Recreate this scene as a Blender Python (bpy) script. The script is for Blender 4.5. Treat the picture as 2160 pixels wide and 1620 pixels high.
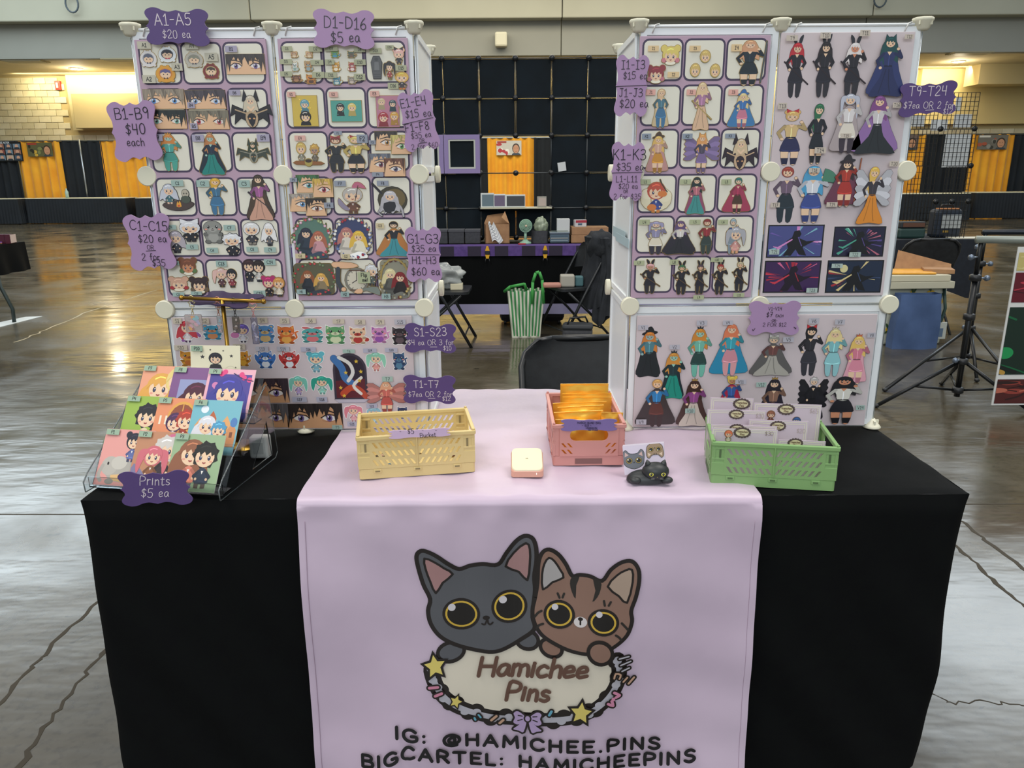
import bpy, bmesh, math, random
from mathutils import Vector, Matrix
from mathutils.geometry import tessellate_polygon
from math import sin, cos, pi, radians as R

random.seed(7)
C = bpy.context.scene.collection
for _o in list(bpy.data.objects):
    bpy.data.objects.remove(_o)

# ---------------------------------------------------------------- camera
F = 1594.0; PITCH = R(15.53); RHO = 0.0072
CAM = Vector((0, -1.425, 1.372))
F0 = Vector((0, cos(PITCH), -sin(PITCH))); U0 = Vector((0, sin(PITCH), cos(PITCH))); R0 = Vector((1, 0, 0))
RV = R0 * cos(RHO) - U0 * sin(RHO); UV = R0 * sin(RHO) + U0 * cos(RHO)
cd = bpy.data.cameras.new('camera'); cam = bpy.data.objects.new('camera', cd); C.objects.link(cam)
cd.sensor_width = 36; cd.lens = 36 * F / 2160; cd.clip_start = 0.05; cd.clip_end = 200
mw = Matrix.Identity(4)
for i in range(3):
    mw[i][0] = RV[i]; mw[i][1] = UV[i]; mw[i][2] = -F0[i]; mw[i][3] = CAM[i]
cam.matrix_world = mw
bpy.context.scene.camera = cam

# ---------------------------------------------------------------- world, lights, exposure
W = bpy.data.worlds.new('hall_daylight'); bpy.context.scene.world = W; W.use_nodes = True
bg = W.node_tree.nodes['Background']; bg.inputs[0].default_value = (0.80, 0.88, 0.96, 1); bg.inputs[1].default_value = 0.55

def area(name, loc, size, power, col, rot=(0, 0, 0), sy=None):
    l = bpy.data.lights.new(name, 'AREA'); l.energy = power; l.color = col; l.size = size
    if sy: l.shape = 'RECTANGLE'; l.size_y = sy
    o = bpy.data.objects.new(name, l); C.objects.link(o); o.location = loc; o.rotation_euler = rot
    return o
area('hall_light', (-3.5, -1.5, 7.5), 3.5, 250, (1.0, 0.94, 0.86))
area('hall_light', (3.5, 0.0, 7.5), 3.5, 250, (1.0, 0.94, 0.86))
area('hall_light', (0.0, 7.0, 7.8), 5.0, 200, (1.0, 0.93, 0.82))
area('skylight', (-12.5, 16.5, 7.4), 7.0, 520, (0.80, 0.93, 1.0), (0, 0, 0), 7.0)
area('skylight', (10.5, 12.0, 7.4), 7.0, 480, (0.84, 0.94, 1.0), (0, 0, 0), 7.0)
area('far_fill_light', (0.0, 17.0, 7.2), 12.0, 760, (1.0, 0.90, 0.70), (0, 0, 0), 4.0)  # unseen warm fill, added to brighten the far wall and drapes
area('rear_area_light', (-1.5, -9.0, 5.5), 6.0, 260, (0.90, 0.95, 1.0), (R(62), 0, 0), 3.0)  # unseen cool area light behind the camera, aimed forward and down
for x in (-12, -4, 4, 12):                                   # warm cove lighting along the far wall
    area('cove_light', (x, 24.25, 4.5), 7.5, 150, (1.0, 0.87, 0.55), (R(55), 0, 0), 0.2)
VS = bpy.context.scene.view_settings
VS.view_transform = 'Standard'; VS.look = 'None'; VS.exposure = 0.25; VS.gamma = 1.0; VS.use_curve_mapping = False
bpy.context.scene.cycles.max_bounces = 8
bpy.context.scene.cycles.transparent_max_bounces = 12

# ---------------------------------------------------------------- measuring helpers: a picture point on a real plane
def ray(x, y):
    return RV * ((x - 1080) / F) + UV * ((810 - y) / F) + F0
def PY(x, y, Y):
    d = ray(x, y); t = (Y - CAM.y) / d.y; return CAM + d * t
def PZ(x, y, Z=0.0):
    d = ray(x, y); t = (Z - CAM.z) / d.z; return CAM + d * t

# ---------------------------------------------------------------- materials
_M = {}
def lin(h):
    if isinstance(h, tuple): return h
    h = h.lstrip('#'); v = [int(h[i:i + 2], 16) / 255 for i in (0, 2, 4)]
    return tuple((a / 12.92 if a <= 0.04045 else ((a + 0.055) / 1.055) ** 2.4) for a in v)
def M(col, rough=0.5, metal=0.0, spec=0.5, emit=0.0, trans=0.0, coat=0.0):
    k = (col, rough, metal, spec, emit, trans, coat)
    if k in _M: return _M[k]
    m = bpy.data.materials.new('paint'); m.use_nodes = True; b = m.node_tree.nodes['Principled BSDF']
    c = lin(col); b.inputs['Base Color'].default_value = (*c, 1); b.inputs['Roughness'].default_value = rough
    b.inputs['Metallic'].default_value = metal; b.inputs['Specular IOR Level'].default_value = spec
    if trans: b.inputs['Transmission Weight'].default_value = trans; b.inputs['IOR'].default_value = 1.45
    if emit: b.inputs['Emission Color'].default_value = (*c, 1); b.inputs['Emission Strength'].default_value = emit
    if coat: b.inputs['Coat Weight'].default_value = coat; b.inputs['Coat Roughness'].default_value = 0.12
    _M[k] = m; return m
def noisy(name, c1, c2, scale=8, rough=(0.5, 0.6), bump=0.0, bscale=60, metal=0.0, coat=0.0, stretch=(1, 1, 1), detail=4, sheen=0.0, spec=0.5, cpos=(0.35, 0.65)):
    k = ('n', name)
    if k in _M: return _M[k]
    m = bpy.data.materials.new(name); m.use_nodes = True; nt = m.node_tree; b = nt.nodes['Principled BSDF']
    tc = nt.nodes.new('ShaderNodeTexCoord'); mp = nt.nodes.new('ShaderNodeMapping'); mp.inputs['Scale'].default_value = stretch
    nt.links.new(tc.outputs['Object'], mp.inputs['Vector'])
    n = nt.nodes.new('ShaderNodeTexNoise'); n.inputs['Scale'].default_value = scale; n.inputs['Detail'].default_value = detail
    nt.links.new(mp.outputs[0], n.inputs['Vector'])
    r = nt.nodes.new('ShaderNodeValToRGB'); r.color_ramp.elements[0].position = cpos[0]; r.color_ramp.elements[1].position = cpos[1]
    r.color_ramp.elements[0].color = (*lin(c1), 1); r.color_ramp.elements[1].color = (*lin(c2), 1)
    nt.links.new(n.outputs['Fac'], r.inputs[0]); nt.links.new(r.outputs[0], b.inputs['Base Color'])
    mr = nt.nodes.new('ShaderNodeMapRange'); mr.inputs['To Min'].default_value = rough[0]; mr.inputs['To Max'].default_value = rough[1]
    nt.links.new(n.outputs['Fac'], mr.inputs['Value']); nt.links.new(mr.outputs[0], b.inputs['Roughness'])
    b.inputs['Metallic'].default_value = metal; b.inputs['Coat Weight'].default_value = coat; b.inputs['Sheen Weight'].default_value = sheen
    b.inputs['Specular IOR Level'].default_value = spec
    if bump:
        n2 = nt.nodes.new('ShaderNodeTexNoise'); n2.inputs['Scale'].default_value = bscale; n2.inputs['Detail'].default_value = 3
        nt.links.new(mp.outputs[0], n2.inputs['Vector'])
        bp = nt.nodes.new('ShaderNodeBump'); bp.inputs['Strength'].default_value = bump; bp.inputs['Distance'].default_value = 0.01
        nt.links.new(n2.outputs['Fac'], bp.inputs['Height']); nt.links.new(bp.outputs[0], b.inputs['Normal'])
    _M[k] = m; return m

WHITE = M('#e9ebea', 0.38); CREAM = M('#ddd8bc', 0.45); WIRE = M('#b9c2c8', 0.3, 0.8)
BLACKP = M('#16181a', 0.42); BLACKM = M('#0f1113', 0.35, 0.3)
BCLOTH = noisy('black_cloth', '#040506', '#060808', 30, (0.75, 0.9), 0.05, 700, sheen=0.0, spec=0.14)
GOLDM = M('#a8843c', 0.25, 0.9); CARD = noisy('cardboard', '#9a7350', '#a67e58', 20, (0.7, 0.85), 0.04, 200)
TEAL_BLACK = noisy('backdrop_black', '#141a1e', '#182026', 4, (0.85, 0.95), spec=0.2)

# ---------------------------------------------------------------- mesh builder
class MB:
    def __init__(s): s.v = []; s.f = []; s.m = []; s.sm = []; s.mats = []
    def mi(s, m):
        if m not in s.mats: s.mats.append(m)
        return s.mats.index(m)
    def add(s, vs, fs, m, smooth=False, T=None):
        n = len(s.v); i = s.mi(m)
        for p in vs:
            p = Vector(p); s.v.append(T @ p if T else p)
        for f in fs: s.f.append([a + n for a in f]); s.m.append(i); s.sm.append(smooth)
        return s
    def box(s, x0, x1, y0, y1, z0, z1, m, bev=0.0, T=None):
        if bev <= 0:
            vs = [(x0, y0, z0), (x1, y0, z0), (x1, y1, z0), (x0, y1, z0), (x0, y0, z1), (x1, y0, z1), (x1, y1, z1), (x0, y1, z1)]
            return s.add(vs, [(3, 2, 1, 0), (4, 5, 6, 7), (0, 1, 5, 4), (1, 2, 6, 5), (2, 3, 7, 6), (3, 0, 4, 7)], m, False, T)
        bm = bmesh.new(); bmesh.ops.create_cube(bm, size=1)
        for v in bm.verts: v.co = Vector(((x0 + x1) / 2 + v.co.x * (x1 - x0), (y0 + y1) / 2 + v.co.y * (y1 - y0), (z0 + z1) / 2 + v.co.z * (z1 - z0)))
        bmesh.ops.bevel(bm, geom=bm.edges[:], offset=bev, segments=2, affect='EDGES', profile=0.5)
        bm.verts.index_update()
        s.add([v.co.copy() for v in bm.verts], [[v.index for v in f.verts] for f in bm.faces], m, False, T); bm.free(); return s
    def tube(s, pts, r, m, n=8, closed=False, T=None, smooth=True):
        pts = [Vector(p) for p in pts]; k = len(pts); rs = r if isinstance(r, (list, tuple)) else [r] * k
        vs = []; prev = None
        for i, p in enumerate(pts):
            a = pts[i - 1] if i else (pts[-1] if closed else p); b = pts[(i + 1) % k] if (i < k - 1 or closed) else p
            d = (b - a)
            if d.length < 1e-9: d = Vector((0, 0, 1))
            d.normalize()
            if prev is None:
                q = Vector((0, 0, 1)) if abs(d.z) < 0.9 else Vector((1, 0, 0)); x = d.cross(q).normalized()
            else:
                x = prev - d * prev.dot(d)
                x = x.normalized() if x.length > 1e-6 else d.orthogonal().normalized()
            prev = x; y = d.cross(x)
            for j in range(n):
                t = 2 * pi * j / n; vs.append(p + x * (cos(t) * rs[i]) + y * (sin(t) * rs[i]))
        fs = []
        for i in range(k if closed else k - 1):
            for j in range(n):
                a = i * n + j; b = i * n + (j + 1) % n; c_ = ((i + 1) % k) * n + (j + 1) % n; d_ = ((i + 1) % k) * n + j
                fs.append((a, b, c_, d_))
        if not closed: fs += [tuple(range(n))[::-1], tuple((k - 1) * n + j for j in range(n))]
        return s.add(vs, fs, m, smooth, T)
    def lathe(s, prof, m, n=20, T=None, smooth=True):
        vs = []; fs = []; k = len(prof)
        for r_, z in prof:
            for j in range(n): t = 2 * pi * j / n; vs.append((r_ * cos(t), r_ * sin(t), z))
        for i in range(k - 1):
            for j in range(n): fs.append((i * n + j, i * n + (j + 1) % n, (i + 1) * n + (j + 1) % n, (i + 1) * n + j))
        fs += [tuple(range(n))[::-1], tuple((k - 1) * n + j for j in range(n))]
        return s.add(vs, fs, m, smooth, T)
    def prism(s, loops, t, m, T=None):
        """loops: outer polygon then holes, in x,y; extruded from z=0 to z=t"""
        if len(loops) and not hasattr(loops[0][0], '__len__'): loops = [loops]
        L = [[Vector((p[0], p[1], 0)) for p in l] for l in loops]
        tris = tessellate_polygon(L); flat = [p for l in L for p in l]; N = len(flat)
        vs = [tuple(p) for p in flat] + [(p.x, p.y, t) for p in flat]
        fs = []
        for a in tris:
            A, B, D = flat[a[0]], flat[a[1]], flat[a[2]]
            if (B - A).cross(D - A).z < 0: a = (a[0], a[2], a[1])
            fs.append((a[0] + N, a[1] + N, a[2] + N)); fs.append((a[2], a[1], a[0]))
        o = 0
        for l in L:
            k = len(l)
            for j in range(k): fs.append((o + j, o + (j + 1) % k, N + o + (j + 1) % k, N + o + j))
            o += k
        return s.add(vs, fs, m, False, T)
    def grid(s, fn, nu, nv, m, smooth=True, T=None, close_u=False):
        vs = [fn(i / nu, j / nv) for j in range(nv + 1) for i in range(nu + (0 if close_u else 1))]
        w = nu if close_u else nu + 1
        fs = [(j * w + i, j * w + (i + 1) % w, (j + 1) * w + (i + 1) % w, (j + 1) * w + i) for j in range(nv) for i in range(nu)]
        return s.add(vs, fs, m, smooth, T)
    def build(s, name, parent=None, T=None):
        me = bpy.data.meshes.new(name); me.from_pydata(s.v, [], s.f)
        for m in s.mats: me.materials.append(m)
        me.polygons.foreach_set('material_index', s.m); me.polygons.foreach_set('use_smooth', s.sm); me.update()
        o = bpy.data.objects.new(name, me); C.objects.link(o)
        if parent is not None: o.parent = parent
        if T is not None: o.matrix_basis = T
        return o

def tag(o, label=None, cat=None, group=None, kind=None):
    if label: o['label'] = label
    if cat: o['category'] = cat
    if group: o['group'] = group
    if kind: o['kind'] = kind
    return o
def thing(name, label, cat, loc=(0, 0, 0), rz=0, group=None):
    o = bpy.data.objects.new(name, None); C.objects.link(o); o.location = loc; o.rotation_euler = (0, 0, rz); o.empty_display_size = 0.05
    return tag(o, label, cat, group)
def copy_tree(o, parent=None):
    kids = [k for k in KIDS.get(o.name, [])] if o.name in KIDS else [k for k in bpy.data.objects if k.parent == o]
    KIDS[o.name] = kids
    c_ = o.copy(); C.objects.link(c_)
    if parent is not None: c_.parent = parent
    for k in kids: copy_tree(k, c_)
    return c_
KIDS = {}
def Tm(loc=(0, 0, 0), rx=0, ry=0, rz=0, s=1):
    return Matrix.Translation(loc) @ Matrix.Rotation(rz, 4, 'Z') @ Matrix.Rotation(ry, 4, 'Y') @ Matrix.Rotation(rx, 4, 'X') @ Matrix.Scale(s, 4)
# local x right, y up, z towards the viewer -> a vertical plane that faces the camera side
def WALL(x, Y, z, roll=0.0, lean=0.0, yaw=0.0):
    return Matrix.Translation((x, Y, z)) @ Matrix.Rotation(yaw, 4, 'Z') @ Matrix.Rotation(pi / 2 - lean, 4, 'X') @ Matrix.Rotation(roll, 4, 'Z')

# ---------------------------------------------------------------- curves and flat art
def smooth_loop(P, n=4, closed=True):
    k = len(P); out = []
    for i in range(k if closed else k - 1):
        p0 = P[(i - 1) % k] if closed or i > 0 else P[i]; p1 = P[i]; p2 = P[(i + 1) % k]; p3 = P[(i + 2) % k] if closed or i + 2 < k else P[i + 1]
        for j in range(n):
            t = j / n; t2 = t * t; t3 = t2 * t
            out.append(tuple(0.5 * (2 * p1[a] + (p2[a] - p0[a]) * t + (2 * p0[a] - 5 * p1[a] + 4 * p2[a] - p3[a]) * t2 + (3 * p1[a] - p0[a] - 3 * p2[a] + p3[a]) * t3) for a in (0, 1)))
    if not closed: out.append(tuple(P[-1][:2]))
    return out
def ellp(cx, cy, rx, ry, rot=0, n=16, a0=0, a1=2 * pi):
    c_, s_ = cos(rot), sin(rot); full = abs(a1 - a0 - 2 * pi) < 1e-6; out = []
    for i in range(n if full else n + 1):
        t = a0 + (a1 - a0) * i / n; x = rx * cos(t); y = ry * sin(t); out.append((cx + x * c_ - y * s_, cy + x * s_ + y * c_))
    return out
def area2(P): return sum(P[i][0] * P[(i + 1) % len(P)][1] - P[(i + 1) % len(P)][0] * P[i][1] for i in range(len(P)))
def offset_poly(P, d):
    if area2(P) < 0: P = P[::-1]
    k = len(P); out = []
    for i in range(k):
        a = Vector(P[i - 1]); b = Vector(P[i]); c_ = Vector(P[(i + 1) % k])
        e1 = b - a; e2 = c_ - b
        if e1.length < 1e-9: e1 = e2.copy()
        if e2.length < 1e-9: e2 = e1.copy()
        if e1.length < 1e-9: out.append(tuple(b)); continue
        e1.normalize(); e2.normalize(); n_ = Vector((e1.y, -e1.x)) + Vector((e2.y, -e2.x))
        L = n_.length
        if L < 0.35: n_ = Vector((e1.y, -e1.x)) + (e1 - e2) * 0.5; L = n_.length
        if L < 1e-6: out.append(tuple(b)); continue
        n_ /= L; k_ = min(1.7, 1 / max(0.4, n_.dot(Vector((e1.y, -e1.x)))))
        out.append((b.x + n_.x * d * k_, b.y + n_.y * d * k_))
    return out
def rrect(x0, y0, x1, y1, r, n=4):
    P = []
    for cx, cy, a in ((x1 - r, y1 - r, 0), (x0 + r, y1 - r, pi / 2), (x0 + r, y0 + r, pi), (x1 - r, y0 + r, 1.5 * pi)):
        P += [(cx + r * cos(a + i * pi / 2 / n), cy + r * sin(a + i * pi / 2 / n)) for i in range(n + 1)]
    return P
def starp(cx, cy, r, k=5, q=0.45, rot=pi / 2):
    return [(cx + (r if i % 2 == 0 else r * q) * cos(rot + i * pi / k), cy + (r if i % 2 == 0 else r * q) * sin(rot + i * pi / k)) for i in range(2 * k)]

class Art:
    """flat print or enamel: stacked thin shapes in a local x,y frame. sx, sy scale a 0..1 design to metres"""
    EPS = 0.00006
    def __init__(s, sx=1.0, sy=None, ox=0.0, oy=0.0, flip=False):
        s.sx = sx; s.sy = sy if sy else sx; s.ox = ox; s.oy = oy; s.flip = flip; s.items = []; s.sil = []; s.u = min(s.sx, s.sy)
    def P(s, p):
        x = p[0] - 0.5; x = -x if s.flip else x
        return (x * s.sx + s.ox, (p[1] - 0.5) * s.sy + s.oy)
    def poly(s, pts, col, sm=0, sil=True, raw=False):
        if sm: pts = smooth_loop(pts, sm)
        q = list(pts) if raw else [s.P(p) for p in pts]
        s.items.append((q, col));
        if sil: s.sil.append(q)
        return s
    def ell(s, cx, cy, rx, ry, col, rot=0, n=16, sil=True):
        return s.poly(ellp(cx, cy, rx, ry, rot, n), col, 0, sil)
    def line(s, pts, w, col, sm=0, sil=True, closed=False):
        if sm: pts = smooth_loop(pts, sm, closed)
        q = [s.P(p) for p in pts]; w = w * s.u / 2
        if closed: q.append(q[0])
        for st in ribbon(q, [w] * len(q)): s.items.append((st, col, 1))
        if sil: s.sil.append(('r', q, w))
        return s
    def clip_rect(s):  # designs printed on a card stay within it
        hx, hy = s.sx / 2, s.sy / 2
        def cl(P):
            for ax, lim, sg in ((0, hx, 1), (0, -hx, -1), (1, hy, 1), (1, -hy, -1)):
                o = (s.ox, s.oy)[ax]; out = []
                for i in range(len(P)):
                    a = P[i - 1]; b = P[i]; da = ((a[ax] - o) - lim) * sg; db = ((b[ax] - o) - lim) * sg
                    if (da <= 0) != (db <= 0):
                        t = da / (da - db); out.append((a[0] + (b[0] - a[0]) * t, a[1] + (b[1] - a[1]) * t))
                    if db <= 0: out.append(b)
                P = out
                if len(P) < 3: return []
            return P
        it = []
        for x in s.items:
            if len(x) == 2:
                q = cl(x[0])
                if len(q) > 2: it.append((q, x[1]))
            else:
                qs = [q for q in (cl(p) for p in x[0]) if len(q) > 2]
                if qs: it.append((qs, x[1], 1))
        s.items = it; return s
    def mesh(s, mb, z0=0.0, T=None, rough=0.45, metal=0.0, coat=0.0, fn=None):
        z = z0
        for it in s.items:
            z += s.EPS; m = M(it[1], rough, metal, 0.5, 0, 0, coat) if not isinstance(it[1], bpy.types.Material) else it[1]
            for q in ([it[0]] if len(it) == 2 else it[0]):
                q3 = [Vector((a[0], a[1], 0)) for a in q]
                if len(q3) < 3: continue
                if len(q3) <= 4 or len(it) == 3: tr = [(0, i, i + 1) for i in range(1, len(q3) - 1)]
                else: tr = tessellate_polygon([q3])
                fs = []
                for t in tr:
                    A, B, D = q3[t[0]], q3[t[1]], q3[t[2]]
                    fs.append(t if (B - A).cross(D - A).z >= 0 else (t[0], t[2], t[1]))
                mb.add([(a[0], a[1], z) for a in q], fs, m, False, T)
        return mb
    def plate(s, mb, off, t, m, T=None):
        k = 0
        for q in s.sil:
            if q and q[0] == 'r':
                for st in ribbon(q[1], [q[2] + off] * len(q[1])):
                    k += 1
                    for p in st: mb.prism(p, t - k * 6e-6, m, T)
            else: k += 1; mb.prism(offset_poly(q, off), t - k * 6e-6, m, T)
        return mb
def ribbon(q, ws, cap=6):
    """mitred strips with round ends; sharp corners start a new strip. returns [strip, ...], a strip is a list of convex polygons that do not overlap"""
    P = []; Wd = []
    for p, w in zip(q, ws):
        v = Vector((p[0], p[1]))
        if P and (v - P[-1]).length < 1e-6: continue
        P.append(v); Wd.append(w)
    if len(P) < 2: return [[ellp(P[0].x, P[0].y, Wd[0], Wd[0], 0, 8)]] if P else []
    runs = [[0]]
    for i in range(1, len(P)):
        runs[-1].append(i)
        if i < len(P) - 1:
            a = (P[i] - P[i - 1]).normalized(); b = (P[i + 1] - P[i]).normalized()
            if a.dot(b) < .35: runs.append([i])
    out = []
    for r_ in runs:
        D = [(P[r_[k + 1]] - P[r_[k]]).normalized() for k in range(len(r_) - 1)]; L = []; Rr = []
        for k, i in enumerate(r_):
            d0 = D[max(0, k - 1)]; d1 = D[min(len(D) - 1, k)]; n0 = Vector((-d0.y, d0.x)); n1 = Vector((-d1.y, d1.x)); n_ = n0 + n1; n_ = n_.normalized() if n_.length > .2 else n0
            m_ = Wd[i] / max(.6, n_.dot(n0)); L.append(P[i] + n_ * m_); Rr.append(P[i] - n_ * m_)
        st = [[tuple(Rr[k]), tuple(Rr[k + 1]), tuple(L[k + 1]), tuple(L[k])] for k in range(len(r_) - 1)]
        for i, d, sg in ((r_[0], D[0], -1), (r_[-1], D[-1], 1)):
            a0 = math.atan2(d.y, d.x) - sg * pi / 2 if sg > 0 else math.atan2(d.y, d.x) + pi / 2
            st.append([(P[i].x + Wd[i] * cos(a0 + k * pi / cap), P[i].y + Wd[i] * sin(a0 + k * pi / cap)) for k in range(cap + 1)])
        out.append(st)
    return out

# ---------------------------------------------------------------- a hand-drawn single-stroke alphabet (cap height 1)
G = {
 'A': (.7, ['0,0 .35,1 .7,0', '.12,.36 .58,.36']), 'B': (.62, ['.05,0 .05,1', '.05,1 .4,1 .55,.86 .52,.66 .38,.54 .05,.52', '.38,.54 .58,.44 .62,.22 .48,.02 .05,0']),
 'C': (.66, ['.64,.84 .45,1 .2,.94 .03,.68 .03,.3 .2,.04 .45,0 .66,.16']), 'D': (.68, ['.05,0 .05,1', '.05,1 .35,.97 .6,.76 .66,.45 .55,.14 .3,.01 .05,0']),
 'E': (.56, ['.56,1 .05,1 .05,0 .56,0', '.05,.52 .46,.52']), 'F': (.54, ['.54,1 .05,1 .05,0', '.05,.52 .44,.52']),
 'G': (.7, ['.64,.84 .45,1 .2,.94 .03,.68 .03,.3 .2,.04 .45,0 .68,.14 .68,.44 .42,.44']), 'H': (.66, ['.05,0 .05,1', '.62,0 .62,1', '.05,.52 .62,.52']),
 'I': (.1, ['.05,0 .05,1']), 'J': (.5, ['.1,1 .5,1', '.34,1 .34,.2 .2,0 .02,.12']), 'K': (.6, ['.05,0 .05,1', '.56,1 .06,.44', '.2,.58 .6,0']),
 'L': (.5, ['.05,1 .05,0 .5,0']), 'M': (.82, ['.05,0 .1,1 .42,.3 .74,1 .8,0']), 'N': (.66, ['.05,0 .05,1 .62,0 .62,1']),
 'O': (.74, ['.37,1 .14,.9 .03,.6 .05,.28 .2,.04 .4,0 .62,.1 .72,.4 .68,.74 .54,.94 .37,1']), 'P': (.58, ['.05,0 .05,1 .4,1 .56,.86 .56,.64 .4,.5 .05,.48']),
 'R': (.62, ['.05,0 .05,1 .4,1 .55,.86 .55,.66 .4,.52 .05,.5', '.3,.5 .62,0']), 'S': (.56, ['.52,.86 .36,1 .16,.96 .06,.78 .14,.6 .42,.46 .54,.26 .44,.06 .24,0 .03,.14']),
 'T': (.64, ['0,1 .64,1', '.32,1 .32,0']), 'U': (.62, ['.05,1 .05,.25 .2,.02 .42,.02 .58,.25 .58,1']), 'V': (.64, ['0,1 .32,0 .64,1']),
 'X': (.6, ['0,1 .6,0', '.6,1 0,0']), '0': (.56, ['.28,1 .08,.84 .03,.45 .1,.1 .28,0 .46,.1 .54,.5 .46,.88 .28,1']),
 '1': (.42, ['.04,.76 .24,1 .24,0', '.04,0 .44,0']), '|': (.1, ['.05,1 .05,0']), '2': (.56, ['.05,.78 .18,.98 .4,.98 .52,.78 .42,.52 .04,0 .56,.02']),
 '3': (.52, ['.05,.9 .22,1 .44,.92 .46,.68 .3,.54 .14,.52', '.3,.54 .48,.42 .52,.2 .36,.02 .14,0 .02,.1']), '4': (.56, ['.06,1 .04,.46 .5,.46', '.46,1 .46,0']),
 '5': (.54, ['.52,1 .12,1 .08,.58 .32,.62 .5,.48 .52,.22 .38,.02 .16,0 .02,.1']), '6': (.54, ['.44,1 .2,.74 .05,.4 .08,.12 .26,0 .46,.08 .52,.28 .42,.48 .24,.5 .07,.34']),
 '7': (.54, ['.02,1 .54,1 .22,0', '.14,.5 .46,.5']), '8': (.52, ['.28,.52 .1,.66 .1,.88 .27,1 .44,.88 .42,.66 .28,.52 .08,.36 .05,.14 .26,0 .48,.12 .46,.36 .28,.52']),
 '9': (.52, ['.48,.7 .34,.52 .14,.56 .06,.78 .18,.98 .38,.98 .48,.78 .48,.4 .42,0']), '$': (.52, ['.5,.8 .34,.9 .14,.84 .08,.68 .2,.54 .4,.44 .48,.28 .38,.12 .2,.08 .03,.2', '.28,1.06 .26,-.08']),
 '-': (.44, ['.06,.45 .4,.45']), '.': (.16, ['.08,.03 .1,.03']), ':': (.16, ['.08,.12 .09,.12', '.08,.62 .09,.62']), '!': (.16, ['.1,1 .08,.3', '.07,.03 .08,.03']),
 '@': (.9, ['.62,.28 .5,.24 .34,.3 .3,.5 .42,.68 .6,.66 .62,.28 .74,.26 .86,.46 .8,.78 .5,.96 .2,.84 .05,.5 .14,.14 .44,-.02 .72,.06']),
 'a': (.46, ['.4,.42 .24,.5 .08,.4 .03,.18 .14,.02 .3,.08 .4,.4 .4,.12 .48,.02']), 'c': (.4, ['.36,.42 .22,.5 .06,.38 .03,.16 .16,0 .38,.08']),
 'e': (.42, ['.06,.24 .34,.3 .32,.46 .2,.5 .07,.4 .04,.18 .14,.02 .4,.1']), 'f': (.34, ['.36,.92 .24,1 .14,.86 .12,0', '0,.5 .32,.5']), 'h': (.44, ['.06,1 .06,0', '.06,.34 .24,.5 .38,.4 .4,0']),
 'i': (.14, ['.07,.5 .07,0', '.07,.72 .08,.72']), 'k': (.42, ['.06,1 .06,0', '.38,.5 .08,.2 .42,0']), 'l': (.14, ['.07,1 .07,0']), 'm': (.66, ['.05,.5 .05,0', '.05,.36 .18,.5 .3,.4 .3,0', '.3,.36 .44,.5 .58,.4 .62,0']),
 'n': (.44, ['.05,.5 .05,0', '.05,.34 .22,.5 .36,.4 .4,0']), 'o': (.44, ['.22,.5 .06,.4 .04,.14 .2,0 .38,.1 .4,.36 .22,.5']), 'p': (.44, ['.06,.5 .06,-.36', '.06,.38 .24,.5 .4,.36 .36,.08 .2,0 .06,.1']),
 'r': (.34, ['.05,.5 .05,0', '.05,.32 .18,.48 .34,.46']), 's': (.38, ['.34,.44 .18,.5 .06,.4 .12,.28 .3,.22 .36,.1 .22,0 .03,.06']), 't': (.36, ['.16,.86 .14,.1 .24,0 .36,.06', '0,.54 .34,.54']),
 'u': (.44, ['.05,.5 .06,.14 .18,0 .34,.1 .38,.5 .38,.08 .46,0']), ' ': (.34, []), '<': (.4, ['.36,.7 .04,.45 .36,.2']), '>': (.4, ['.04,.7 .36,.45 .04,.2']),
}
G['I'] = (.1, ['.05,0 .05,1'])
G['i_'] = G['I']
SERIF_I = (.44, ['.22,0 .22,1', '.02,0 .42,0', '.02,1 .42,1'])
ANG = set('AEFHIKLMNTVX1|4 7Z')
def text(art, s_, x, y, h, w, col, track=.13, slant=0.0, center=True, mono=None, jit=0.0, serifI=False, rot=0.0, maxw=None, fitw=None, warp=None):
    """adds strokes in the art's metre frame; x,y baseline (centre if center)"""
    def gl(ch): return SERIF_I if (serifI and ch == 'I') else G.get(ch, G['-'])
    tot = sum(gl(ch)[0] + track for ch in s_) - track
    sq = 1.0
    if maxw and tot * h > maxw: sq = maxw / (tot * h)
    if fitw: sq = fitw / (tot * h)
    cx = x - tot * h * sq / 2 if center else x
    parts = []
    rr = random.Random(hash_(s_))
    cr, sr = cos(rot), sin(rot)
    for ch in s_:
        g = gl(ch); jy = rr.uniform(-jit, jit) * h; jr = rr.uniform(-jit, jit)
        for st in g[1]:
            P = [tuple(float(a) for a in q.split(',')) for q in st.split()]
            if ch.islower(): P = [(a * 1.08, b * (1.22 if max(v_[1] for v_ in P) < .6 else 1.0)) for a, b in P]
            if ch not in ANG and len(P) > 3: P = smooth_loop(P, 3, False)
            q = []
            for px, py in P:
                X = cx + (px + slant * py) * h * sq; Y = y + py * h + jy + jr * (px - .3) * h
                dx, dy = X - x, Y - y; X, Y = x + dx * cr - dy * sr, y + dx * sr + dy * cr
                if warp: X, Y = warp(X, Y)
                q.append((X, Y))
            parts += ribbon(q, [w / 2] * len(q), 4)
        cx += (g[0] + track) * h * sq
    for st in parts: art.items.append((st, col, 1))
    return tot * h * sq
def hash_(s_): return sum((i + 1) * ord(ch) for i, ch in enumerate(s_))
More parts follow.
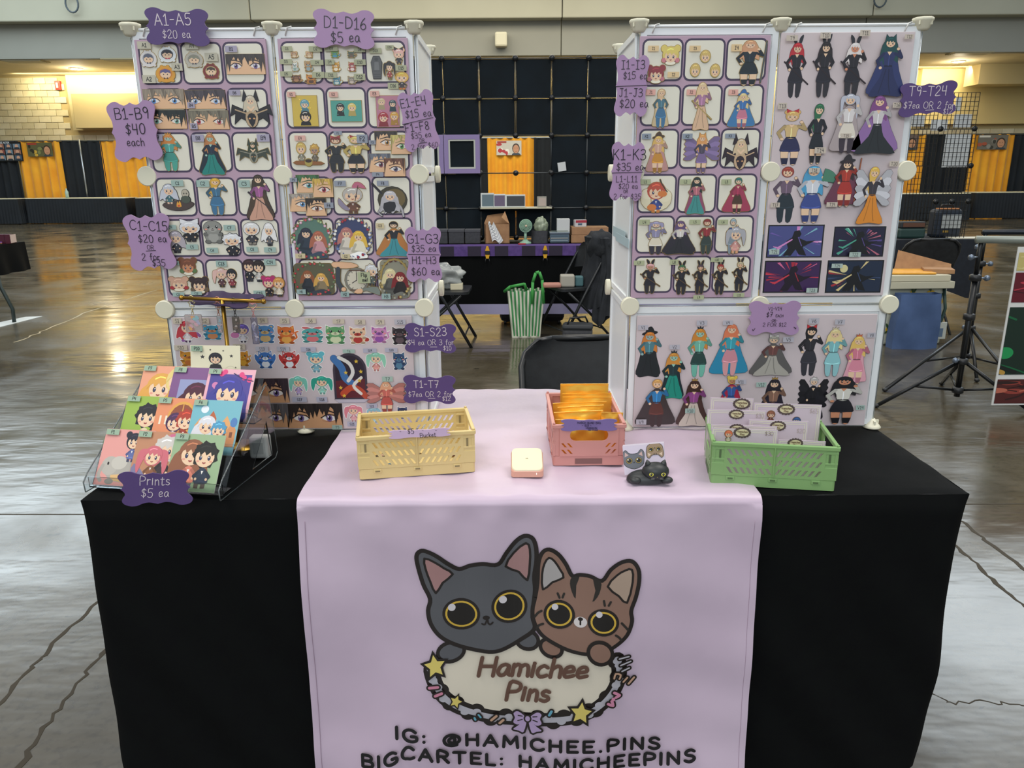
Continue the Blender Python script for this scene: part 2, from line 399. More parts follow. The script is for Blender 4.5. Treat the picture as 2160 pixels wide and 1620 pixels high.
# ================================================================ SETTING
def floor_mat():
    m = bpy.data.materials.new('polished_concrete'); m.use_nodes = True; nt = m.node_tree; b = nt.nodes['Principled BSDF']; N = nt.nodes.new; L = nt.links.new
    tc = N('ShaderNodeTexCoord')
    def noise(sc, det, vec=None, dist=0.0):
        n = N('ShaderNodeTexNoise'); n.inputs['Scale'].default_value = sc; n.inputs['Detail'].default_value = det; n.inputs['Distortion'].default_value = dist
        L(vec if vec else tc.outputs['Object'], n.inputs['Vector']); return n.outputs['Fac']
    def ramp(f, stops):
        r = N('ShaderNodeValToRGB'); e = r.color_ramp.elements
        while len(e) < len(stops): e.new(0.5)
        for i, (p, c) in enumerate(stops): e[i].position = p; e[i].color = (*lin(c), 1)
        L(f, r.inputs[0]); return r.outputs[0]
    def mix(a, b_, f, mode='MIX'):
        x = N('ShaderNodeMixRGB'); x.blend_type = mode
        L(a, x.inputs[1]); L(b_, x.inputs[2])
        if isinstance(f, float): x.inputs[0].default_value = f
        else: L(f, x.inputs[0])
        return x.outputs[0]
    big = ramp(noise(0.35, 5, dist=0.6), [(0.3, '#3a3324'), (0.55, '#4c4432'), (0.75, '#5c5543')])
    mid = ramp(noise(2.6, 8, dist=1.2), [(0.25, '#383327'), (0.5, '#534d41'), (0.8, '#6e685b')])
    col = mix(big, mid, 0.45)
    fine = ramp(noise(38, 6), [(0.36, '#7a7466'), (0.5, '#ffffff')])
    col = mix(col, fine, 0.3, 'MULTIPLY')
    spots = ramp(noise(14, 2, dist=0.5), [(0.24, '#55503f'), (0.29, '#ffffff')])
    col = mix(col, spots, 0.7, 'MULTIPLY')
    L(col, b.inputs['Base Color'])
    mr = N('ShaderNodeMapRange'); mr.inputs['From Min'].default_value = 0.3; mr.inputs['From Max'].default_value = 0.7; mr.inputs['To Min'].default_value = 0.09; mr.inputs['To Max'].default_value = 0.30
    L(noise(1.3, 7, dist=0.8), mr.inputs['Value']); L(mr.outputs[0], b.inputs['Roughness'])
    b.inputs['Specular IOR Level'].default_value = 0.95
    mp = N('ShaderNodeMapping'); mp.inputs['Scale'].default_value = (0.8, 2.2, 1); L(tc.outputs['Object'], mp.inputs['Vector'])
    bp = N('ShaderNodeBump'); bp.inputs['Strength'].default_value = 0.35; bp.inputs['Distance'].default_value = 0.012
    L(noise(3.2, 3, mp.outputs[0]), bp.inputs['Height']); L(bp.outputs[0], b.inputs['Normal'])
    return m
mb = MB(); mb.box(-24, 24, -12, 25.2, -0.2, 0, floor_mat())
floor = tag(mb.build('floor'), kind='structure')
CRACK = M('#3c362b', 0.9)
def crack(pts, w, name='floor_joint', jit=0.0, m=CRACK):
    P = [PZ(x, y, 0.0) for x, y in pts]; Q = []
    for i in range(len(P) - 1):
        n_ = 6 if jit else 2
        for j in range(n_):
            p = P[i].lerp(P[i + 1], j / n_)
            if jit and (i or j): p = p + Vector((random.uniform(-jit, jit), random.uniform(-jit, jit), 0))
            Q.append(p)
    Q.append(P[-1])
    mb = MB()
    k = 0
    for st in ribbon([(q.x, q.y) for q in Q], [w * (random.uniform(.5, 1.3) if jit else 1) / 2 for q in Q], 6):
        k += 1
        for p in st: mb.add([(a[0], a[1], 0.0008 + k * 1e-5) for a in p], [tuple(range(len(p)))], m)
    mb.build(name, floor)
crack([(-60, 1085), (400, 1085)], .008); crack([(1990, 1064), (2240, 1062)], .008)
crack([(-20, 1505), (60, 1420), (100, 1370), (200, 1278), (330, 1150)], .012, 'floor_crack', .010)
crack([(20, 1640), (100, 1530), (150, 1455), (222, 1375), (300, 1300)], .014, 'floor_crack', .010)
crack([(2030, 1100), (2080, 1140), (2175, 1212)], .014, 'floor_crack', .006); crack([(2015, 1150), (2060, 1190), (2110, 1240), (2175, 1290)], .014, 'floor_crack', .006)
crack([(1960, 1465), (2020, 1485), (2100, 1480), (2170, 1490)], .003, 'floor_crack', .012)
crack([(30, 722), (100, 695), (190, 655), (330, 612)], .02, 'floor_joint', .02, M('#b5a888', .7)); crack([(2085, 652), (2160, 664)], .01)
crack([(-20, 577), (330, 570)], .03); crack([(940, 735), (1280, 733)], .01)

WALLC = noisy('painted_block', '#c8b98a', '#d2c498', 3, (0.6, 0.75), 0.05, 60)
BLK = [noisy('block_tone_%d' % i, a, b_, 6, (0.65, 0.8), 0.1, 90) for i, (a, b_) in enumerate((('#c3bb9c', '#ccc4a6'), ('#cbc3a5', '#d4cdb0'), ('#d2cbae', '#dad4ba'), ('#c5bc9c', '#cfc8aa')))]
YW = 25.1
mb = MB(); mb.box(-24, 24, YW, YW + .3, 0, 7.2, M('#b6a578', .8)); wall = tag(mb.build('wall_back'), kind='structure')
bmesh_blk = []
for i in range(4):
    mb = MB(); mb.box(-.194, .194, -.03, 0, -.094, .094, BLK[i], .006); bmesh_blk.append(mb.build('block', wall))
rr = random.Random(3); first = [True] * 4
def block(x, z):
    i = rr.randrange(4)
    if first[i]: o = bmesh_blk[i]; first[i] = False
    else: o = bmesh_blk[i].copy(); C.objects.link(o)
    o.location = (x, YW - rr.uniform(0, .008), z)
for row in range(11):
    for k in range(17):
        x = -19.4 + k * .4 + (row % 2) * .2; z = 2.42 + row * .2
        if x > PY(148, 230, YW - .25).x - .2 and z > 2.78: continue
        block(x, z)
for row in range(2):
    for k in range(12): block(13.6 + k * .4 + (row % 2) * .2, 2.42 + row * .2)
for i in range(4):
    if first[i]: bmesh_blk[i].location = (-18, YW, 2.42)
mb = MB(); mb.box(PY(148, 230, YW - .25).x, -9, YW - .25, YW, 2.86, 4.6, M('#cdc197', .7)); tag(mb.build('wall_pier'), kind='structure')
a = PY(150, 197, YW - .6); b_ = PY(158, 271, YW - .6)
mb = MB(); mb.box(a.x, -10.4, YW - .65, YW - .2, b_.z, a.z, M('#cdbd8c', .6), .02)
tag(mb.build('wall_panel'), 'large blank beige wall panel above the yellow and black drapes on the left', 'panel')
mb = MB(); mb.box(13.4, 24, YW - .2, YW, 2.86, 4.6, M('#cdbb84', .7)); tag(mb.build('wall_pier'), kind='structure')
for n_, x0, x1 in (('wall_left', -24.2, -24), ('wall_right', 24, 24.2)):
    mb = MB(); mb.box(x0, x1, -12, 25.4, 0, 7.2, WALLC); tag(mb.build(n_), kind='structure')
# ceiling of the rear bay and the soffits in front of it
CEILM = noisy('ceiling_paint', '#c4b894', '#cbbf9c', 2, (0.7, 0.8)); SOF = noisy('soffit_grey', '#85857c', '#8b8b82', .6, (0.7, 0.85)); SOF2 = noisy('soffit_light', '#a19f8d', '#a7a593', .6, (0.7, 0.85))
mb = MB(); mb.box(-24, 24, 21.66, YW, 4.56, 4.75, CEILM); ceil = tag(mb.build('ceiling'), kind='structure')
YS = 21.4
zl = 4.56; zm = PY(1080, 44, YS).z
cuts = [-24.0] + [PY(px, 60, YS).x for px in (539, 1184, 1826)] + [24.0]
for i in range(4):
    if i == 0:
        mb = MB(); mb.box(cuts[0], cuts[2] - .01, YS, YS + .25, zl, zm + .1, SOF, .015); tag(mb.build('soffit_lower'), kind='structure')
    elif i > 1:
        mb = MB(); mb.box(cuts[i] + .01, cuts[i + 1] - .01, YS, YS + .25, zl, zm + .1, SOF, .015); tag(mb.build('soffit_lower'), kind='structure')
    mb = MB(); mb.box(cuts[i] + .01, cuts[i + 1] - .01, YS - .38, YS + .3, zm, 7.6, SOF2, .03); tag(mb.build('soffit_upper'), kind='structure')
# angled bulkhead at the right
mb = MB(); p0_ = PY(2056, 172, 24); mb.prism([(p0_.x, p0_.z - .1), (24, 4.0), (24, 4.56), (p0_.x, 4.56)], .8, M('#cbbd92', .7), Matrix.Translation((0, 24.6, 0)) @ Matrix.Rotation(pi / 2, 4, 'X')); tag(mb.build('bulkhead'), kind='structure')
a = PY(1057, 84, YS - .15); mb = MB(); mb.box(-.17, .17, -.15, .15, -.19, .19, M('#c3bea6', .5), .05)
o = mb.build('wall_speaker'); o.location = a; tag(o, 'small cream box speaker mounted on the grey soffit', 'speaker')
def dome(px, py, lab):
    a = PY(px, py, 23); dz = 4.56; a = PZ(px, py, dz)
    t = thing('ceiling_light', lab, 'light', (a.x, a.y, dz))
    mb = MB(); mb.lathe([(.2, 0), (.2, -.02), (.15, -.025)], M('#e8e2d0', .4), 20); mb.build('trim_ring', t)
    mb = MB(); mb.lathe([(.15, -.012), (.15, -.03)], M('#fff4d8', .5, 0, .5, 45.0), 20); mb.build('lamp_disc', t)
    l = bpy.data.lights.new('lamp_glow', 'POINT'); l.energy = 35; l.color = (1, .85, .6); l.shadow_soft_size = .15; o = bpy.data.objects.new('lamp_glow', l); C.objects.link(o); o.location = (a.x, a.y, dz - .3)
dome(160, 144, 'round recessed ceiling light at the far left'); dome(2022, 129, 'nearer of two recessed ceiling lights on the right'); dome(2076, 154, 'farther of two recessed ceiling lights on the right')
for i, (px, py, lab) in enumerate(((55, 129, 'thin ceiling vent grille left of the far left ceiling light'), (262, 126, 'thin ceiling vent grille right of the far left ceiling light'), (2045, 112, 'thin ceiling vent grille above the right ceiling lights'))):
    a = PZ(px, py, 4.55); mb = MB(); mb.box(-.55, .55, -.25, .25, -.03, .0, M('#8d8468', .6))
    for k in range(5): mb.box(-.5, .5, -.2 + k * .09, -.16 + k * .09, -.045, -.03, M('#d9cfae', .5))
    o = mb.build('ceiling_vent'); o.location = (a.x, a.y, 4.56); tag(o, lab, 'vent')
a = PY(121, 180, YW - .1); t = thing('fire_alarm', 'small red fire alarm strobe high on the far block wall', 'alarm', a)
mb = MB(); mb.box(-.09, .09, 0, .1, -.14, .14, M('#b33024', .4), .01); mb.build('housing', t); mb = MB(); mb.box(-.03, .03, -.04, 0, -.08, .08, M('#e8e6df', .2), .01); mb.build('strobe_lens', t)
for px, lab in ((150, 'dark cable loop hanging from the upper left soffit'), (1857, 'dark cable loop hanging from the upper right soffit')):
    a = PY(px, -2, 20.9); mb = MB(); mb.tube([(a.x + .17 * cos(t_), 20.9, a.z - .03 + .22 * sin(t_) - (.08 if px < 1000 else -.05)) for t_ in [i * pi / 8 for i in range(16)]], .022, M('#3e4a52', .5), 6, closed=True)
    mb.tube([(a.x, 20.9, a.z + .15), (a.x, 20.9, a.z + .7)], .02, M('#3e4a52', .5), 6)
    tag(mb.build('cable_loop'), lab, 'cable')

# pipe and drape along the far wall
YD = 23.3
YEL = noisy('gold_drape', '#e69a14', '#f0aa22', 2, (0.7, 0.85), sheen=0.3); BLD = noisy('black_drape', '#14181c', '#1a1f24', 2, (0.85, 0.95))
def drape(px0, px1, m, name, lab, group):
    x0 = PY(px0, 300, YD).x; x1 = PY(px1, 300, YD).x; w = x1 - x0; k = max(3, round(w / .27)); ph = rr.random() * 6
    mb = MB(); nu = k * 8
    def fn(u, v):
        a = .035 + .03 * v; return (x0 + u * w, YD + a * sin(u * k * 2 * pi + ph + .5 * sin(u * 9)) + .02 * sin(u * 23 + ph), 2.46 - v * 2.42)
    mb.grid(fn, nu, 5, m); o = mb.build(name); tag(o, lab, 'drape', group)
drape(-90, 33, BLD, 'curtain', 'black drape panel at the far left edge, behind the black collage poster', 'black drapes'); drape(31, 124, YEL, 'curtain', 'yellow drape panel with an actor poster, leftmost of the yellow drapes', 'yellow drapes')
drape(122, 213, BLD, 'curtain', 'black drape panel between the two yellow drapes on the left', 'black drapes'); drape(211, 400, YEL, 'curtain', 'yellow drape panel beside the B1-B9 price sign', 'yellow drapes')
drape(960, 1028, BLD, 'curtain', 'black drape left of the yellow drape seen through the grid opening', 'black drapes'); drape(1026, 1128, YEL, 'curtain', 'yellow drape panel seen through the opening of the black grid wall', 'yellow drapes'); drape(1126, 1240, BLD, 'curtain', 'black drape right of the yellow drape in the grid opening', 'black drapes')
drape(1830, 1952, YEL, 'curtain', 'yellow drape panel just right of the right display tower', 'yellow drapes'); drape(1950, 2051, BLD, 'curtain', 'black drape panel behind the wire mesh with white sheets', 'black drapes')
drape(2049, 2139, YEL, 'curtain', 'yellow drape panel at the right with an actor poster', 'yellow drapes'); drape(2137, 2260, BLD, 'curtain', 'black drape panel at the far right edge', 'black drapes')
for px in (168, 396, 1010, 1895, 2140):
    pass
mb = MB(); a = PY(168, 300, YD - .1)
mb.tube([(a.x, YD - .12, 0.02), (a.x, YD - .12, 2.5)], .03, M('#9aa0a4', .3, .8), 8); mb.lathe([(.22, 0), (.22, .02), (.05, .03)], M('#888c90', .4, .6), 16, Matrix.Translation((a.x, YD - .12, 0))); tag(mb.build('drape_pole'), 'slim silver drape upright in front of the left black drape', 'pole')
mb = MB(); mb.tube([(-19.5, YD, 2.46), (19.5, YD, 2.46)], .025, M('#9aa0a4', .3, .8), 8); tag(mb.build('drape_rail'), 'long silver rail carrying the yellow and black drapes', 'rail')

def wall_poster(px0, py0, px1, py1, lab, bg, fig, name='hanging_poster', rows=0):
    Y = YD - .085; a = PY(px0, py0, Y); b_ = PY(px1, py1, Y); w = b_.x - a.x; h = a.z - b_.z
    A = Art(w, h)
    A.poly([(0, 0), (1, 0), (1, 1), (0, 1)], bg)
    r2 = random.Random(px0)
    if rows:
        for i in range(4):
            for j in range(rows):
                x = .06 + i * .235; y = .06 + j * .29; A.poly([(x, y), (x + .2, y), (x + .2, y + .25), (x, y + .25)], r2.choice(('#6d8494', '#9a6a58', '#b8a898', '#43586c', '#8c4a44')))
                A.ell(x + .1, y + .13, .05, .09, '#c99a80'); A.ell(x + .1, y + .03, .08, .05, r2.choice(('#222', '#712f2a', '#dfe3e6')) if False else '#2a3440')
        text(A, 'VOICE ACTOR', 0, h * .41, h * .08, h * .018, '#cfd4d6')
    else:
        for i in range(10): A.ell(r2.uniform(.05, .6), r2.uniform(.1, .75), r2.uniform(.04, .1), r2.uniform(.08, .16), r2.choice(fig))
        A.ell(.78, .46, .15, .36, '#3b2c22'); A.ell(.78, .42, .12, .3, '#c48f6c'); A.poly([(.6, 0), (.66, .14), (.9, .14), (.98, 0)], '#39424a')
        A.ell(.74, .48, .014, .02, '#2a2018'); A.ell(.83, .48, .014, .02, '#2a2018'); A.line([(.74, .26), (.83, .26)], .03, '#8e4a3c')
        A.poly([(.03, .84), (.4, .84), (.4, .97), (.03, .97)], '#a03a2a' if px0 < 1060 else '#d8d2c4')
    A.clip_rect()
    mb = MB(); mb.box(-w / 2, w / 2, -h / 2, h / 2, -.01, 0, M('#202020', .5)); A.mesh(mb, .002, None, .35)
    tag(mb.build(name, None, WALL((a.x + b_.x) / 2, Y, (a.z + b_.z) / 2)), lab, 'poster')
wall_poster(-30, 299, 50, 340, 'black poster with a grid of small portraits on the far left drape', '#10141a', [], rows=3)
wall_poster(55, 301, 113, 330, 'landscape poster of an actor on the leftmost yellow drape', '#5b5a3a', ('#2b2a20', '#c9a13c', '#7b7f4c'))
wall_poster(247, 302, 300, 330, 'landscape poster half hidden by the B1-B9 price sign', '#4a2a2a', ('#1d1c1e', '#a23a34', '#7b5f4c'))
wall_poster(1047, 297, 1100, 327, 'landscape poster on the yellow drape behind the grid opening', '#c9c4b8', ('#b3323a', '#e8e4da', '#3a3430'))
wall_poster(1880, 285, 1935, 316, 'poster half hidden behind the right display tower edge', '#6a5a54', ('#3a3430', '#8a6a5c'))
wall_poster(2065, 285, 2123, 315, 'landscape poster of a man on the right yellow drape', '#6f6a60', ('#3a3833', '#a6533c', '#8d8a80'))

def skirted(px0, px1, pyt, pyb, lab, depth=.8, topc='#cfc8a8'):
    a = PZ((px0 + px1) / 2, pyb, 0); Y = a.y; x0 = PY(px0, pyt, Y).x; x1 = PY(px1, pyt, Y).x; z = .76
    t = thing('skirted_table', lab, 'table', ((x0 + x1) / 2, Y, 0), 0, 'skirted tables along the drapes'); w = (x1 - x0) / 2
    mb = MB(); mb.box(-w, w, 0, depth, z - .03, z, M(topc, .5), .01); mb.build('table_top', t)
    mb = MB(); per = [(-w, depth), (-w, 0), (w, 0), (w, depth)]; L = [depth, 2 * w, depth]; tot = sum(L); k = round(tot / .09)
    def fn(u, v):
        d = u * tot; i = 0
        while i < 2 and d > L[i]: d -= L[i]; i += 1
        p = Vector(per[i]).lerp(Vector(per[i + 1]), d / L[i]); n_ = [Vector((-1, 0)), Vector((0, -1)), Vector((1, 0))][i]
        p = p + n_ * (.02 + .018 * v * sin(u * k * 2 * pi) + .02 * v); return (p.x, p.y, z - .015 - v * (z - .04))
    mb.grid(fn, k * 6, 3, BLD); mb.build('skirt', t)
    for sx in (-1, 1):
        for yy in (.1, depth - .1):
            mb = MB(); mb.tube([(sx * (w - .1), yy, 0.0), (sx * (w - .1), yy, z - .03)], .015, BLACKM, 6); mb.build('leg', t)
skirted(-70, 34, 414, 474, 'black skirted table at the far left edge before the black drape'); skirted(52, 262, 414, 472, 'long black skirted table before the yellow and black drapes on the left')
skirted(284, 420, 414, 471, 'black skirted table partly hidden by the left display tower'); skirted(1800, 2050, 401, 466, 'black skirted table behind the wire mesh on the right'); skirted(2062, 2300, 398, 461, 'black skirted table at the far right edge before the drapes')
a = PZ(166, 413, .76); mb = MB(); mb.lathe([(.05, 0), (.05, .18), (.02, .24), (.02, .28)], M('#9fb8b0', .3), 12); o = mb.build('spray_bottle'); o.location = (PZ(207, 414, .76).x, PZ(157, 472, 0).y + .3, .76); tag(o, 'pale bottle standing on the long skirted table at left', 'bottle')
# ================================================================ BOOTHS BEHIND
from mathutils import noise as mnoise
def blob(mb, rx, ry, rz, m, amp=.25, fr=2.0, seed=0, nu=18, nv=11, T=None, flat=0.0, sm=True):
    def fn(u, v):
        a = u * 2 * pi; b = (v - .5) * pi; d = Vector((cos(a) * cos(b), sin(a) * cos(b), sin(b)))
        k = 1 + amp * mnoise.noise(d * fr + Vector((seed, seed * 1.7, 0))); p = Vector((d.x * rx * k, d.y * ry * k, d.z * rz * k))
        if flat: p.z = max(p.z, -rz * flat)
        return p
    return mb.grid(fn, nu, nv, m, sm, T, close_u=True)
GY = 6.05
gx0 = PY(931.6, 123, GY).x; gp = (PY(1241.8, 123, GY).x - gx0) / 4; gz = [PY(1086, y, GY).z for y in (123, 206.7, 286, 365, 439)]; gz.append(.776)
gw = thing('grid_display', 'tall black cube-grid display wall on the purple-edged booth table', 'display', (0, GY, 0))
KNOB = M('#0c0e10', .3)
cm = MB(); cm.lathe([(.012, -.02), (.024, -.018), (.027, -.008), (.024, .0)], KNOB, 12, Matrix.Rotation(pi / 2, 4, 'X'))
kn0 = None
ROD = M('#55595a', .5, .2)
for r_ in range(6):
    for k in range(-2, 6):
        if kn0 is None: o = kn0 = cm.build('connector', gw)
        else: o = kn0.copy(); C.objects.link(o)
        o.location = (gx0 + k * gp, -.02, gz[r_])
def rod(x0, z0, x1, z1):
    mb = MB(); mb.tube([(x0, 0, z0), (x1, 0, z1)], .005, ROD if (x0 + z0 * 7) % 1 > .45 else M('#33383b', .4, .5), 5); mb.build('rod', gw)
for r_ in range(6):
    for k in range(-2, 5): rod(gx0 + k * gp, gz[r_], gx0 + (k + 1) * gp, gz[r_])
for k in range(-2, 6):
    for r_ in range(5):
        if r_ in (2, 3) and k == 2: continue
        rod(gx0 + k * gp, gz[r_], gx0 + k * gp, gz[r_ + 1])
pan = {}
def panel(k, r_, m=TEAL_BLACK, nm='cloth_panel'):
    mb = MB(); mb.box(gx0 + k * gp + .006, gx0 + (k + 1) * gp - .006, .008, .014, gz[r_ + 1] + .006, gz[r_] - .006, m); return mb.build(nm, gw)
for r_ in range(5):
    for k in range(-2, 5):
        if r_ in (2, 3) and k in (1, 2): continue
        panel(k, r_)
# lavender picture frame
z0, z1 = gz[3] + .02, gz[2] - .01; LAV = M('#8b7aa6', .6); T_ = Matrix.Rotation(pi / 2, 4, 'X')
for q_, lab in ((0, 'lavender square frame with a white inner edge on the black grid wall'), (-1, 'lavender square frame half hidden behind the left display tower')):
    x0 = gx0 + q_ * (gp + .005); x1 = x0 + gp
    fr = thing('lavender_frame', lab, 'frame', ((x0 + x1) / 2, GY - .03, (z0 + z1) / 2)); hw = gp / 2; hh = (z1 - z0) / 2 + .02; bw_ = .042
    mb = MB(); mb.prism([[(-hw, -hh), (hw, -hh), (hw, hh), (-hw, hh)], [(-hw + bw_, -hh + bw_), (-hw + bw_, hh - bw_), (hw - bw_, hh - bw_), (hw - bw_, -hh + bw_)]], .02, LAV, T_); mb.build('frame_border', fr)
    mb = MB(); a_ = hw - bw_; b_ = hh - bw_; mb.prism([[(-a_, -b_), (a_, -b_), (a_, b_), (-a_, b_)], [(-a_ + .015, -b_ + .015), (-a_ + .015, b_ - .015), (a_ - .015, b_ - .015), (a_ - .015, -b_ + .015)]], .016, M('#b9bbb0', .5), T_); mb.build('inner_edge', fr)
    mb = MB(); mb.box(-a_, a_, .0, .006, -b_, b_, TEAL_BLACK); mb.build('backing', fr)
# shelf with small frames in the opening
def std(name, lab, cat, px0, px1, pyt, pyb, Y, m, dep=.05, bev=.004, group=None, lean=0):
    """box whose front face spans the given outline at depth Y; returns object"""
    a = PY(px0, pyb, Y); b_ = PY(px1, pyt, Y); w = (b_.x - a.x) / 2; h = b_.z - a.z
    mb = MB(); mb.box(-w, w, 0, dep, 0, h, m, bev); o = mb.build(name); o.location = ((a.x + b_.x) / 2, Y, a.z)
    return tag(o, lab, cat, group), w, h
mb = MB(); zs = gz[4] + .012; mb.box(gx0 + gp, gx0 + 3 * gp, -.16, .02, zs - .012, zs, M('#b9b59b', .5)); mb.build('shelf_board', gw)
def small_frame(px0, px1, pyt, lab, colin, cole='#c9cdc8', tilt=.1):
    Y = GY - .1; a = PY(px0, 438, Y); b_ = PY(px1, pyt, Y); w = b_.x - a.x; h = b_.z - zs
    t = thing('framed_picture', lab, 'frame', ((a.x + b_.x) / 2, Y, zs)); t.rotation_euler = (-tilt, 0, 0)
    mb = MB(); mb.box(-w / 2, w / 2, 0, .012, 0, h, M(cole, .4), .003); mb.build('frame_border', t)
    mb = MB(); mb.box(-w / 2 + .014, w / 2 - .006, -.003, .002, .012, h - .014, M(colin, .35)); mb.build('picture', t)
small_frame(1014, 1042, 407, 'small white frame with a teal grey picture, leftmost on the grid shelf', '#4b6068'); small_frame(1040, 1066, 409, 'small frame with a purple picture on the grid shelf', '#54425e')
small_frame(1066, 1108, 410, 'wide white frame with a black picture on the grid shelf', '#14161a'); small_frame(1133, 1153, 414, 'small cream card holder at the right end of the grid shelf', '#a8988c', '#8f8c80')
o, w, h = std('price_card', 'small white card clipped on the black grid wall', 'card', 1178, 1195, 342, 361, GY - .03, M('#c9ccca', .6), .004, 0); o.rotation_euler = (0, R(-8), 0)
# the booth table
TY = 5.5; TX0, TX1 = -2.1, 2.05
tb = thing('booth_table', 'long booth table under a black cloth with a purple checkered top edge', 'table', (0, TY, 0))
mb = MB(); mb.box(TX0, TX1, 0, .75, .71, .735, M('#1a1b1e', .6)); mb.build('table_top', tb)
for x in (TX0 + .12, TX1 - .12):
    for y in (.1, .65): mb = MB(); mb.tube([(x, y, 0), (x, y, .71)], .014, BLACKM, 6); mb.build('leg', tb)
def hang(z0, z1, m, y, amp=.012, k=14, top=False):
    mb = MB()
    def fn(u, v): return (TX0 - .01 + u * (TX1 - TX0 + .02), y - amp * (.3 + v) * sin(u * k * 2 * pi + 2 * sin(u * 11)), z0 + (z1 - z0) * v)
    mb.grid(fn, 140, 4, m); return mb
hang(.742, .18, BCLOTH, -.03).build('black_cloth', tb)
hang(.225, .13, M('#9a95b4', .8), -.058, .006, 5).build('lavender_hem', tb)
mb = MB(); mb.box(TX0 - .01, TX1 + .01, -.03, .74, .735, .741, BCLOTH); mb.build('cloth_top', tb)
PUR = noisy('purple_cloth', '#4c3570', '#5a4180', 30, (.8, .9))
mb = MB(); n_ = 34
for i in range(n_):
    xa = TX0 + (TX1 - TX0) * i / n_; xb = TX0 + (TX1 - TX0) * (i + 1) / n_
    mb.box(xa, xb, -.052, -.046, .66 + (.03 if i > 24 else 0), .748, PUR if i % 2 or i > 22 else M('#2c2436', .85))
mb.box(TX0, TX1, -.05, .16, .742, .748, PUR); mb.build('purple_runner', tb)
for px, lab in ((1028, 'yellow and black bulldog clip at the left of the purple table edge'), (1150, 'yellow and black bulldog clip in the middle of the purple table edge'), (1284, 'yellow and black bulldog clip by the right display tower')):
    x = PY(px, 525, TY - .06).x; t = thing('spring_clip', lab, 'clip', (x, TY - .058, .69), 0, 'clips on the purple table edge')
    mb = MB(); mb.prism([(-.02, .02), (.02, .02), (.008, .06), (-.008, .06)], .012, M('#d9a21c', .4), T_); mb.build('jaw', t)
    mb = MB(); mb.prism([(-.02, -.015), (.02, -.015), (.012, -.05), (-.012, -.05)], .012, M('#d9a21c', .4), T_); mb.build('jaw', t)
    mb = MB(); mb.box(-.022, .022, -.018, 0, -.012, .016, BLACKP, .003); mb.tube([(-.015, -.01, -.05), (-.02, -.012, -.085)], .005, BLACKP, 6); mb.tube([(.015, -.01, -.05), (.02, -.012, -.085)], .005, BLACKP, 6); mb.build('clip_body', t)
# things standing on it
IY = 5.72; zt = .748
def on_table(px0, px1, pyt, Y=IY):
    a = PZ((px0 + px1) / 2, 514, zt); x0 = PY(px0, 500, Y).x; x1 = PY(px1, 500, Y).x; return (x0 + x1) / 2, (x1 - x0) / 2, PY((px0 + px1) / 2, pyt, Y).z - zt
GRB = noisy('grey_fabric', '#3a3b3e', '#434447', 40, (.85, .95), .1, 300)
for px0, px1, lab in ((912, 944, 'grey fabric storage bin, leftmost of three on the booth table'), (946, 979, 'grey fabric storage bin, middle of three on the booth table'), (981, 1013, 'grey fabric storage bin nearest the cardboard box')):
    x, w, h = on_table(px0, px1, 485); t = thing('fabric_bin', lab, 'bin', (x, IY, zt), 0, 'grey fabric bins on the booth table')
    mb = MB(); mb.box(-w, w, 0, 2 * w, 0, h, GRB, .008); mb.build('bin_body', t); mb = MB(); mb.box(-w * 1.03, w * 1.03, -.004, 2 * w + .004, h - .02, h + .004, M('#4a4b4e', .8), .004); mb.build('rim', t)
x, w, h = on_table(1024, 1075, 473); t = thing('cardboard_box', 'open brown cardboard box with bubble wrap trailing over its front', 'box', (x, IY, zt), .08)
mb = MB()
for a0, a1, b0, b1 in ((-w, w, 0, .006), (-w, w, .2, .206), (-w, -w + .006, 0, .2), (w - .006, w, 0, .2)): mb.box(a0, a1, b0, b1, 0, h, CARD)
mb.box(-w, w, 0, .2, 0, .006, CARD); mb.build('box_body', t)
mb = MB(); mb.add([(-w, .206, h), (w, .206, h), (w * .8, .25, h + .09), (-w * .7, .25, h + .07)], [(0, 1, 2, 3)], CARD); mb.build('flap', t)
mb = MB(); mb.add([(w, 0, h), (w, .2, h), (w - .03, .16, h + .11), (w - .07, .05, h + .06)], [(0, 1, 2, 3)], CARD); mb.build('flap', t)
mb = MB()
def bw(u, v):
    s_ = v; return (-w * .55 + .32 * w * 4 * s_ * .42 + (u - .5) * .05 * (1 + s_), -.012 - .03 * s_ + .008 * sin(s_ * 40 + u * 9), h + .01 - s_ * (h - .01) + .02 * sin(u * 7))
mb.grid(bw, 6, 24, M('#d5d6d3', .15, 0, .5)); o = mb.build('bubble_wrap'); o.matrix_world = t.matrix_basis; o.location = (x, IY, zt); o.rotation_euler = (0, 0, .08); tag(o, 'crumpled clear packing wrap hanging over the open cardboard box', 'wrap')
# mint fan
x, w, h = on_table(1095, 1121, 462); MINT = M('#8fb39a', .4); t = thing('desk_fan', 'mint green desk fan on the booth table beside the cardboard box', 'fan', (x, IY - .05, zt), .15)
mb = MB(); mb.lathe([(.055, 0), (.055, .015), (.03, .025), (.018, .04)], MINT, 18); mb.build('base', t)
mb = MB(); mb.tube([(0, 0, .03), (0, 0, h - w * 2)], .013, MINT, 10); mb.build('stem', t)
hz = h - w * 1.0; FT = Matrix.Translation((0, -.02, hz)) @ Matrix.Rotation(pi / 2, 4, 'X')
mb = MB(); mb.tube([(w * .98 * cos(a), w * .98 * sin(a), 0) for a in [i * pi / 12 for i in range(24)]], .005, MINT, 6, True, FT)
for r_ in (.4, .6, .8): mb.tube([(w * r_ * cos(a), w * r_ * sin(a), .012) for a in [i * pi / 10 for i in range(20)]], .0022, MINT, 4, True, FT)
for i in range(16): a = i * pi / 8; mb.tube([(w * .2 * cos(a), w * .2 * sin(a), .016), (w * .98 * cos(a), w * .98 * sin(a), 0)], .002, MINT, 4, False, FT)
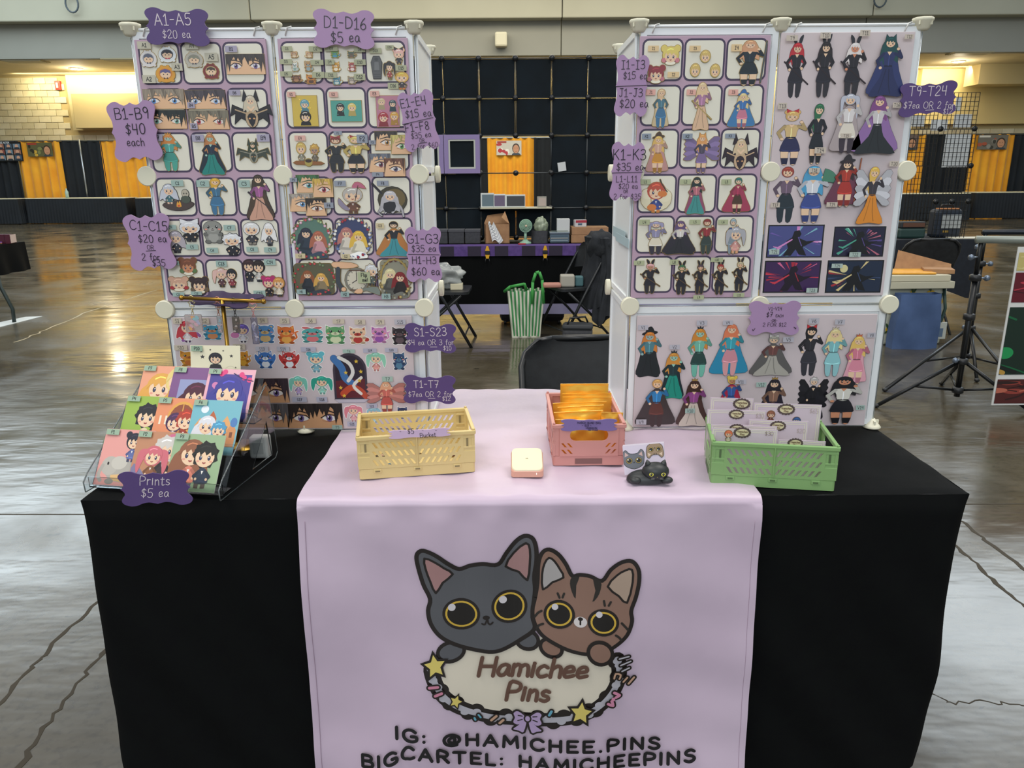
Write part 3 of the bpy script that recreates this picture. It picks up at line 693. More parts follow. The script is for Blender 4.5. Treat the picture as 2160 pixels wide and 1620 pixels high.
mb.lathe([(w * .95, -.03), (w * .97, -.026), (w * .3, -.024)], M('#7fa388', .5), 24, FT); mb.build('fan_guard', t)
for i in range(4):
    a = i * pi / 2 + .3; mb = MB(); mb.prism([(cos(a + d) * w * q, sin(a + d) * w * q) for d, q in ((0, .15), (-.35, .85), (.15, .9), (.55, .7), (.3, .2))], .003, M('#a9c7ae', .4), FT @ Matrix.Translation((0, 0, -.012))); mb.build('blade', t)
mb = MB(); mb.lathe([(w * .2, 0), (w * .2, .02), (w * .1, .024)], M('#c9b99c', .4), 14, FT); mb.build('hub_cap', t); mb = MB(); mb.lathe([(w * .5, -.06), (w * .6, -.02), (w * .5, -.018)], MINT, 14, FT); mb.build('motor_housing', t)
o, w, h = std('red_strap', 'small red strap lying in front of the mint fan', 'strap', 1093, 1109, 511, 514, IY - .15, M('#a82832', .5), .04, .003); o.location.z = zt
x, w, h = on_table(1122, 1157, 487); t = thing('canvas_bag', 'dark grey canvas bag stuffed with a plastic bag on the booth table', 'bag', (x, IY, zt))
mb = MB()
def cb(u, v):
    a = u * 2 * pi; k = 1 + .06 * sin(3 * a); return (w * k * (1 - .08 * v) * max(-1, min(1, 1.25 * cos(a))), .08 + .07 * k * max(-1, min(1, 1.25 * sin(a))), h * v)
mb.grid(cb, 28, 6, GRB, True, None, True); mb.build('bag_body', t)
mb = MB(); blob(mb, w * .8, .07, .075, M('#b9c4a8', .15, 0, .6, 0, .45),   .3, 2.4, 5, 30, 20, Matrix.Translation((.01, .08, h + .045))); o = mb.build('plastic_bag'); o.location = t.location; tag(o, 'crumpled translucent plastic bag stuffed in the dark grey canvas bag', 'bag')
x, w, h = on_table(1160, 1201, 490); t = thing('storage_tub', 'clear storage tub under a white box on the booth table', 'tub', (x, IY, zt))
mb = MB(); mb.box(-w, w, 0, .16, 0, h - .012, M('#5c6c76', .2, 0, .5), .01); mb.build('tub_body', t); mb = MB(); mb.box(-w * 1.04, w * 1.04, -.01, .17, h - .012, h, M('#7f8c92', .3), .004); mb.build('lid', t)
mb = MB()
for k in range(5): mb.box(-w * .9, w * .85, -.003, 0, .02 + k * .022, .026 + k * .022, M(('#93a3a8', '#b7b1a0', '#47606f', '#9db1b7', '#6c7a6a')[k], .5))
mb.build('contents', t)
hh = h; x, w, h = on_table(1175, 1202, 462); mb = MB(); mb.box(-w, w, .02, .12, 0, h - hh, M('#c6c8c4', .5), .004); o = mb.build('white_box'); o.location = (x, IY, zt + hh); tag(o, 'plain white box standing on the clear storage tub', 'box')
x, w, h1 = on_table(1205, 1281, 496); mb = MB(); mb.box(-w, w, 0, .22, 0, h1, CARD, .004); o = mb.build('cardboard_box'); o.location = (x, IY, zt); tag(o, 'flat brown cardboard box, lower of two stacked on the booth table', 'box', 'flat cardboard boxes')
x, w, h2 = on_table(1206, 1283, 479); mb = MB(); mb.box(-w, w, 0, .22, 0, h2 - h1 - .002, CARD, .004); mb.box(-w, w, .1, .11, h2 - h1 - .002, h2 - h1, M('#b99c72', .4)); o = mb.build('cardboard_box'); o.location = (x, IY, zt + h1 + .001); tag(o, 'flat brown cardboard box, upper of two stacked on the booth table', 'box', 'flat cardboard boxes')
x, w, h3 = on_table(1213, 1238, 464); t = thing('snack_carton', 'small red and white carton on top of the stacked cardboard boxes', 'carton', (x, IY + .03, zt + h2), .2)
mb = MB(); mb.box(-w, w, 0, .06, 0, h3 - h2, M('#c8c6c4', .5), .004); mb.build('carton_body', t); mb = MB(); mb.box(-w * .9, w, -.002, 0, (h3 - h2) * .6, (h3 - h2) * .95, M('#a83240', .5)); mb.box(-w * .5, w * .2, -.0025, 0, (h3 - h2) * .25, (h3 - h2) * .5, M('#3e5a72', .5)); mb.build('red_band', t)

# ---- folding chairs
CHB = M('#17191b', .38, 0, .5); CHS = noisy('chair_vinyl', '#15171a', '#1d2023', 30, (.4, .5), .05, 300)
def folding_chair(loc, rz, lab, w=.225, top=.8):
    t = thing('folding_chair', lab, 'chair', loc, rz, 'black folding chairs')
    fr = [(-w, -.24, .0), (-w, -.02, .40), (-w, .16, .70), (-w * .93, .195, top - .05), (-w * .72, .212, top - .008), (-w * .5, .216, top), (w * .5, .216, top), (w * .72, .212, top - .008), (w * .93, .195, top - .05), (w, .16, .70), (w, -.02, .40), (w, -.24, .0)]
    mb = MB(); mb.tube(fr[:6], .0125, CHB, 10); mb.build('front_leg_frame', t); mb = MB(); mb.tube(fr[6:], .0125, CHB, 10); mb.build('front_leg_frame', t)
    mb = MB()
    def bk(u, v):
        x = (u - .5) * 2; ed = 1.0 - .27 * max(0, (v - .72) / .28) ** 2 - .03 * (1 - v); y = .196 - .055 * (1 - v) + .035 * (1 - x * x) * (1 if True else 0) - .012
        return (x * w * ed * .97, y, top - .20 + .20 * v - .02 * x * x * (1 - v))
    mb.grid(bk, 16, 6, CHS); mb.grid(lambda u, v: Vector(bk(1 - u, v)) + Vector((0, .014, 0)), 16, 6, CHS); mb.tube([fr[5], fr[6]], .0125, CHB, 10); mb.build('backrest', t)
    mb = MB(); mb.prism(rrect(-w * .93, -.22, w * .93, .16, .05), .022, CHS, Matrix.Translation((0, 0, .435))); mb.build('seat', t)
    for s_ in (-1, 1):
        mb = MB(); mb.tube([(s_ * w * .88, -.16, .43), (s_ * w * .88, .05, .24), (s_ * w * .88, .28, .0)], .011, CHB, 8); mb.build('rear_leg', t)
    mb = MB(); mb.tube([(-w, -.185, .10), (w, -.185, .10)], .007, CHB, 8); mb.build('front_stretcher', t)
    mb = MB(); mb.tube([(-w * .88, .2, .09), (w * .88, .2, .09)], .007, CHB, 8); mb.build('rear_stretcher', t)
    return t
a = PY(1240, 712, 1.3)
folding_chair((a.x, 1.08, 0), R(4), 'black folding chair right behind the display table', .235, .79)
folding_chair((-.56, 4.85, 0), R(88), 'black folding chair holding a plastic bag, beside the left display tower')
folding_chair((.53, 5.02, 0), R(-65), 'black folding chair with a dark jacket on its back')
a = PY(1962, 497, 5.2); folding_chair((a.x, 5.3, 0), R(176), 'black folding chair with its back before the right booth table', .235, .81)
mb = MB(); blob(mb, .19, .12, .10, M('#c4c8c4', .2, 0, .6, 0, .55), .42, 2.3, 9, 44, 26); o = mb.build('plastic_bag'); o.location = (-.60, 4.85, .565); tag(o, 'crumpled clear plastic bag on the seat of the left folding chair', 'bag')
mb = MB(); mb.box(-.05, .05, -.04, .04, 0, .05, M('#cfc6a8', .5), .003); o = mb.build('small_box'); o.location = (-.45, 4.8, .458); tag(o, 'small cream box beside the plastic bag on the chair seat', 'box')
# jacket
JK = noisy('jacket_cloth', '#1c1f23', '#282b30', 12, (.85, .95), .2, 90)
jt = thing('jacket', 'dark grey hooded jacket hung over the folding chair back', 'jacket', (.635, 4.93, 0), R(-65))
def jk(sx, ln, wid, seed, y0):
    mb = MB()
    def fn(u, v):
        a = u * 2 * pi; fold = 1 + .18 * sin(4 * a + seed) * (.3 + v) + .1 * sin(7 * a + 2 * seed); taper = .7 + .5 * v - .35 * v * v
        return (sx + wid * cos(a) * taper * fold, y0 + .055 * sin(a) * fold * (.8 + .4 * v) + .03 * sin(v * 5), .86 - ln * v + .04 * sin(a * 2) * v)
    mb.grid(fn, 36, 14, JK, True, None, True); mb.add([(sx, y0, .88)] + [fn(i / 36, 0) for i in range(36)], [(0, i + 1, (i + 1) % 36 + 1) for i in range(36)], JK, True); return mb
jk(0, .55, .17, 1, .06).build('jacket_body', jt); jk(.13, .68, .065, 3, .09).build('sleeve', jt); jk(-.12, .5, .055, 5, .10).build('sleeve', jt)
mb = MB(); blob(mb, .15, .09, .12, JK, .35, 2.2, 4, 24, 14, Matrix.Translation((.02, .1, .80))); mb.build('hood', jt)
for nm, dx, dy, w, d, h, col, lab in (('pink_pouch', -.13, -.04, .075, .05, .035, '#b07a6a', 'small pink pouch on the seat of the chair with the jacket'), ('paper_carton', .0, .0, .06, .05, .10, '#a39f92', 'cream carton on the seat of the chair with the jacket'), ('teal_carton', .10, .02, .035, .04, .085, '#44686c', 'teal carton beside the cream carton on the chair seat')):
    mb = MB(); mb.box(-w, w, -d, d, 0, h, M(col, .6), .012); o = mb.build(nm); o.location = (.47 + dx, 4.92 + dy, .458); tag(o, lab, 'pouch' if 'pouch' in nm else 'carton')
# striped tote, luggage and cooler on the floor
a = PZ(1110, 712, 0); t = thing('striped_tote', 'green and white striped shopping bag standing on the floor', 'bag', (a.x, a.y, 0), .05)
w0 = .122; H = .40; GRN = M('#3f8a4f', .7); OFW = M('#d3d3bf', .75)
mb = MB(); ns = 19
for i in range(ns):
    m = OFW if i % 2 == 0 else GRN
    def st(u, v, i=i): x = (-1 + 2 * (i + u) / ns) * w0 * (1 + .3 * v); return (x, -.0 - .02 * v + .01 * sin(v * 9 + i), .01 + H * v + .006 * sin(i * 2.1) * v)
    mb.grid(st, 1, 8, m); mb.grid(lambda u, v, i=i: Vector(st(1 - u, v)) + Vector((0, .16, 0)), 1, 5, m)
mb.build('striped_panel', t)
mb = MB()
for s_ in (-1, 1):
    for k in range(7):
        m = OFW if k % 2 == 0 else GRN
        mb.grid(lambda u, v: (s_ * w0 * (1 + .3 * v) - s_ * .01 * sin(u * 3), (-.02 * v) + .16 * (k + (u if s_ > 0 else 1 - u)) / 7 + (.02 * v) * ((k + u) / 7), .01 + H * v), 1, 5, m)
mb.box(-w0, w0, 0, .16, 0, .012, OFW); mb.build('side_panel', t)
for x, y, l in ((.1, -.02, .17), (-.06, .16, .07)):
    mb = MB(); P = [(x - .05, y, H - .1), (x - .045, y - .004, H + l * .5), (x - .02, y - .004, H + l * .95), (x + .01, y - .004, H + l), (x + .035, y - .004, H + l * .6), (x + .05, y, H - .1)] if x > 0 else [(x - .12, y, H - .02), (x - .07, y - .06, H + .03), (x + .05, y - .08, H + .055), (x + .08, y, H - .02)]
    for q in range(len(P) - 1): p, r_ = Vector(P[q]), Vector(P[q + 1]); d = Vector((0, .0, 0)); mb.tube([p, r_], .014, M('#3f9a46', .6), 6)
    mb.build('handle', t)
a = PZ(1120, 690, 0); t = thing('suitcase', 'black suitcase with a dark red top lying behind the striped bag', 'suitcase', (a.x + .02, a.y + .12, 0))
mb = MB(); mb.box(-.31, .3, 0, .36, .02, .29, M('#15161a', .6), .05); mb.build('case_body', t); mb = MB(); mb.box(-.29, .28, .01, .34, .25, .335, M('#571318', .6), .03); mb.build('case_top', t)
mb = MB(); mb.tube([(-.1, .0, .31), (-.08, -.02, .35), (.08, -.02, .35), (.1, .0, .31)], .01, BLACKP, 8); mb.build('handle', t)
for x in (-.26, .25): mb = MB(); mb.lathe([(.02, -.012), (.02, .012)], BLACKP, 10, Matrix.Translation((x, .04, .02)) @ Matrix.Rotation(pi / 2, 4, 'Y')); mb.build('wheel', t)
a = PZ(1217, 738, 0); t = thing('cooler_bag', 'black soft cooler bag on the floor behind the folding chair', 'bag', (a.x, a.y, 0), -.12)
mb = MB(); mb.box(-.12, .12, 0, .17, 0, .17, GRB, .03); mb.build('bag_body', t); mb = MB(); mb.box(-.125, .125, -.005, .175, .155, .2, M('#26292c', .7), .025); mb.build('lid', t); mb = MB(); mb.box(-.02, .1, -.02, 0, .02, .12, M('#2a2d30', .8), .012); mb.build('front_pocket', t)
mb = MB(); mb.box(.06, .09, -.025, -.018, .03, .04, M('#b33a2c', .5)); mb.build('red_tag', t); mb = MB(); mb.tube([(-.08, .03, .2), (-.06, .05, .25), (.06, .12, .25), (.08, .14, .2)], .008, BLACKP, 6); mb.build('strap', t)
a = PZ(1205, 738, 0); t = thing('drink_can', 'silver and red drink can standing before the cooler bag', 'can', (a.x - .02, a.y - .13, 0))
mb = MB(); mb.lathe([(.024, 0), (.032, .008), (.032, .105), (.026, .118)], M('#b9bcc0', .25, .8), 18); mb.build('can_body', t); mb = MB(); mb.lathe([(.0325, .06), (.0325, .085)], M('#c8502c', .4), 18); mb.lathe([(.0325, .02), (.0325, .05)], M('#6f7fa0', .4), 18); mb.build('printed_band', t); mb = MB(); mb.lathe([(.024, .118), (.024, .116)], M('#d9dbde', .3, .7), 14); mb.build('can_lid', t)

# ---- left table
t = thing('side_table', 'small table under a short black cloth at the left edge', 'table', (0, 0, 0))
cxr = PZ(50, 510, .74); Xr = cxr.x; Y1 = cxr.y; Xf = PZ(44, 512, .74).x
mb = MB(); mb.box(-7.2, Xr - .01, Y1 - .75, Y1, .70, .735, M('#202224', .6)); mb.build('table_top', t)
mb = MB(); mb.box(-7.2, Xr, Y1 - .76, Y1 + .01, .735, .741, BCLOTH, 0); mb.build('cloth_top', t)
mb = MB()
def dr(u, v):
    cor = max(0, (u - .86) / .14); dz = .30 + .02 * sin(u * 20) + .22 * cor * cor; return (-7.2 + u * (Xr + 7.2) + .04 * cor * v, Y1 - .765 - .03 * v * (1 + .5 * sin(u * 40)), .741 - dz * v)
mb.grid(dr, 80, 6, BCLOTH); mb.build('front_drop', t)
mb = MB()
def dr2(u, v):
    cor = max(0, (.2 - u) / .2); dz = .28 + .24 * cor * cor; return (Xr + .03 * v + .02 * v * sin(u * 18), Y1 - .765 + u * .78, .741 - dz * v)
mb.grid(dr2, 30, 6, BCLOTH); mb.build('side_drop', t)
lt = PZ(0, 605, 0); a0 = PY(2, 606, Y1 - .5); a1 = PY(27, 652, Y1 - .5); a2 = PY(31, 684, Y1 - .5)
mb = MB(); mb.tube([(a0.x - .1, Y1 - .4, .71), (a0.x, a0.y, a0.z), (a1.x, a1.y, a1.z), (a2.x, a2.y, 0.0)], .018, M('#2e3a38', .4, .3), 8); mb.build('leg', t)
mb = MB(); mb.tube([(-6.9, Y1 - .5, .71), (-6.75, Y1 - .5, .3), (-6.72, Y1 - .5, 0)], .018, M('#2e3a38', .4, .3), 8); mb.build('leg', t)
for i in range(3):
    a = PY(20 - i * 11, 505, Y1 - .14); tt = thing('ring_box', 'dark red display box, %s on the left side table' % ('nearest the table corner' if i == 0 else 'second from the table corner' if i == 1 else 'third from the table corner'), 'box', (a.x, Y1 - .14, .741), R(8), 'dark red boxes on the side table')
    mb = MB(); mb.prism([(-.09, 0), (.04, 0), (.04, .05), (-.02, .09), (-.09, .09)], .045, M('#4a0f22', .4), Matrix.Translation((0, 0, 0)) @ Matrix.Rotation(pi / 2, 4, 'X') @ Matrix.Rotation(pi / 2, 4, 'Y')); mb.build('box_body', tt); mb = MB(); mb.box(.046, .05, -.08, .03, .005, .085, M('#c9b5ae', .4)); mb.build('pale_edge', tt)
a = PZ(12, 512, .741); mb = MB(); mb.box(-.14, .08, -.05, .05, 0, .022, M('#6a3f9e', .5), .006); o = mb.build('purple_case'); o.location = (a.x - .02, Y1 - .30, .741); tag(o, 'flat purple case in front of the dark red boxes', 'case')
a = PZ(24, 509, .741); mb = MB(); mb.tube([(-.05, 0, .008), (.05, 0, .008)], .007, M('#a06a3a', .4), 8); o = mb.build('marker_pen'); o.location = (Xr - .09, Y1 - .28, .741); tag(o, 'small brown pen beside the flat purple case', 'pen')
P = [PZ(x, y, .004) for x, y in ((-30, 697), (-30, 686), (54, 668), (89, 667))]; mb = MB(); mb.add([tuple(p) for p in P] + [(p.x, p.y, .001) for p in P], [(0, 1, 2, 3), (7, 6, 5, 4), (0, 3, 7, 4)], M('#d9dfdd', .5)); tag(mb.build('paper_sheet'), 'white paper sheet lying on the floor by the side table leg', 'paper')

# ---- right booth
bt = thing('booth_table', 'booth table under a dark navy cloth at the right', 'table', (0, 0, 0)); NV = noisy('navy_cloth', '#0f141c', '#171d26', 25, (.85, .95))
c1 = PZ(2064, 505, .74); TX = c1.x; TYf = c1.y
mb = MB(); mb.box(2.3, TX - .02, TYf, TYf + .75, .71, .735, M('#1a1b1e', .6)); mb.build('table_top', bt); mb = MB(); mb.box(2.3, TX, TYf - .01, TYf + .76, .735, .741, NV); mb.build('cloth_top', bt)
mb = MB(); mb.grid(lambda u, v: (2.3 + u * (TX - 2.3) + .05 * v * (u > .97), TYf - .015 - .04 * v * abs(sin(u * 22)), .741 - v * (.46 + .12 * max(0, (u - .85) / .15))), 90, 6, NV); mb.build('front_drop', bt)
mb = MB(); mb.grid(lambda u, v: (TX + .03 * v * (1 + sin(u * 14)), TYf - .015 + u * .78, .741 - v * (.58 - .15 * u)), 24, 6, NV); mb.build('side_drop', bt)
for x in (2.5, TX - .15): mb = MB(); mb.tube([(x, TYf + .4, 0), (x, TYf + .4, .71)], .016, BLACKM, 6); mb.build('leg', bt)
def mesh_panel(px0, px1, pyt, pyb, Y, nx, nz, lab, zfix=None, knobs=(), th=.0022):
    a = PY(px0, pyb, Y); b_ = PY(px1, pyt, Y); w = b_.x - a.x; z0 = zfix if zfix is not None else a.z; h = b_.z - z0
    t = thing('wire_grid', lab, 'grid', (a.x, Y, z0), 0, 'black wire mesh panels'); mb = MB()
    for i in range(nx + 1): mb.box(w * i / nx - th, w * i / nx + th, -th, th, 0, h, BLACKM)
    for j in range(nz + 1): mb.box(0, w, -th - .002, th - .002, h * j / nz - th, h * j / nz + th, BLACKM)
    mb.build('wire_mesh', t)
    for kx, kz in knobs: mb = MB(); mb.lathe([(.012, -.02), (.026, -.015), (.026, 0)], KNOB, 12, Matrix.Translation((kx * w, 0, kz * h)) @ Matrix.Rotation(pi / 2, 4, 'X')); mb.build('connector', t)
    return t
MY = TYf + .42
mesh_panel(1908, 1985, 195, 272, MY, 8, 8, 'upper left wire mesh panel beside the right display tower'); mesh_panel(1985, 2068, 195, 272, MY, 8, 8, 'upper right wire mesh panel below the ceiling lights', None, [(0, 0), (1, 0)])
mesh_panel(1903, 1981, 273, 350, MY, 8, 8, 'middle wire mesh panel before the black drape'); mesh_panel(1981, 2060, 273, 350, MY, 8, 8, 'middle wire mesh panel holding the large white sheet', None, [(1, 0)])
mesh_panel(1900, 1976, 351, 500, MY, 8, 12, 'lower wire mesh panel standing on the right booth table', .742); mesh_panel(1976, 2050, 351, 500, MY, 8, 12, 'lower right wire mesh panel standing on the right booth table', .742)
mesh_panel(1966, 2044, 425, 490, MY - .32, 8, 8, 'small wire mesh cube front on the right booth table', .742, [(0, 1), (.5, 1), (1, 1)])
for px0, py0, px1, py1, lab in ((1986, 283, 2050, 353, 'large white sheet behind the wire mesh on the right'), (1922, 243, 1952, 267, 'white sheet on the mesh just below the T9-T24 sign, leftmost'), (1962, 252, 2000, 276, 'white sheet on the mesh, middle of three under the T9-T24 sign'), (2010, 241, 2051, 269, 'white sheet on the mesh, rightmost of three under the T9-T24 sign'), (2014, 205, 2029, 234, 'narrow white sheet on the mesh right of the T9-T24 sign')):
    a = PY(px0, py1, MY + .02); b_ = PY(px1, py0, MY + .02); mb = MB(); mb.box(a.x, b_.x, 0, .003, a.z, b_.z, M('#cfd3d2', .6)); o = mb.build('paper_sheet'); o.location.y = MY + .02; tag(o, lab, 'paper', 'white sheets on the wire mesh')
a = PZ(1935, 492, .742); t = thing('navy_carrier', 'dark navy carrier case with a pale window on the right booth table', 'case', (a.x, TYf + .2, .742), .05)
mb = MB(); mb.box(-.13, .13, 0, .16, 0, .27, M('#1c2634', .5), .03); mb.build('case_body', t); mb = MB(); mb.box(-.085, .11, -.006, 0, .09, .22, M('#a9adac', .4), .004); mb.build('window_panel', t); mb = MB(); mb.tube([(-.06, .08, .27), (-.05, .08, .31), (.06, .08, .31), (.07, .08, .27)], .01, BLACKP, 8); mb.build('handle', t); mb = MB(); mb.box(-.1, .1, .02, .1, .268, .28, M('#b0703a', .5), .004); mb.build('orange_trim', t)
mb = MB()
for i in range(3): mb.box(-.06 + i * .022, -.045 + i * .022, -.008, 0, .05, .07, M('#a8893c', .5))
mb.build('gold_lettering', t)
a = PZ(1895, 497, .742); mb = MB(); mb.box(-.16, .1, 0, .14, 0, .1, M('#1f3a36', .5), .02); mb.box(-.13, .08, -.003, 0, .11, .15, M('#5a3a2a', .5)); mb.box(-.15, .09, 0, .12, .1, .16, M('#22272b', .6), .01); o = mb.build('green_case'); o.location = (a.x - .02, TYf + .12, .742); tag(o, 'dark green case beside the navy carrier, half behind the display tower', 'case')
a = PZ(1995, 495, .742); mb = MB(); mb.add([(-.22, -.06, 0), (.25, -.07, 0), (.12, .08, 0), (-.2, .09, 0), (-.22, -.06, .008), (.25, -.07, .008), (.12, .08, .008), (-.2, .09, .008)], [(3, 2, 1, 0), (4, 5, 6, 7), (0, 1, 5, 4), (1, 2, 6, 5), (2, 3, 7, 6), (3, 0, 4, 7)], M('#d9d3bd', .5)); o = mb.build('paper_stack'); o.location = (a.x, TYf + .12, .742); tag(o, 'loose cream papers on the right booth table edge', 'paper')
# bags and boxes in front of the chair
a = PZ(1929, 736, 0); t = thing('lemon_tote', 'lemon-print white tote bag standing behind the blue bag', 'bag', (a.x + .06, a.y + .16, 0), .06); LW = M('#c9cdbd', .6)
mb = MB(); mb.box(-.27, .24, 0, .22, 0, .47, LW, .02); mb.build('bag_body', t)
A = Art(.5, .46); r2 = random.Random(4)
for i in range(16):
    x, y = r2.uniform(.04, .96), r2.uniform(.05, .95); A.ell(x, y, .07, .05, '#d8b02c', r2.uniform(0, 3))
    for k in range(3): a_ = r2.uniform(0, 6); A.ell(x + .08 * cos(a_), y + .08 * sin(a_), .06, .018, '#3d5a34', a_)
A.clip_rect(); mb = MB(); A.mesh(mb, .002); o = mb.build('lemon_print', t, WALL(-.012, -.001, .235))
mb = MB(); mb.tube([(.2, -.01, .47), (.22, -.03, .3), (.19, -.03, .14), (.17, -.02, .10)], .012, M('#26403a', .5), 6); mb.build('strap', t)
mb = MB(); mb.box(-.05, .05, -.012, 0, -.07, .07, M('#b9bdb4', .5), .004); mb.box(-.03, .02, -.014, -.012, -.05, .02, M('#5a7088', .5)); o = mb.build('luggage_tag', t); o.location = (.2, -.03, .12)
t = thing('blue_tote', 'plain blue fabric tote bag standing on the floor at right', 'bag', (a.x, a.y, 0), .03); mb = MB()
BLU = noisy('blue_fabric', '#3c5278', '#485f88', 5, (.7, .85), .15, 30)
def bt_(u, v): x = (u - .5) * (.37 - .04 * v); return (x, -.02 * sin(u * pi) + .012 * sin(u * 8 + v * 6), .44 * v)
mb.grid(bt_, 14, 12, BLU); mb.grid(lambda u, v: Vector(bt_(1 - u, v)) + Vector((0, .10, 0)), 14, 12, BLU)
for s_ in (0, 1): mb.grid(lambda u, v: Vector(bt_(s_, v)) + Vector((0, .10 * (u if s_ else 1 - u), 0)), 4, 8, BLU)
mb.build('bag_body', t)
for i, (z0, h, dx, col, lab) in enumerate(((.47, .055, 0, '#b9b6a0', 'cream flat box, lower of two on the lemon-print tote'), (.527, .05, -.04, '#c4bfa6', 'cream flat box, upper of two under the yellow envelope'))):
    mb = MB(); mb.box(-.27 + dx, .25 + dx, 0, .34, 0, h, M(col, .6), .004); o = mb.build('flat_box'); o.location = (a.x + .05, a.y + .08, z0 + .001); o.rotation_euler = (0, 0, .04); tag(o, lab, 'box')
mb = MB(); mb.box(-.2, .17, 0, .26, 0, .016, noisy('padded_envelope', '#d7962a', '#e3a63a', 20, (.4, .5), .2, 60), .006); o = mb.build('envelope'); o.location = (a.x - .02, a.y + .11, .58); o.rotation_euler = (0, 0, -.05); tag(o, 'yellow padded envelope lying on the cream flat boxes', 'envelope')
t = thing('cardboard_box', 'open brown cardboard box leaning behind the yellow envelope', 'box', (a.x + .17, a.y + .34, .58), -.35)
mb = MB(); mb.add([(-.22, 0, 0), (.2, 0, 0), (.2, .03, .06), (-.2, .05, .16), (-.22, .006, 0), (.2, .006, 0)], [(0, 1, 2, 3)], CARD); mb.build('flap', t); mb = MB(); mb.box(-.02, .2, -.16, .0, 0, .035, CARD, .003); mb.build('box_body', t)
# light stands
def stand(pb, collar, low, top, feet, lab, r=.017):
    B = PZ(pb[0], pb[1], .06); base = Vector((B.x, B.y, 0)); zc = PY(collar[0], collar[1], base.y).z; zt_ = PY(top[0], top[1], base.y).z
    t = thing('light_stand', lab, 'tripod', base, 0, 'black tripod stands')
    mb = MB(); mb.tube([(0, 0, .06), (0, 0, zt_ * .78)], r, BLACKM, 12); mb.build('lower_pole', t); mb = MB(); mb.tube([(0, 0, zt_ * .78), (0, 0, zt_)], r * .75, BLACKM, 12); mb.build('upper_pole', t)
    for z in (zc, .10, zt_ * .78, zt_ * .55): mb = MB(); mb.lathe([(r * 1.2, z - .02), (r * 1.9, z - .015), (r * 1.9, z + .015), (r * 1.2, z + .02)], BLACKP, 12); mb.build('collar', t)
    for z, s_ in ((zt_ * .78, 1), (zt_ * .9, -1), (zc + .01, -1)):
        mb = MB(); mb.tube([(0, 0, z), (s_ * .05, -.02, z)], .006, M('#9aa6b4', .3, .7), 6); mb.lathe([(.014, -.012), (.018, 0), (.014, .012)], M('#6c7888', .3, .6), 10, Matrix.Translation((s_ * .055, -.02, z)) @ Matrix.Rotation(pi / 2, 4, 'Y')); mb.build('knob', t)
    for fx, fy in feet:
        Pf = PZ(fx, fy, 0) - base; d = Vector((Pf.x, Pf.y, 0)); L = d.length; L2 = min(L, 1.0); d = d.normalized() * (L if L < 1.0 else 1.0)
        mb = MB(); mb.tube([(d.x * .03, d.y * .03, zc), (d.x, d.y, .012)], .0115, BLACKM, 8); mb.build('leg', t)
        mb = MB(); mb.tube([(d.x * .03, d.y * .03, .10), (d.x * .55, d.y * .55, zc * .45 + .005)], .008, BLACKM, 8); mb.build('brace', t)
        mb = MB(); blob(mb, .018, .018, .014, BLACKP, 0, 1, 0, 8, 5, Matrix.Translation((d.x, d.y, .014))); mb.build('rubber_foot', t)
    return t, base, zt_
s1, b1, z1 = stand((2018, 836), (2025, 762), None, (2062, 505), [(1848, 860), (2172, 872), (1986, 813)], 'nearer black tripod light stand at the right')
s2, b2, z2 = stand((2036, 762), (2050, 692), None, (2072, 490), [(1856, 829), (2166, 842), (2060, 806)], 'farther black tripod light stand behind the nearer one')
bar = MB(); bar.tube([(b2.x - .02, b2.y, z2), (b2.x + 1.6, b2.y, z2)], .018, M('#1b222b', .3, .4), 10); bar.build('stand_crossbar').location = (0, 0, 0); o = bpy.data.objects['stand_crossbar']; tag(o, 'dark horizontal bar on the farther tripod stand', 'bar')
mb = MB(); mb.tube([(b1.x - .03, b1.y, z1), (b1.x + 1.5, b1.y - .25, z1 - .01)], .021, M('#8a918a', .35, .3), 12); tag(mb.build('stand_tube'), 'grey horizontal tube on the nearer tripod stand', 'bar')
# hanging picture banner on the right
BYp = b1.y - .15; a = PY(2146, 535, BYp); b_ = PY(2120, 868, BYp); xx = a.x
t = thing('picture_banner', 'hanging banner of red and green pictures at the right edge', 'banner', (xx, BYp, 0)); W_ = .62; zt_ = z1 - .03
mb = MB(); mb.box(0, W_, 0, .006, .05, zt_, M('#cfd0cc', .5)); mb.build('banner_sheet', t)
def pic(z0, z1_, bg, cols, seed):
    A = Art(W_ - .02, z1_ - z0); A.poly([(0, 0), (1, 0), (1, 1), (0, 1)], bg); r2 = random.Random(seed)
    for i in range(26):
        x, y = r2.random(), r2.random(); c_ = r2.choice(cols); a_ = r2.uniform(0, 3)
        if i % 3: A.line([(x, y), (x + .25 * cos(a_), y + .12), (x + .4 * cos(a_), y + .3 * sin(a_))], r2.uniform(.02, .07), c_, 3)
        else: A.ell(x, y, r2.uniform(.05, .16), r2.uniform(.04, .12), c_, a_)
    A.clip_rect(); mb = MB(); A.mesh(mb, .001); mb.build('picture', t, WALL(W_ / 2, -.001, (z0 + z1_) / 2))
zz = [PY(2130, y, BYp).z for y in (868, 800, 790, 648, 638, 575, 540, 530)]
pic(.06, zz[1], '#4a1a18', ('#8a3a30', '#2a1412', '#b0604c'), 1); pic(zz[2], zz[3], '#0a2418', ('#0f5a34', '#1c8a4c', '#0a1410', '#b08a3c', '#c97a34'), 2); pic(zz[4], zz[5], '#5a0c1c', ('#8c1a2c', '#2c0810', '#a83240'), 3); pic(zz[5] + .01, zt_ - .03, '#b8ab6a', ('#5a0c1c', '#cfc48a'), 5)
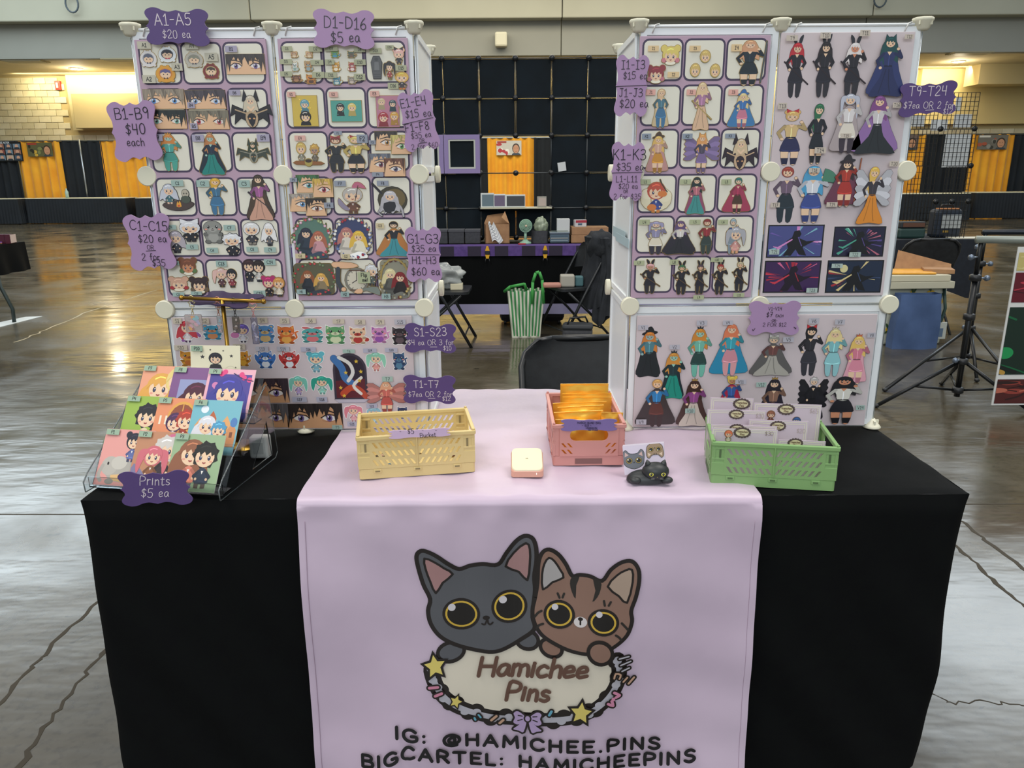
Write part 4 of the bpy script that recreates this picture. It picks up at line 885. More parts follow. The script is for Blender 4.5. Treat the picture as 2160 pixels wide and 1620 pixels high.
# ================================================================ DISPLAY TABLE
TL, TR_, TD, TZ = -.885, .935, .765, .738
dt = thing('display_table', 'long folding table under the black tablecloth in the foreground', 'table', ((TL + TR_) / 2, 0, 0))
mb = MB(); hw = (TR_ - TL) / 2 - .012; mb.box(-hw, hw, .012, TD - .012, TZ - .04, TZ - .004, M('#8d8a84', .5), .006); mb.build('table_top', dt)
for sx in (-1, 1):
    for y in (.12, TD - .12): mb = MB(); mb.tube([(sx * (hw - .2), y, 0), (sx * (hw - .2), y, TZ - .04)], .0135, M('#5b5e60', .4, .5), 8); mb.build('leg', dt)
def cl_y(x, z):
    t = max(0, (TZ - z) / .68); s_ = (x - TL) / (TR_ - TL)
    d1 = (x + .89) * .75 + (TZ - z) * -.62; f = .0055 * t * sin(d1 * 26 + 1) + .004 * t * sin(d1 * 47 + x * 3)
    g_ = .006 * t * sin(x * 17 + 2 * z) if x > .3 else 0
    return -.004 - .022 * t + f + g_
mb = MB(); NX = 150
def front(u, v):
    z = TZ - .004 - v * (TZ - .075); x0 = TL + .002 * sin(v * 9) + .004 * v; x1 = TR_ - .03 * v - .006 * sin(v * 7)
    x = x0 + u * (x1 - x0); e = min(u, 1 - u); y = cl_y(x, z) + (.012 * (1 - e / .012) ** 2 if e < .012 else 0); k = min(1, v * 22); y = y * k + (1 - k) * .003
    return (x, y, z + (.004 * sin(x * 9) * v))
mb.grid(front, NX, 60, BCLOTH)
for s_ in (0, 1):
    def side(u, v, s_=s_):
        p = Vector(front(float(s_), v)); q = p + Vector(((.014 * sin(u * 14) * v) * (1 if s_ else -1), u * (TD + .02), 0)); return q
    mb.grid((lambda u, v, f=side: f(1 - u, v)) if s_ == 0 else side, 40, 30, BCLOTH)
def back(u, v): a = Vector(front(1 - u, v)); return (a.x, TD + .012 + .01 * sin(u * 60) * v, a.z)
mb.grid(back, 80, 10, BCLOTH)
def topc(u, v):
    x = TL + u * (TR_ - TL); y = .003 + v * (TD + .006); e = min(u, 1 - u, v, 1 - v)
    return (x, y, TZ - (.004 if e < .001 else 0) + .0012 * sin(x * 23 + y * 31) * (1 if x > .55 else .4) + .0008 * sin(x * 61 - y * 40))
mb.grid(topc, 160, 60, BCLOTH)
tcl = mb.build('tablecloth'); tag(tcl, 'large black tablecloth draped to the floor over the display table', 'tablecloth')
# ---- lavender runner with the shop's printed emblem
def satin():
    m = noisy('lavender_satin', '#c0acbe', '#c6b3c4', 3, (.36, .44), .30, 11, sheen=.25, spec=.5, stretch=(1, 1, .55)); return m
SAT = satin(); RX0, RX1 = -.437, .503; RB = .03; STEP = .01
def run_y(x, z):
    t = max(0.0, (TZ - z) / .7); c_ = (x - .03) / .47
    e_ = min(1, t * 16); f = e_ * (.0045 * sin(x * 46 + 1.0 + 2 * sin(x * 7)) * (.18 + .82 * max(0, 1 - t * 3.0)) + .0065 * t * sin(x * 19 + 3 * t) + .003 * sin(x * 9 + 7 * t) + .0016 * sin((x * .8 + z) * 42 + 3 * sin(x * 8)) * max(0, abs(c_) - .45))
    g_ = e_ * (.010 * max(0, abs(c_) - .6) * sin(z * 16 + x * 9) + .0007 * sin(z * 38 + x * 6 * sin(z * 3)))
    return -.020 - .034 * t - .012 * t * t * math.exp(-((x + .28) / .12) ** 2) + f + g_
cx_ = sorted(set([round(RX0 + .0, 5)] + [round(-.43 + i * STEP, 5) for i in range(94)] + [RX1]))
cz_ = [round(.725 - i * STEP, 5) for i in range(71)]
mb = MB(); V = []; rows = 0
path = [('t', .775 - i * (.775 / 40)) for i in range(41)] + [('a', a) for a in (.2, .4, .6, .8, .95)] + [('z', z) for z in cz_]
for kk, val in path:
    for x in cx_:
        edge = .0035 if (x < RX0 + .016 or x > RX1 - .016) else 0
        if kk == 't': p = (x, val, TZ + .0055 + .0011 * sin(x * 31 + val * 24) + .0012 * sin(val * 50 - x * 13) + .001 * sin(x * 70 + val * 8))
        elif kk == 'a':
            yb = run_y(x, .725); q = val * pi / 2; p = (x, yb * sin(q), .725 + (TZ + .0055 - .725) * cos(q))
        else:
            tt = (TZ - val) / .7; w_ = 1 - .018 * tt; xs = x
            p = (xs, run_y(x, val) - edge * .4, val)
        V.append(p)
    rows += 1
n_ = len(cx_); Fc = [(j * n_ + i, (j + 1) * n_ + i, (j + 1) * n_ + i + 1, j * n_ + i + 1) for j in range(rows - 1) for i in range(n_ - 1)]
mb.add(V, Fc, SAT, True); runner = mb.build('table_runner'); tag(runner, 'lavender satin banner with two cartoon cats draped over the table front', 'banner')
OUT = '#1d1613'
RA = Art(1.0); RA.EPS = .00004
def Zc(X, Y):
    p = PY(850 + X / 3.6, 1110 + Y / 3.6, -.038); return (p.x, p.z)
K = .000285  # metres per zoomed picture pixel on the banner
def rp(pts, col, sm=4, out=0, oc=OUT):
    q = [Zc(*p) for p in pts]
    if sm: q = smooth_loop(q, sm)
    if out: r_ = q + [q[0]]; RA.items += [(st, oc, 1) for st in ribbon(r_, [out * K / 2] * len(r_), 6)]
    RA.items.append((q, col)); return q
def rout(pts, w, col=OUT, sm=4, closed=True):
    q = [Zc(*p) for p in pts]
    if sm: q = smooth_loop(q, sm, closed)
    if closed: q = q + [q[0]]
    RA.items += [(st, col, 1) for st in ribbon(q, [w * K / 2] * len(q), 6)]
def re(cx, cy, rx, ry, col, rot=0): RA.items.append(([Zc(*p) for p in ellp(cx, cy, rx, ry, rot, 28)], col))
FRM = [(215, 1085), (235, 1150), (275, 1225), (335, 1290), (425, 1350), (525, 1392), (640, 1424), (780, 1442), (940, 1446), (1100, 1442), (1220, 1436), (1340, 1412), (1440, 1372), (1530, 1310), (1600, 1230), (1635, 1150), (1640, 1070), (1625, 1000)]
def lerpF(pts, n_):
    q = smooth_loop(pts, 6, False); return [q[round(i * (len(q) - 1) / n_)] for i in range(n_ + 1)]
re(950, 1130, 655, 292, '#d2c9b7')
rout(FRM, 118, OUT, 4, False)
for i, p in enumerate(lerpF(FRM, 22)): re(p[0] + (0 if i % 2 else 14 * (950 - p[0]) / 700), p[1] - (22 if i % 2 else -20), 60, 50, OUT)
rout(FRM, 46, '#aeabb2', 4, False)
for i, p in enumerate(lerpF(FRM, 19)): re(p[0], p[1] + (14 if i % 2 else -12), 34, 24, '#aeabb2')
def paw(cx, cy, rx, ry, col, rot=0): re(cx, cy, rx + 15, ry + 15, OUT, rot); re(cx, cy, rx - 13, ry - 13, col, rot)
GREY, BRN = '#55565a', '#86685a'
paw(365, 950, 100, 68, GREY, -.2); paw(945, 868, 82, 66, GREY, .1); paw(1125, 918, 84, 62, BRN, .4)
C1 = [(205, 560), (150, 450), (105, 300), (102, 232), (140, 200), (200, 212), (265, 245), (345, 302), (425, 342), (510, 318), (610, 303), (722, 306), (785, 225), (855, 145), (925, 102), (985, 116), (1012, 185), (1015, 285), (998, 400), (1004, 500), (992, 610), (985, 700), (998, 785), (900, 862), (780, 930), (682, 955), (560, 942), (440, 912), (335, 868), (262, 815), (208, 735), (190, 645)]
C2 = [(1003, 560), (1022, 450), (1030, 300), (1060, 218), (1112, 195), (1182, 235), (1242, 312), (1287, 393), (1345, 383), (1425, 388), (1512, 418), (1580, 338), (1662, 288), (1742, 280), (1790, 335), (1795, 425), (1770, 540), (1733, 642), (1738, 722), (1698, 822), (1605, 900), (1500, 945), (1380, 953), (1250, 928), (1120, 868), (1040, 808), (992, 720), (985, 640)]
rp(C1, GREY, 4, 0); rout(C1, 32)
rp([(165, 262), (240, 285), (310, 330), (372, 378), (300, 440), (248, 512), (205, 430), (175, 340)], '#a07a78', 2); rout([(160, 258), (240, 285), (310, 330), (376, 378), (300, 440), (248, 516), (205, 430), (170, 340)], 17, OUT, 2)
rp([(935, 158), (963, 200), (962, 310), (945, 428), (880, 370), (785, 325), (840, 230)], '#9c7876', 2); rout([(935, 154), (965, 200), (964, 310), (945, 432), (880, 370), (780, 325), (840, 228)], 17, OUT, 2)
def eye(cx, cy, rx, ry, hx, hy, hr, rot):
    re(cx, cy, rx, ry, OUT, rot); re(cx, cy, rx - 22, ry - 20, '#c4a23e', rot); re(cx, cy, rx - 37, ry - 33, '#15110e', rot); re(hx, hy, hr, hr * .9, '#c8c3c6')
eye(442, 672, 144, 115, 370, 622, 29, .12); eye(808, 622, 138, 121, 759, 572, 30, -.15)
re(632, 702, 27, 16, OUT); rout([(600, 746), (622, 750), (640, 715), (648, 742), (665, 750), (682, 736)], 13, OUT, 3, False)
rp(C2, BRN, 4, 0); rout(C2, 30)
rp([(1110, 262), (1150, 285), (1195, 350), (1217, 405), (1135, 440), (1068, 490), (1062, 380), (1078, 300)], '#a6a19f', 2); rout([(1110, 257), (1152, 283), (1197, 350), (1221, 407), (1135, 441), (1064, 494), (1058, 380), (1076, 300)], 16, OUT, 2)
rp([(1740, 345), (1742, 430), (1700, 578), (1640, 530), (1562, 460), (1625, 385), (1690, 350)], '#a5907f', 2); rout([(1742, 340), (1746, 430), (1702, 582), (1640, 532), (1556, 460), (1625, 381), (1690, 346)], 16, OUT, 2)
rp([(1285, 402), (1342, 398), (1318, 460), (1312, 558), (1284, 510), (1270, 450)], '#27231f', 2); rp([(1443, 403), (1503, 418), (1502, 480), (1476, 540), (1438, 574), (1462, 490)], '#27231f', 2)
for a_ in (((1176, 522), (1190, 554)), ((1225, 524), (1213, 552)), ((1526, 566), (1532, 600)), ((1578, 574), (1562, 600))): rout(a_, 17, '#27231f', 0, False)
for a_ in (((1002, 692), (1025, 665), (1052, 650)), ((1014, 775), (1035, 752), (1064, 742)), ((1660, 730), (1685, 755), (1706, 778)), ((1614, 816), (1638, 832), (1655, 852))): rout(a_, 18, '#27231f', 2, False)
eye(1187, 672, 120, 103, 1155, 619, 25, .1); eye(1520, 722, 120, 98, 1489, 664, 25, .1)
re(1347, 722, 50, 38, '#cdc6c4'); re(1347, 700, 19, 13, OUT); rout([(1347, 705), (1346, 738)], 13, OUT, 0, False)
paw(1495, 945, 92, 80, BRN, .4)
def rstar(cx, cy, r_, rot): rp(starp(cx, cy, r_ * 1.42, 5, .52, rot), OUT, 0); rp(starp(cx, cy, r_, 5, .5, rot), '#cfbd66', 0)
rstar(245, 1048, 82, -1.75); rstar(405, 1302, 46, -1.2); rstar(1347, 1382, 82, -1.45)
def sprk(a_, w, col, b_=None): rout(a_, w + 26, OUT, 2, False); rout(a_, w, col, 2, False)
sprk([(205, 1200), (268, 1194)], 22, '#bf7a90'); sprk([(250, 1256), (298, 1238)], 22, '#bf7a90'); sprk([(1108, 1398), (1125, 1370)], 20, '#5f9db2'); sprk([(545, 1428), (552, 1442)], 16, '#5f9db2'); sprk([(575, 1405), (592, 1425)], 14, '#5f9db2')
sprk([(672, 1446), (710, 1416)], 20, '#b8937a'); sprk([(735, 1468), (762, 1446)], 20, '#b8937a'); sprk([(1640, 990), (1712, 975)], 12, '#aeabb2'); sprk([(1650, 1040), (1726, 1012)], 12, '#aeabb2'); sprk([(1660, 1085), (1715, 1062)], 12, '#aeabb2')
sprk([(1600, 1135), (1612, 1100), (1650, 1112), (1640, 1140)], 14, '#b8937a'); sprk([(1670, 1165), (1700, 1135)], 14, '#b8937a'); sprk([(1710, 1180), (1752, 1135)], 16, '#b8937a')
sprk([(1600, 1240), (1640, 1262), (1612, 1275)], 22, '#c4809a'); sprk([(1552, 1318), (1590, 1335), (1580, 1300)], 22, '#c4809a'); re(1592, 1288, 14, 14, '#c4809a')
BOW = [[(930, 1425), (875, 1378), (840, 1392), (850, 1425), (838, 1460), (880, 1475)], [(960, 1425), (1015, 1378), (1050, 1392), (1038, 1425), (1050, 1460), (1008, 1475)], [(935, 1440), (870, 1485), (838, 1510), (880, 1520), (915, 1528)], [(955, 1440), (1015, 1485), (1050, 1510), (1012, 1520), (975, 1528)]]
for b_ in BOW: rp(b_, OUT, 3, 30)
for b_ in BOW: rp(b_, '#a893b6', 3)
for a_ in (((905, 1412), (875, 1408)), ((905, 1436), (872, 1446)), ((985, 1412), (1015, 1408)), ((985, 1436), (1018, 1446))): rout(a_, 9, OUT, 0, False)
re(945, 1428, 30, 30, OUT); re(945, 1428, 18, 19, '#a893b6')
def px_text(s_, cx, base, h, w, col, **k):
    a = PY(cx, base, -.05); u = (PY(cx, base - 1, -.05).z - a.z); text(RA, s_, a.x, a.z, h * u, w * u, col, **k)
INKB = '#5d4236'
a = Zc(975, 1120); text(RA, 'Hamichee', a[0], a[1], 150 * K, 30 * K, INKB, .10, .16, True, fitw=(Zc(1400, 0)[0] - Zc(530, 0)[0]), rot=-.01)
a = Zc(935, 1292); text(RA, 'Pins', a[0], a[1], 142 * K, 30 * K, INKB, .14, .2, True, fitw=(Zc(1100, 0)[0] - Zc(760, 0)[0]))
def baseline(table):
    T_ = [(PY(x, y, -.052).x, PY(x, y, -.052).z) for x, y in table]
    def wp(X, Y):
        for (a, za), (b_, zb) in zip(T_, T_[1:]):
            if X <= b_ or b_ == T_[-1][0]: t = max(-.3, min(1.3, (X - a) / (b_ - a))); return X, Y + za + (zb - za) * t
    return wp
def arc_text(s_, x0, x1, h, table, track):
    a = PY(x0, 1590, -.052).x; b_ = PY(x1, 1590, -.052).x; tot = sum(G[c_][0] + track for c_ in s_) - track; hh = h * .00098
    text(RA, s_, a, 0, hh, 7.6 * .00098, '#0c0b0e', track, 0, False, warp=lambda X, Y: baseline(table)(a + (X - a) * (b_ - a) / (tot * hh), Y))
arc_text('IG: @HAMICHEE.PINS', 839, 1390, 27, [(838, 1550), (872, 1556), (940, 1565), (990, 1569), (1064, 1574), (1195, 1581), (1280, 1583), (1390, 1580)], .30)
arc_text('BIGCARTEL: HAMICHEEPINS', 765, 1463, 27, [(763, 1606), (797, 1608), (822, 1601), (862, 1586), (900, 1591), (930, 1595), (963, 1601), (996, 1605), (1030, 1609), (1080, 1611), (1200, 1617), (1300, 1615), (1365, 1611), (1415, 1606), (1465, 1596)], .30)
tmp = MB(); RA.mesh(tmp, 0)
bm = bmesh.new(); bv = [bm.verts.new(v) for v in tmp.v]
for f, mi in zip(tmp.f, tmp.m):
    try: q = bm.faces.new([bv[i] for i in f]); q.material_index = mi
    except ValueError: pass
lo, hi = min(v.x for v in tmp.v), max(v.x for v in tmp.v); ly, hy = min(v.y for v in tmp.v), max(v.y for v in tmp.v)
for x in cx_:
    if lo < x < hi: bmesh.ops.bisect_plane(bm, geom=bm.verts[:] + bm.edges[:] + bm.faces[:], plane_co=(x, 0, 0), plane_no=(1, 0, 0), dist=1e-7)
for z in cz_:
    if ly < z < hy: bmesh.ops.bisect_plane(bm, geom=bm.verts[:] + bm.edges[:] + bm.faces[:], plane_co=(0, z, 0), plane_no=(0, 1, 0), dist=1e-7)
import bisect
czs = sorted(cz_)
def grid_y(x, z):
    i = max(1, min(len(cx_) - 1, bisect.bisect_left(cx_, x))); j = max(1, min(len(czs) - 1, bisect.bisect_left(czs, z)))
    x0, x1, z0, z1 = cx_[i - 1], cx_[i], czs[j - 1], czs[j]; a = (x - x0) / (x1 - x0); b_ = (z - z0) / (z1 - z0)
    return (run_y(x0, z0) * (1 - a) + run_y(x1, z0) * a) * (1 - b_) + (run_y(x0, z1) * (1 - a) + run_y(x1, z1) * a) * b_
for v in bm.verts: v.co = Vector((v.co.x, grid_y(v.co.x, v.co.y) - .0010 - v.co.z, v.co.y))
me = bpy.data.meshes.new('printed_emblem'); bm.to_mesh(me); bm.free()
for m in tmp.mats: me.materials.append(m)
em = bpy.data.objects.new('printed_emblem', me); C.objects.link(em); em.parent = runner
for xs in (RX0 + .014, RX1 - .014):
    mb = MB(); mb.tube([(xs, run_y(xs, z) - .0012, z) for z in cz_ if z < .70], .0006, M('#a48ea0', .7), 4); mb.build('hem_stitching', runner)

# ================================================================ WHITE DISPLAY TOWERS
PW, PH, PD = .315, .3125, .31; YF = .405; ZB = .742
PANM = noisy('white_panel', '#e4e8e8', '#edefee', 2, (.3, .4), .02, 30)
CONN = M('#dedac2', .4)
def make_panel():
    mb = MB(); w = PW / 2 - .004; h = PH / 2 - .004
    mb.box(-w, w, 0, .003, -h, h, PANM); T_ = Matrix.Rotation(pi / 2, 4, 'X')
    mb.prism([[(-w, -h), (w, -h), (w, h), (-w, h)], [(-w + .014, -h + .014), (-w + .014, h - .014), (w - .014, h - .014), (w - .014, -h + .014)]], .006, PANM, Matrix.Translation((0, .002, 0)) @ T_)
    return mb
def connector_mb(kind):
    mb = MB()
    if kind == 'disc':
        mb.lathe([(.0205, -.0155), (.0225, -.0135), (.0225, -.004), (.012, 0), (.012, .008)], CONN, 32, Matrix.Rotation(-pi / 2, 4, 'X'), False)
    elif kind == 'top':
        mb.lathe([(.012, -.016), (.015, -.012), (.021, .002), (.0225, .004), (.0225, .009), (.021, .010)], CONN, 8, Matrix.Rotation(pi / 8, 4, 'Z'))
        for a in range(4): mb.box(.0, .0205, -.0016, .0016, -.006, .002, CONN, 0, Matrix.Rotation(a * pi / 2 + pi / 4, 4, 'Z'))
    elif kind == 'foot':
        mb.lathe([(.021, 0), (.022, .003), (.018, .008), (.009, .018), (.006, .024)], CONN, 18); mb.box(-.002, .002, -.016, .016, .004, .02, CONN); mb.box(-.016, .016, -.002, .002, .004, .02, CONN)
    return mb
def tower(xl, lab, inner):
    t = thing('display_tower', lab, 'display rack', (xl, YF, ZB), 0, 'white display towers')
    pm = None
    def put(x, y, z, rz, sx=1):
        nonlocal pm
        if pm is None: o = pm = make_panel().build('panel', t)
        else: o = pm.copy(); C.objects.link(o)
        o.location = (x, y, z); o.rotation_euler = (0, 0, rz); o.scale = (sx, 1, 1)
    for r_ in range(3):
        z = .006 + PH * (r_ + .5)
        for c_ in range(2): put(PW * (c_ + .5), 0, z, 0)
        for x, rz in ((2 * PW + .002, pi / 2), (-.002, -pi / 2)): put(x, PD / 2 + .004, z, rz, PD / PW)
    cs = {}
    def conn(kind, x, y, z, rz=0, s_=1):
        if kind not in cs: o = cs[kind] = connector_mb(kind).build('foot' if kind == 'foot' else 'connector', t)
        else: o = cs[kind].copy(); C.objects.link(o)
        o.location = (x, y, z); o.rotation_euler = (0, 0, rz); o.scale = (s_,) * 3
    for k in range(3):
        conn('top', PW * k, .0, .006 + 3 * PH + .004); conn('disc', PW * k, .0, .006 + 2 * PH); conn('disc', PW * k, .0, .006 + PH); conn('foot', PW * k, .0, .0)
    for k in (0, 2):
        conn('top', PW * k, PD + .01, .006 + 3 * PH + .004, 0, .85); conn('foot', PW * k, PD, 0)
        for r_ in (1, 2): conn('disc', PW * k + (.004 if k else -.004), PD + .006, .006 + r_ * PH, pi / 2 if k else -pi / 2)
    for k in range(2):
        for r_ in range(4): mb = MB(); mb.tube([(PW * k + .02, -.004, .006 + r_ * PH), (PW * (k + 1) - .02, -.004, .006 + r_ * PH)], .0035 if r_ == 3 else .0016, PANM if r_ == 3 else WIRE, 6); mb.build('edge_rod', t)
    for k in range(3): mb = MB(); mb.tube([(PW * k, -.003, .02), (PW * k, -.003, 3 * PH - .01)], .0014, WIRE, 6); mb.build('edge_rod', t)
    tie = M('#dcdcd6', .25, 0, .5)
    for x in (.035, PW - .035, PW + .035, 2 * PW - .035): mb = MB(); mb.tube([(x - .006, -.006, 3 * PH - .008), (x, -.009, 3 * PH + .008), (x + .008, -.006, 3 * PH + .011), (x + .010, .004, 3 * PH - .008)], .0016, tie, 6); mb.build('cable_tie', t)
    return t
LX = -.842; RX = .288
tower(LX, 'white plastic panel tower standing on the left half of the table', 1); tower(RX, 'white plastic panel tower standing on the right half of the table', -1)

def PX(px, py, X): d = ray(px, py); return CAM + d * ((X - CAM.x) / d.x)
for i, (q0, q1) in enumerate((((1293, 476), (1318, 512)), ((1300, 490), (1326, 524)))):
    a, b_ = PX(*q0, RX - .0085), PX(*q1, RX - .0085); mb = MB(); mb.box(RX - .0088 - i * .0003, RX - .0082, min(a.y, b_.y), max(a.y, b_.y), min(a.z, b_.z), max(a.z, b_.z), M('#b5cdd2', .3)); o = mb.build('tape_strip'); tag(o, 'pale blue tape strip on the inner side of the right tower, %s of two' % ('upper', 'lower')[i], 'tape')
a = PZ(546, 968, TZ + .002); mb = MB(); mb.box(-.022, .022, 0, .03, 0, .052, M('#dfe0da', .4), .005); mb.box(-.013, .013, -.0012, 0, .012, .04, M('#c3c5c0', .5)); o = mb.build('power_adapter'); o.location = a; tag(o, 'small white plastic block standing behind the acrylic print rack', 'adapter')
# ================================================================ BOARDS, SIGNS, TAGS
BF = .391
def pb(px, py, Y=BF): p = PY(px, py, Y); return p.x, p.z
BP = noisy('lavender_board', '#b397a8', '#b99dae', 4, (.55, .65)); BL = noisy('pale_board', '#c8babb', '#cdc0c1', 4, (.5, .6)); CELLW = M('#dfdbca', .5); CELLB = M('#453a52', .55)
def board(name, lab, x0, x1, z0, z1, m):
    t = thing(name, lab, 'board', ((x0 + x1) / 2, BF, z0)); w = (x1 - x0) / 2
    mb = MB(); mb.box(-w, w, 0, .006, 0, z1 - z0, m, .0008); mb.build('board_panel', t); t['_x'] = (x0 + x1) / 2; t['_z'] = z0; return t
BRD = {}
CZ = [1.6587, 1.5631, 1.4692, 1.3697, 1.2757, 1.1815]
def pinboard(key, lab, x0, x1):
    t = board('pin_board', lab, x0, x1, 1.081, 1.664, BP); BRD[key] = t; o0 = None; pit = (x1 - x0 - .010) / 3
    for r_ in range(6):
        for c_ in range(3):
            if o0 is None:
                mb = MB(); w = .0458; h = .0442; mb.prism(rrect(-w, -h, w, h, .014), .0003, CELLB); mb.prism(rrect(-w + .0042, -h + .0042, w - .0042, h - .0042, .0105), .0005, CELLW); o = o0 = mb.build('printed_cell', t)
            else: o = o0.copy(); C.objects.link(o)
            o.matrix_basis = WALL(x0 + .005 + pit * (c_ + .5) - (x0 + x1) / 2, 0, CZ[r_] - .0443 - 1.081)
pinboard('L1', 'lavender pin board at the far left with tags A1 to C15', -.831, -.540); pinboard('L2', 'lavender pin board with tags D1 to H3 on the left tower', -.514, -.226); pinboard('R1', 'lavender pin board with tags I1 to L11 on the right tower', .289, .579)
BRD['T'] = board('sticker_board', 'pale sticker board with tags T9 to T24 at upper right', .602, .898, 1.083, 1.669, BL)
BRD['V'] = board('sticker_board', 'pale sticker board with tags V1 to V14 at lower right', .306, .892, .752, 1.037, BL)
BRD['S'] = board('sticker_board', 'pale sticker board with tags S1 to T7 at lower left', -.829, -.243, .753, 1.041, BL)
for t in BRD.values(): t.location.y = BF
TAGC = {'A': '#bdb8a4', 'B': '#a39db0', 'C': '#9bb3aa', 'D': '#a9ab8c', 'E': '#d8aa9c', 'F': '#8e94a0', 'G': '#c9bb95', 'H': '#93aaa6', 'I': '#dcc092', 'J': '#dfa99b', 'K': '#8b95a2', 'L': '#aab08c', 'T': '#c4b8a9', 'V': '#b3b0b8', 'S': '#c4b8a4', 'P': '#94ad98'}
INK = '#17141c'
def code_tag(code, b, x0, y0, x1, y1, big=False, col=None, parent=None, dz=.0052, roll=0):
    t = BRD[b]; a = pb(x0, y1); c_ = pb(x1, y0); w = c_[0] - a[0]; h = c_[1] - a[1]; cx, cz = (a[0] + c_[0]) / 2, (a[1] + c_[1]) / 2
    A = Art(w, h); hh = h * (.62 if big else .5); n_ = len(code)
    text(A, code, 0, -hh / 2, hh, hh * (.10 if big else .15), INK, .14, 0, True, serifI=True, maxw=w * .8)
    mb = MB(); mb.box(-w / 2, w / 2, -h / 2, h / 2, 0, .0004, M(col or TAGC[code[0]], .6)); A.mesh(mb, .0004)
    o = mb.build('code_tag', t); o.matrix_basis = WALL(cx - t['_x'], -dz, cz - t['_z'], roll)
def tags(b, s_, **k):
    for e in s_.strip().split('\n'):
        for q in e.split(';'):
            q = q.split()
            if len(q) >= 5: code_tag(q[0], b, *[float(v) for v in q[1:5]], **k)
tags('L1', '''A1 293 88 319 104;A2 304 159 329 176;A3 365 134 386 150;A4 393 90 419 105;A5 435 112 460 130;B1 477 97 501 111;B2 308 213 322 228;B3 315 260 329 272;B4 398 216 412 229;B5 404 260 418 273;B6 485 190 508 202;B7 322 283 344 298;B8 408 284 431 299;B9 544 283 569 299
C1 364 380 388 393;C2 417 380 442 394;C3 505 380 528 395;C4 350 474 373 484;C5 395 515 419 526;C6 438 522 461 533;C7 474 474 497 486;C8 522 520 545 531;C9 559 521 583 532;C10 364 550 379 559;C11 367 616 390 625;C12 405 614 427 622;C13 458 549 479 562;C14 559 546 582 559;C15 537 612 561 625''')
tags('L2', '''D1 596 98 617 109;D2 653 98 680 110;D3 592 125 617 136;D4 657 127 683 138;D5 593 151 617 162;D6 660 152 685 165;D7 687 98 713 109;D8 748 100 771 111;D9 687 126 706 137;D10 748 126 772 138;D11 687 153 711 165;D12 748 156 771 170;D13 780 102 805 113;D14 814 96 831 105;D15 835 138 858 150;D16 819 175 841 188
E1 607 194 624 205;E2 695 194 713 205;E3 781 192 800 204;E4 623 286 645 297;F1 705 277 722 285;F2 754 284 776 302;F3 779 296 793 305;F4 786 363 809 373;F5 613 375 628 384;F6 685 427 704 439;F7 706 381 730 393;F8 796 381 820 392''')
tags('L2', '''G1 626 534 646 544;G2 723 535 740 545;G3 795 470 811 481;H1 629 609 647 619;H2 721 614 738 625;H3 807 618 825 630''', dz=.0105)
tags('R1', '''I1 1366 97 1389 109;I2 1407 152 1432 164;I3 1453 97 1477 109;I4 1541 94 1564 109;J1 1362 189 1382 201;J2 1447 189 1467 201;J3 1535 189 1556 201;K1 1353 282 1373 294;K2 1438 282 1460 294;K3 1528 282 1550 292;L1 1349 378 1372 389;L2 1433 378 1457 389;L3 1520 378 1542 389
L4 1347 463 1370 474;L5 1453 463 1477 473;L6 1513 463 1535 473;L7 1336 549 1359 559;L8 1412 547 1430 558;L9 1461 622 1484 631;L10 1498 543 1524 552;L11 1545 617 1569 626''')
tags('T', '''T9 1655 76 1680 88;T10 1726 70 1749 83;T11 1809 65 1832 78;T12 1903 74 1923 84;T13 1637 218 1657 231;T16 1878 217 1896 228;T20 1871 340 1892 351;T17 1622 427 1642 437''', big=True, dz=.0105)
tags('T', '''T14 1714 311 1739 324;T15 1769 282 1792 292;T18 1702 354 1726 364;T19 1739 426 1763 436''', big=True, dz=.0105)
tags('T', '''T21 1619 525 1641 536;T22 1787 531 1812 541;T23 1697 606 1721 616;T24 1750 555 1774 564''', big=True, dz=.0105, col='#a9bab2')
tags('V', '''V1 1344 684 1366 694;V2 1410 725 1432 735;V3 1467 674 1490 685;V4 1522 674 1544 684;V5 1648 709 1672 720;V6 1702 669 1725 681;V7 1757 672 1779 683;V8 1825 700 1844 710;V9 1340 882 1362 893;V11 1548 798 1572 808''', big=True, dz=.0105)
tags('V', '''V10 1443 859 1464 869;V12 1592 804 1614 814;V14 1801 852 1821 862''', big=True, dz=.0105, col='#9fb5ac')
tags('S', '''S1 367 670 384 682;S2 424 670 442 682;S3 494 671 513 682;S4 544 669 565 681;S5 592 670 611 682;S6 645 670 667 681;S7 703 672 727 682;S8 749 673 771 684;S9 793 673 811 684;S10 370 727 396 738;S12 494 725 518 737;S11 439 727 463 739''', big=True)
tags('S', '''S15 833 673 856 684;S13 541 730 567 740;S14 586 730 611 740''', big=True, col='#b3b0b8')
tags('S', '''S16 636 731 667 741;S17 618 836 648 847;S18 669 836 691 847;S19 767 734 795 743;S20 813 733 839 742;S21 734 888 753 898;S22 774 851 796 860''', col='#aaa9b8')
tags('S', '''T6 724 736 749 744;T7 807 793 829 804''', big=True, col='#9db5a8'); tags('S', 'T5 703 894 724 903', big=True, col='#8fa69a', dz=.0105)

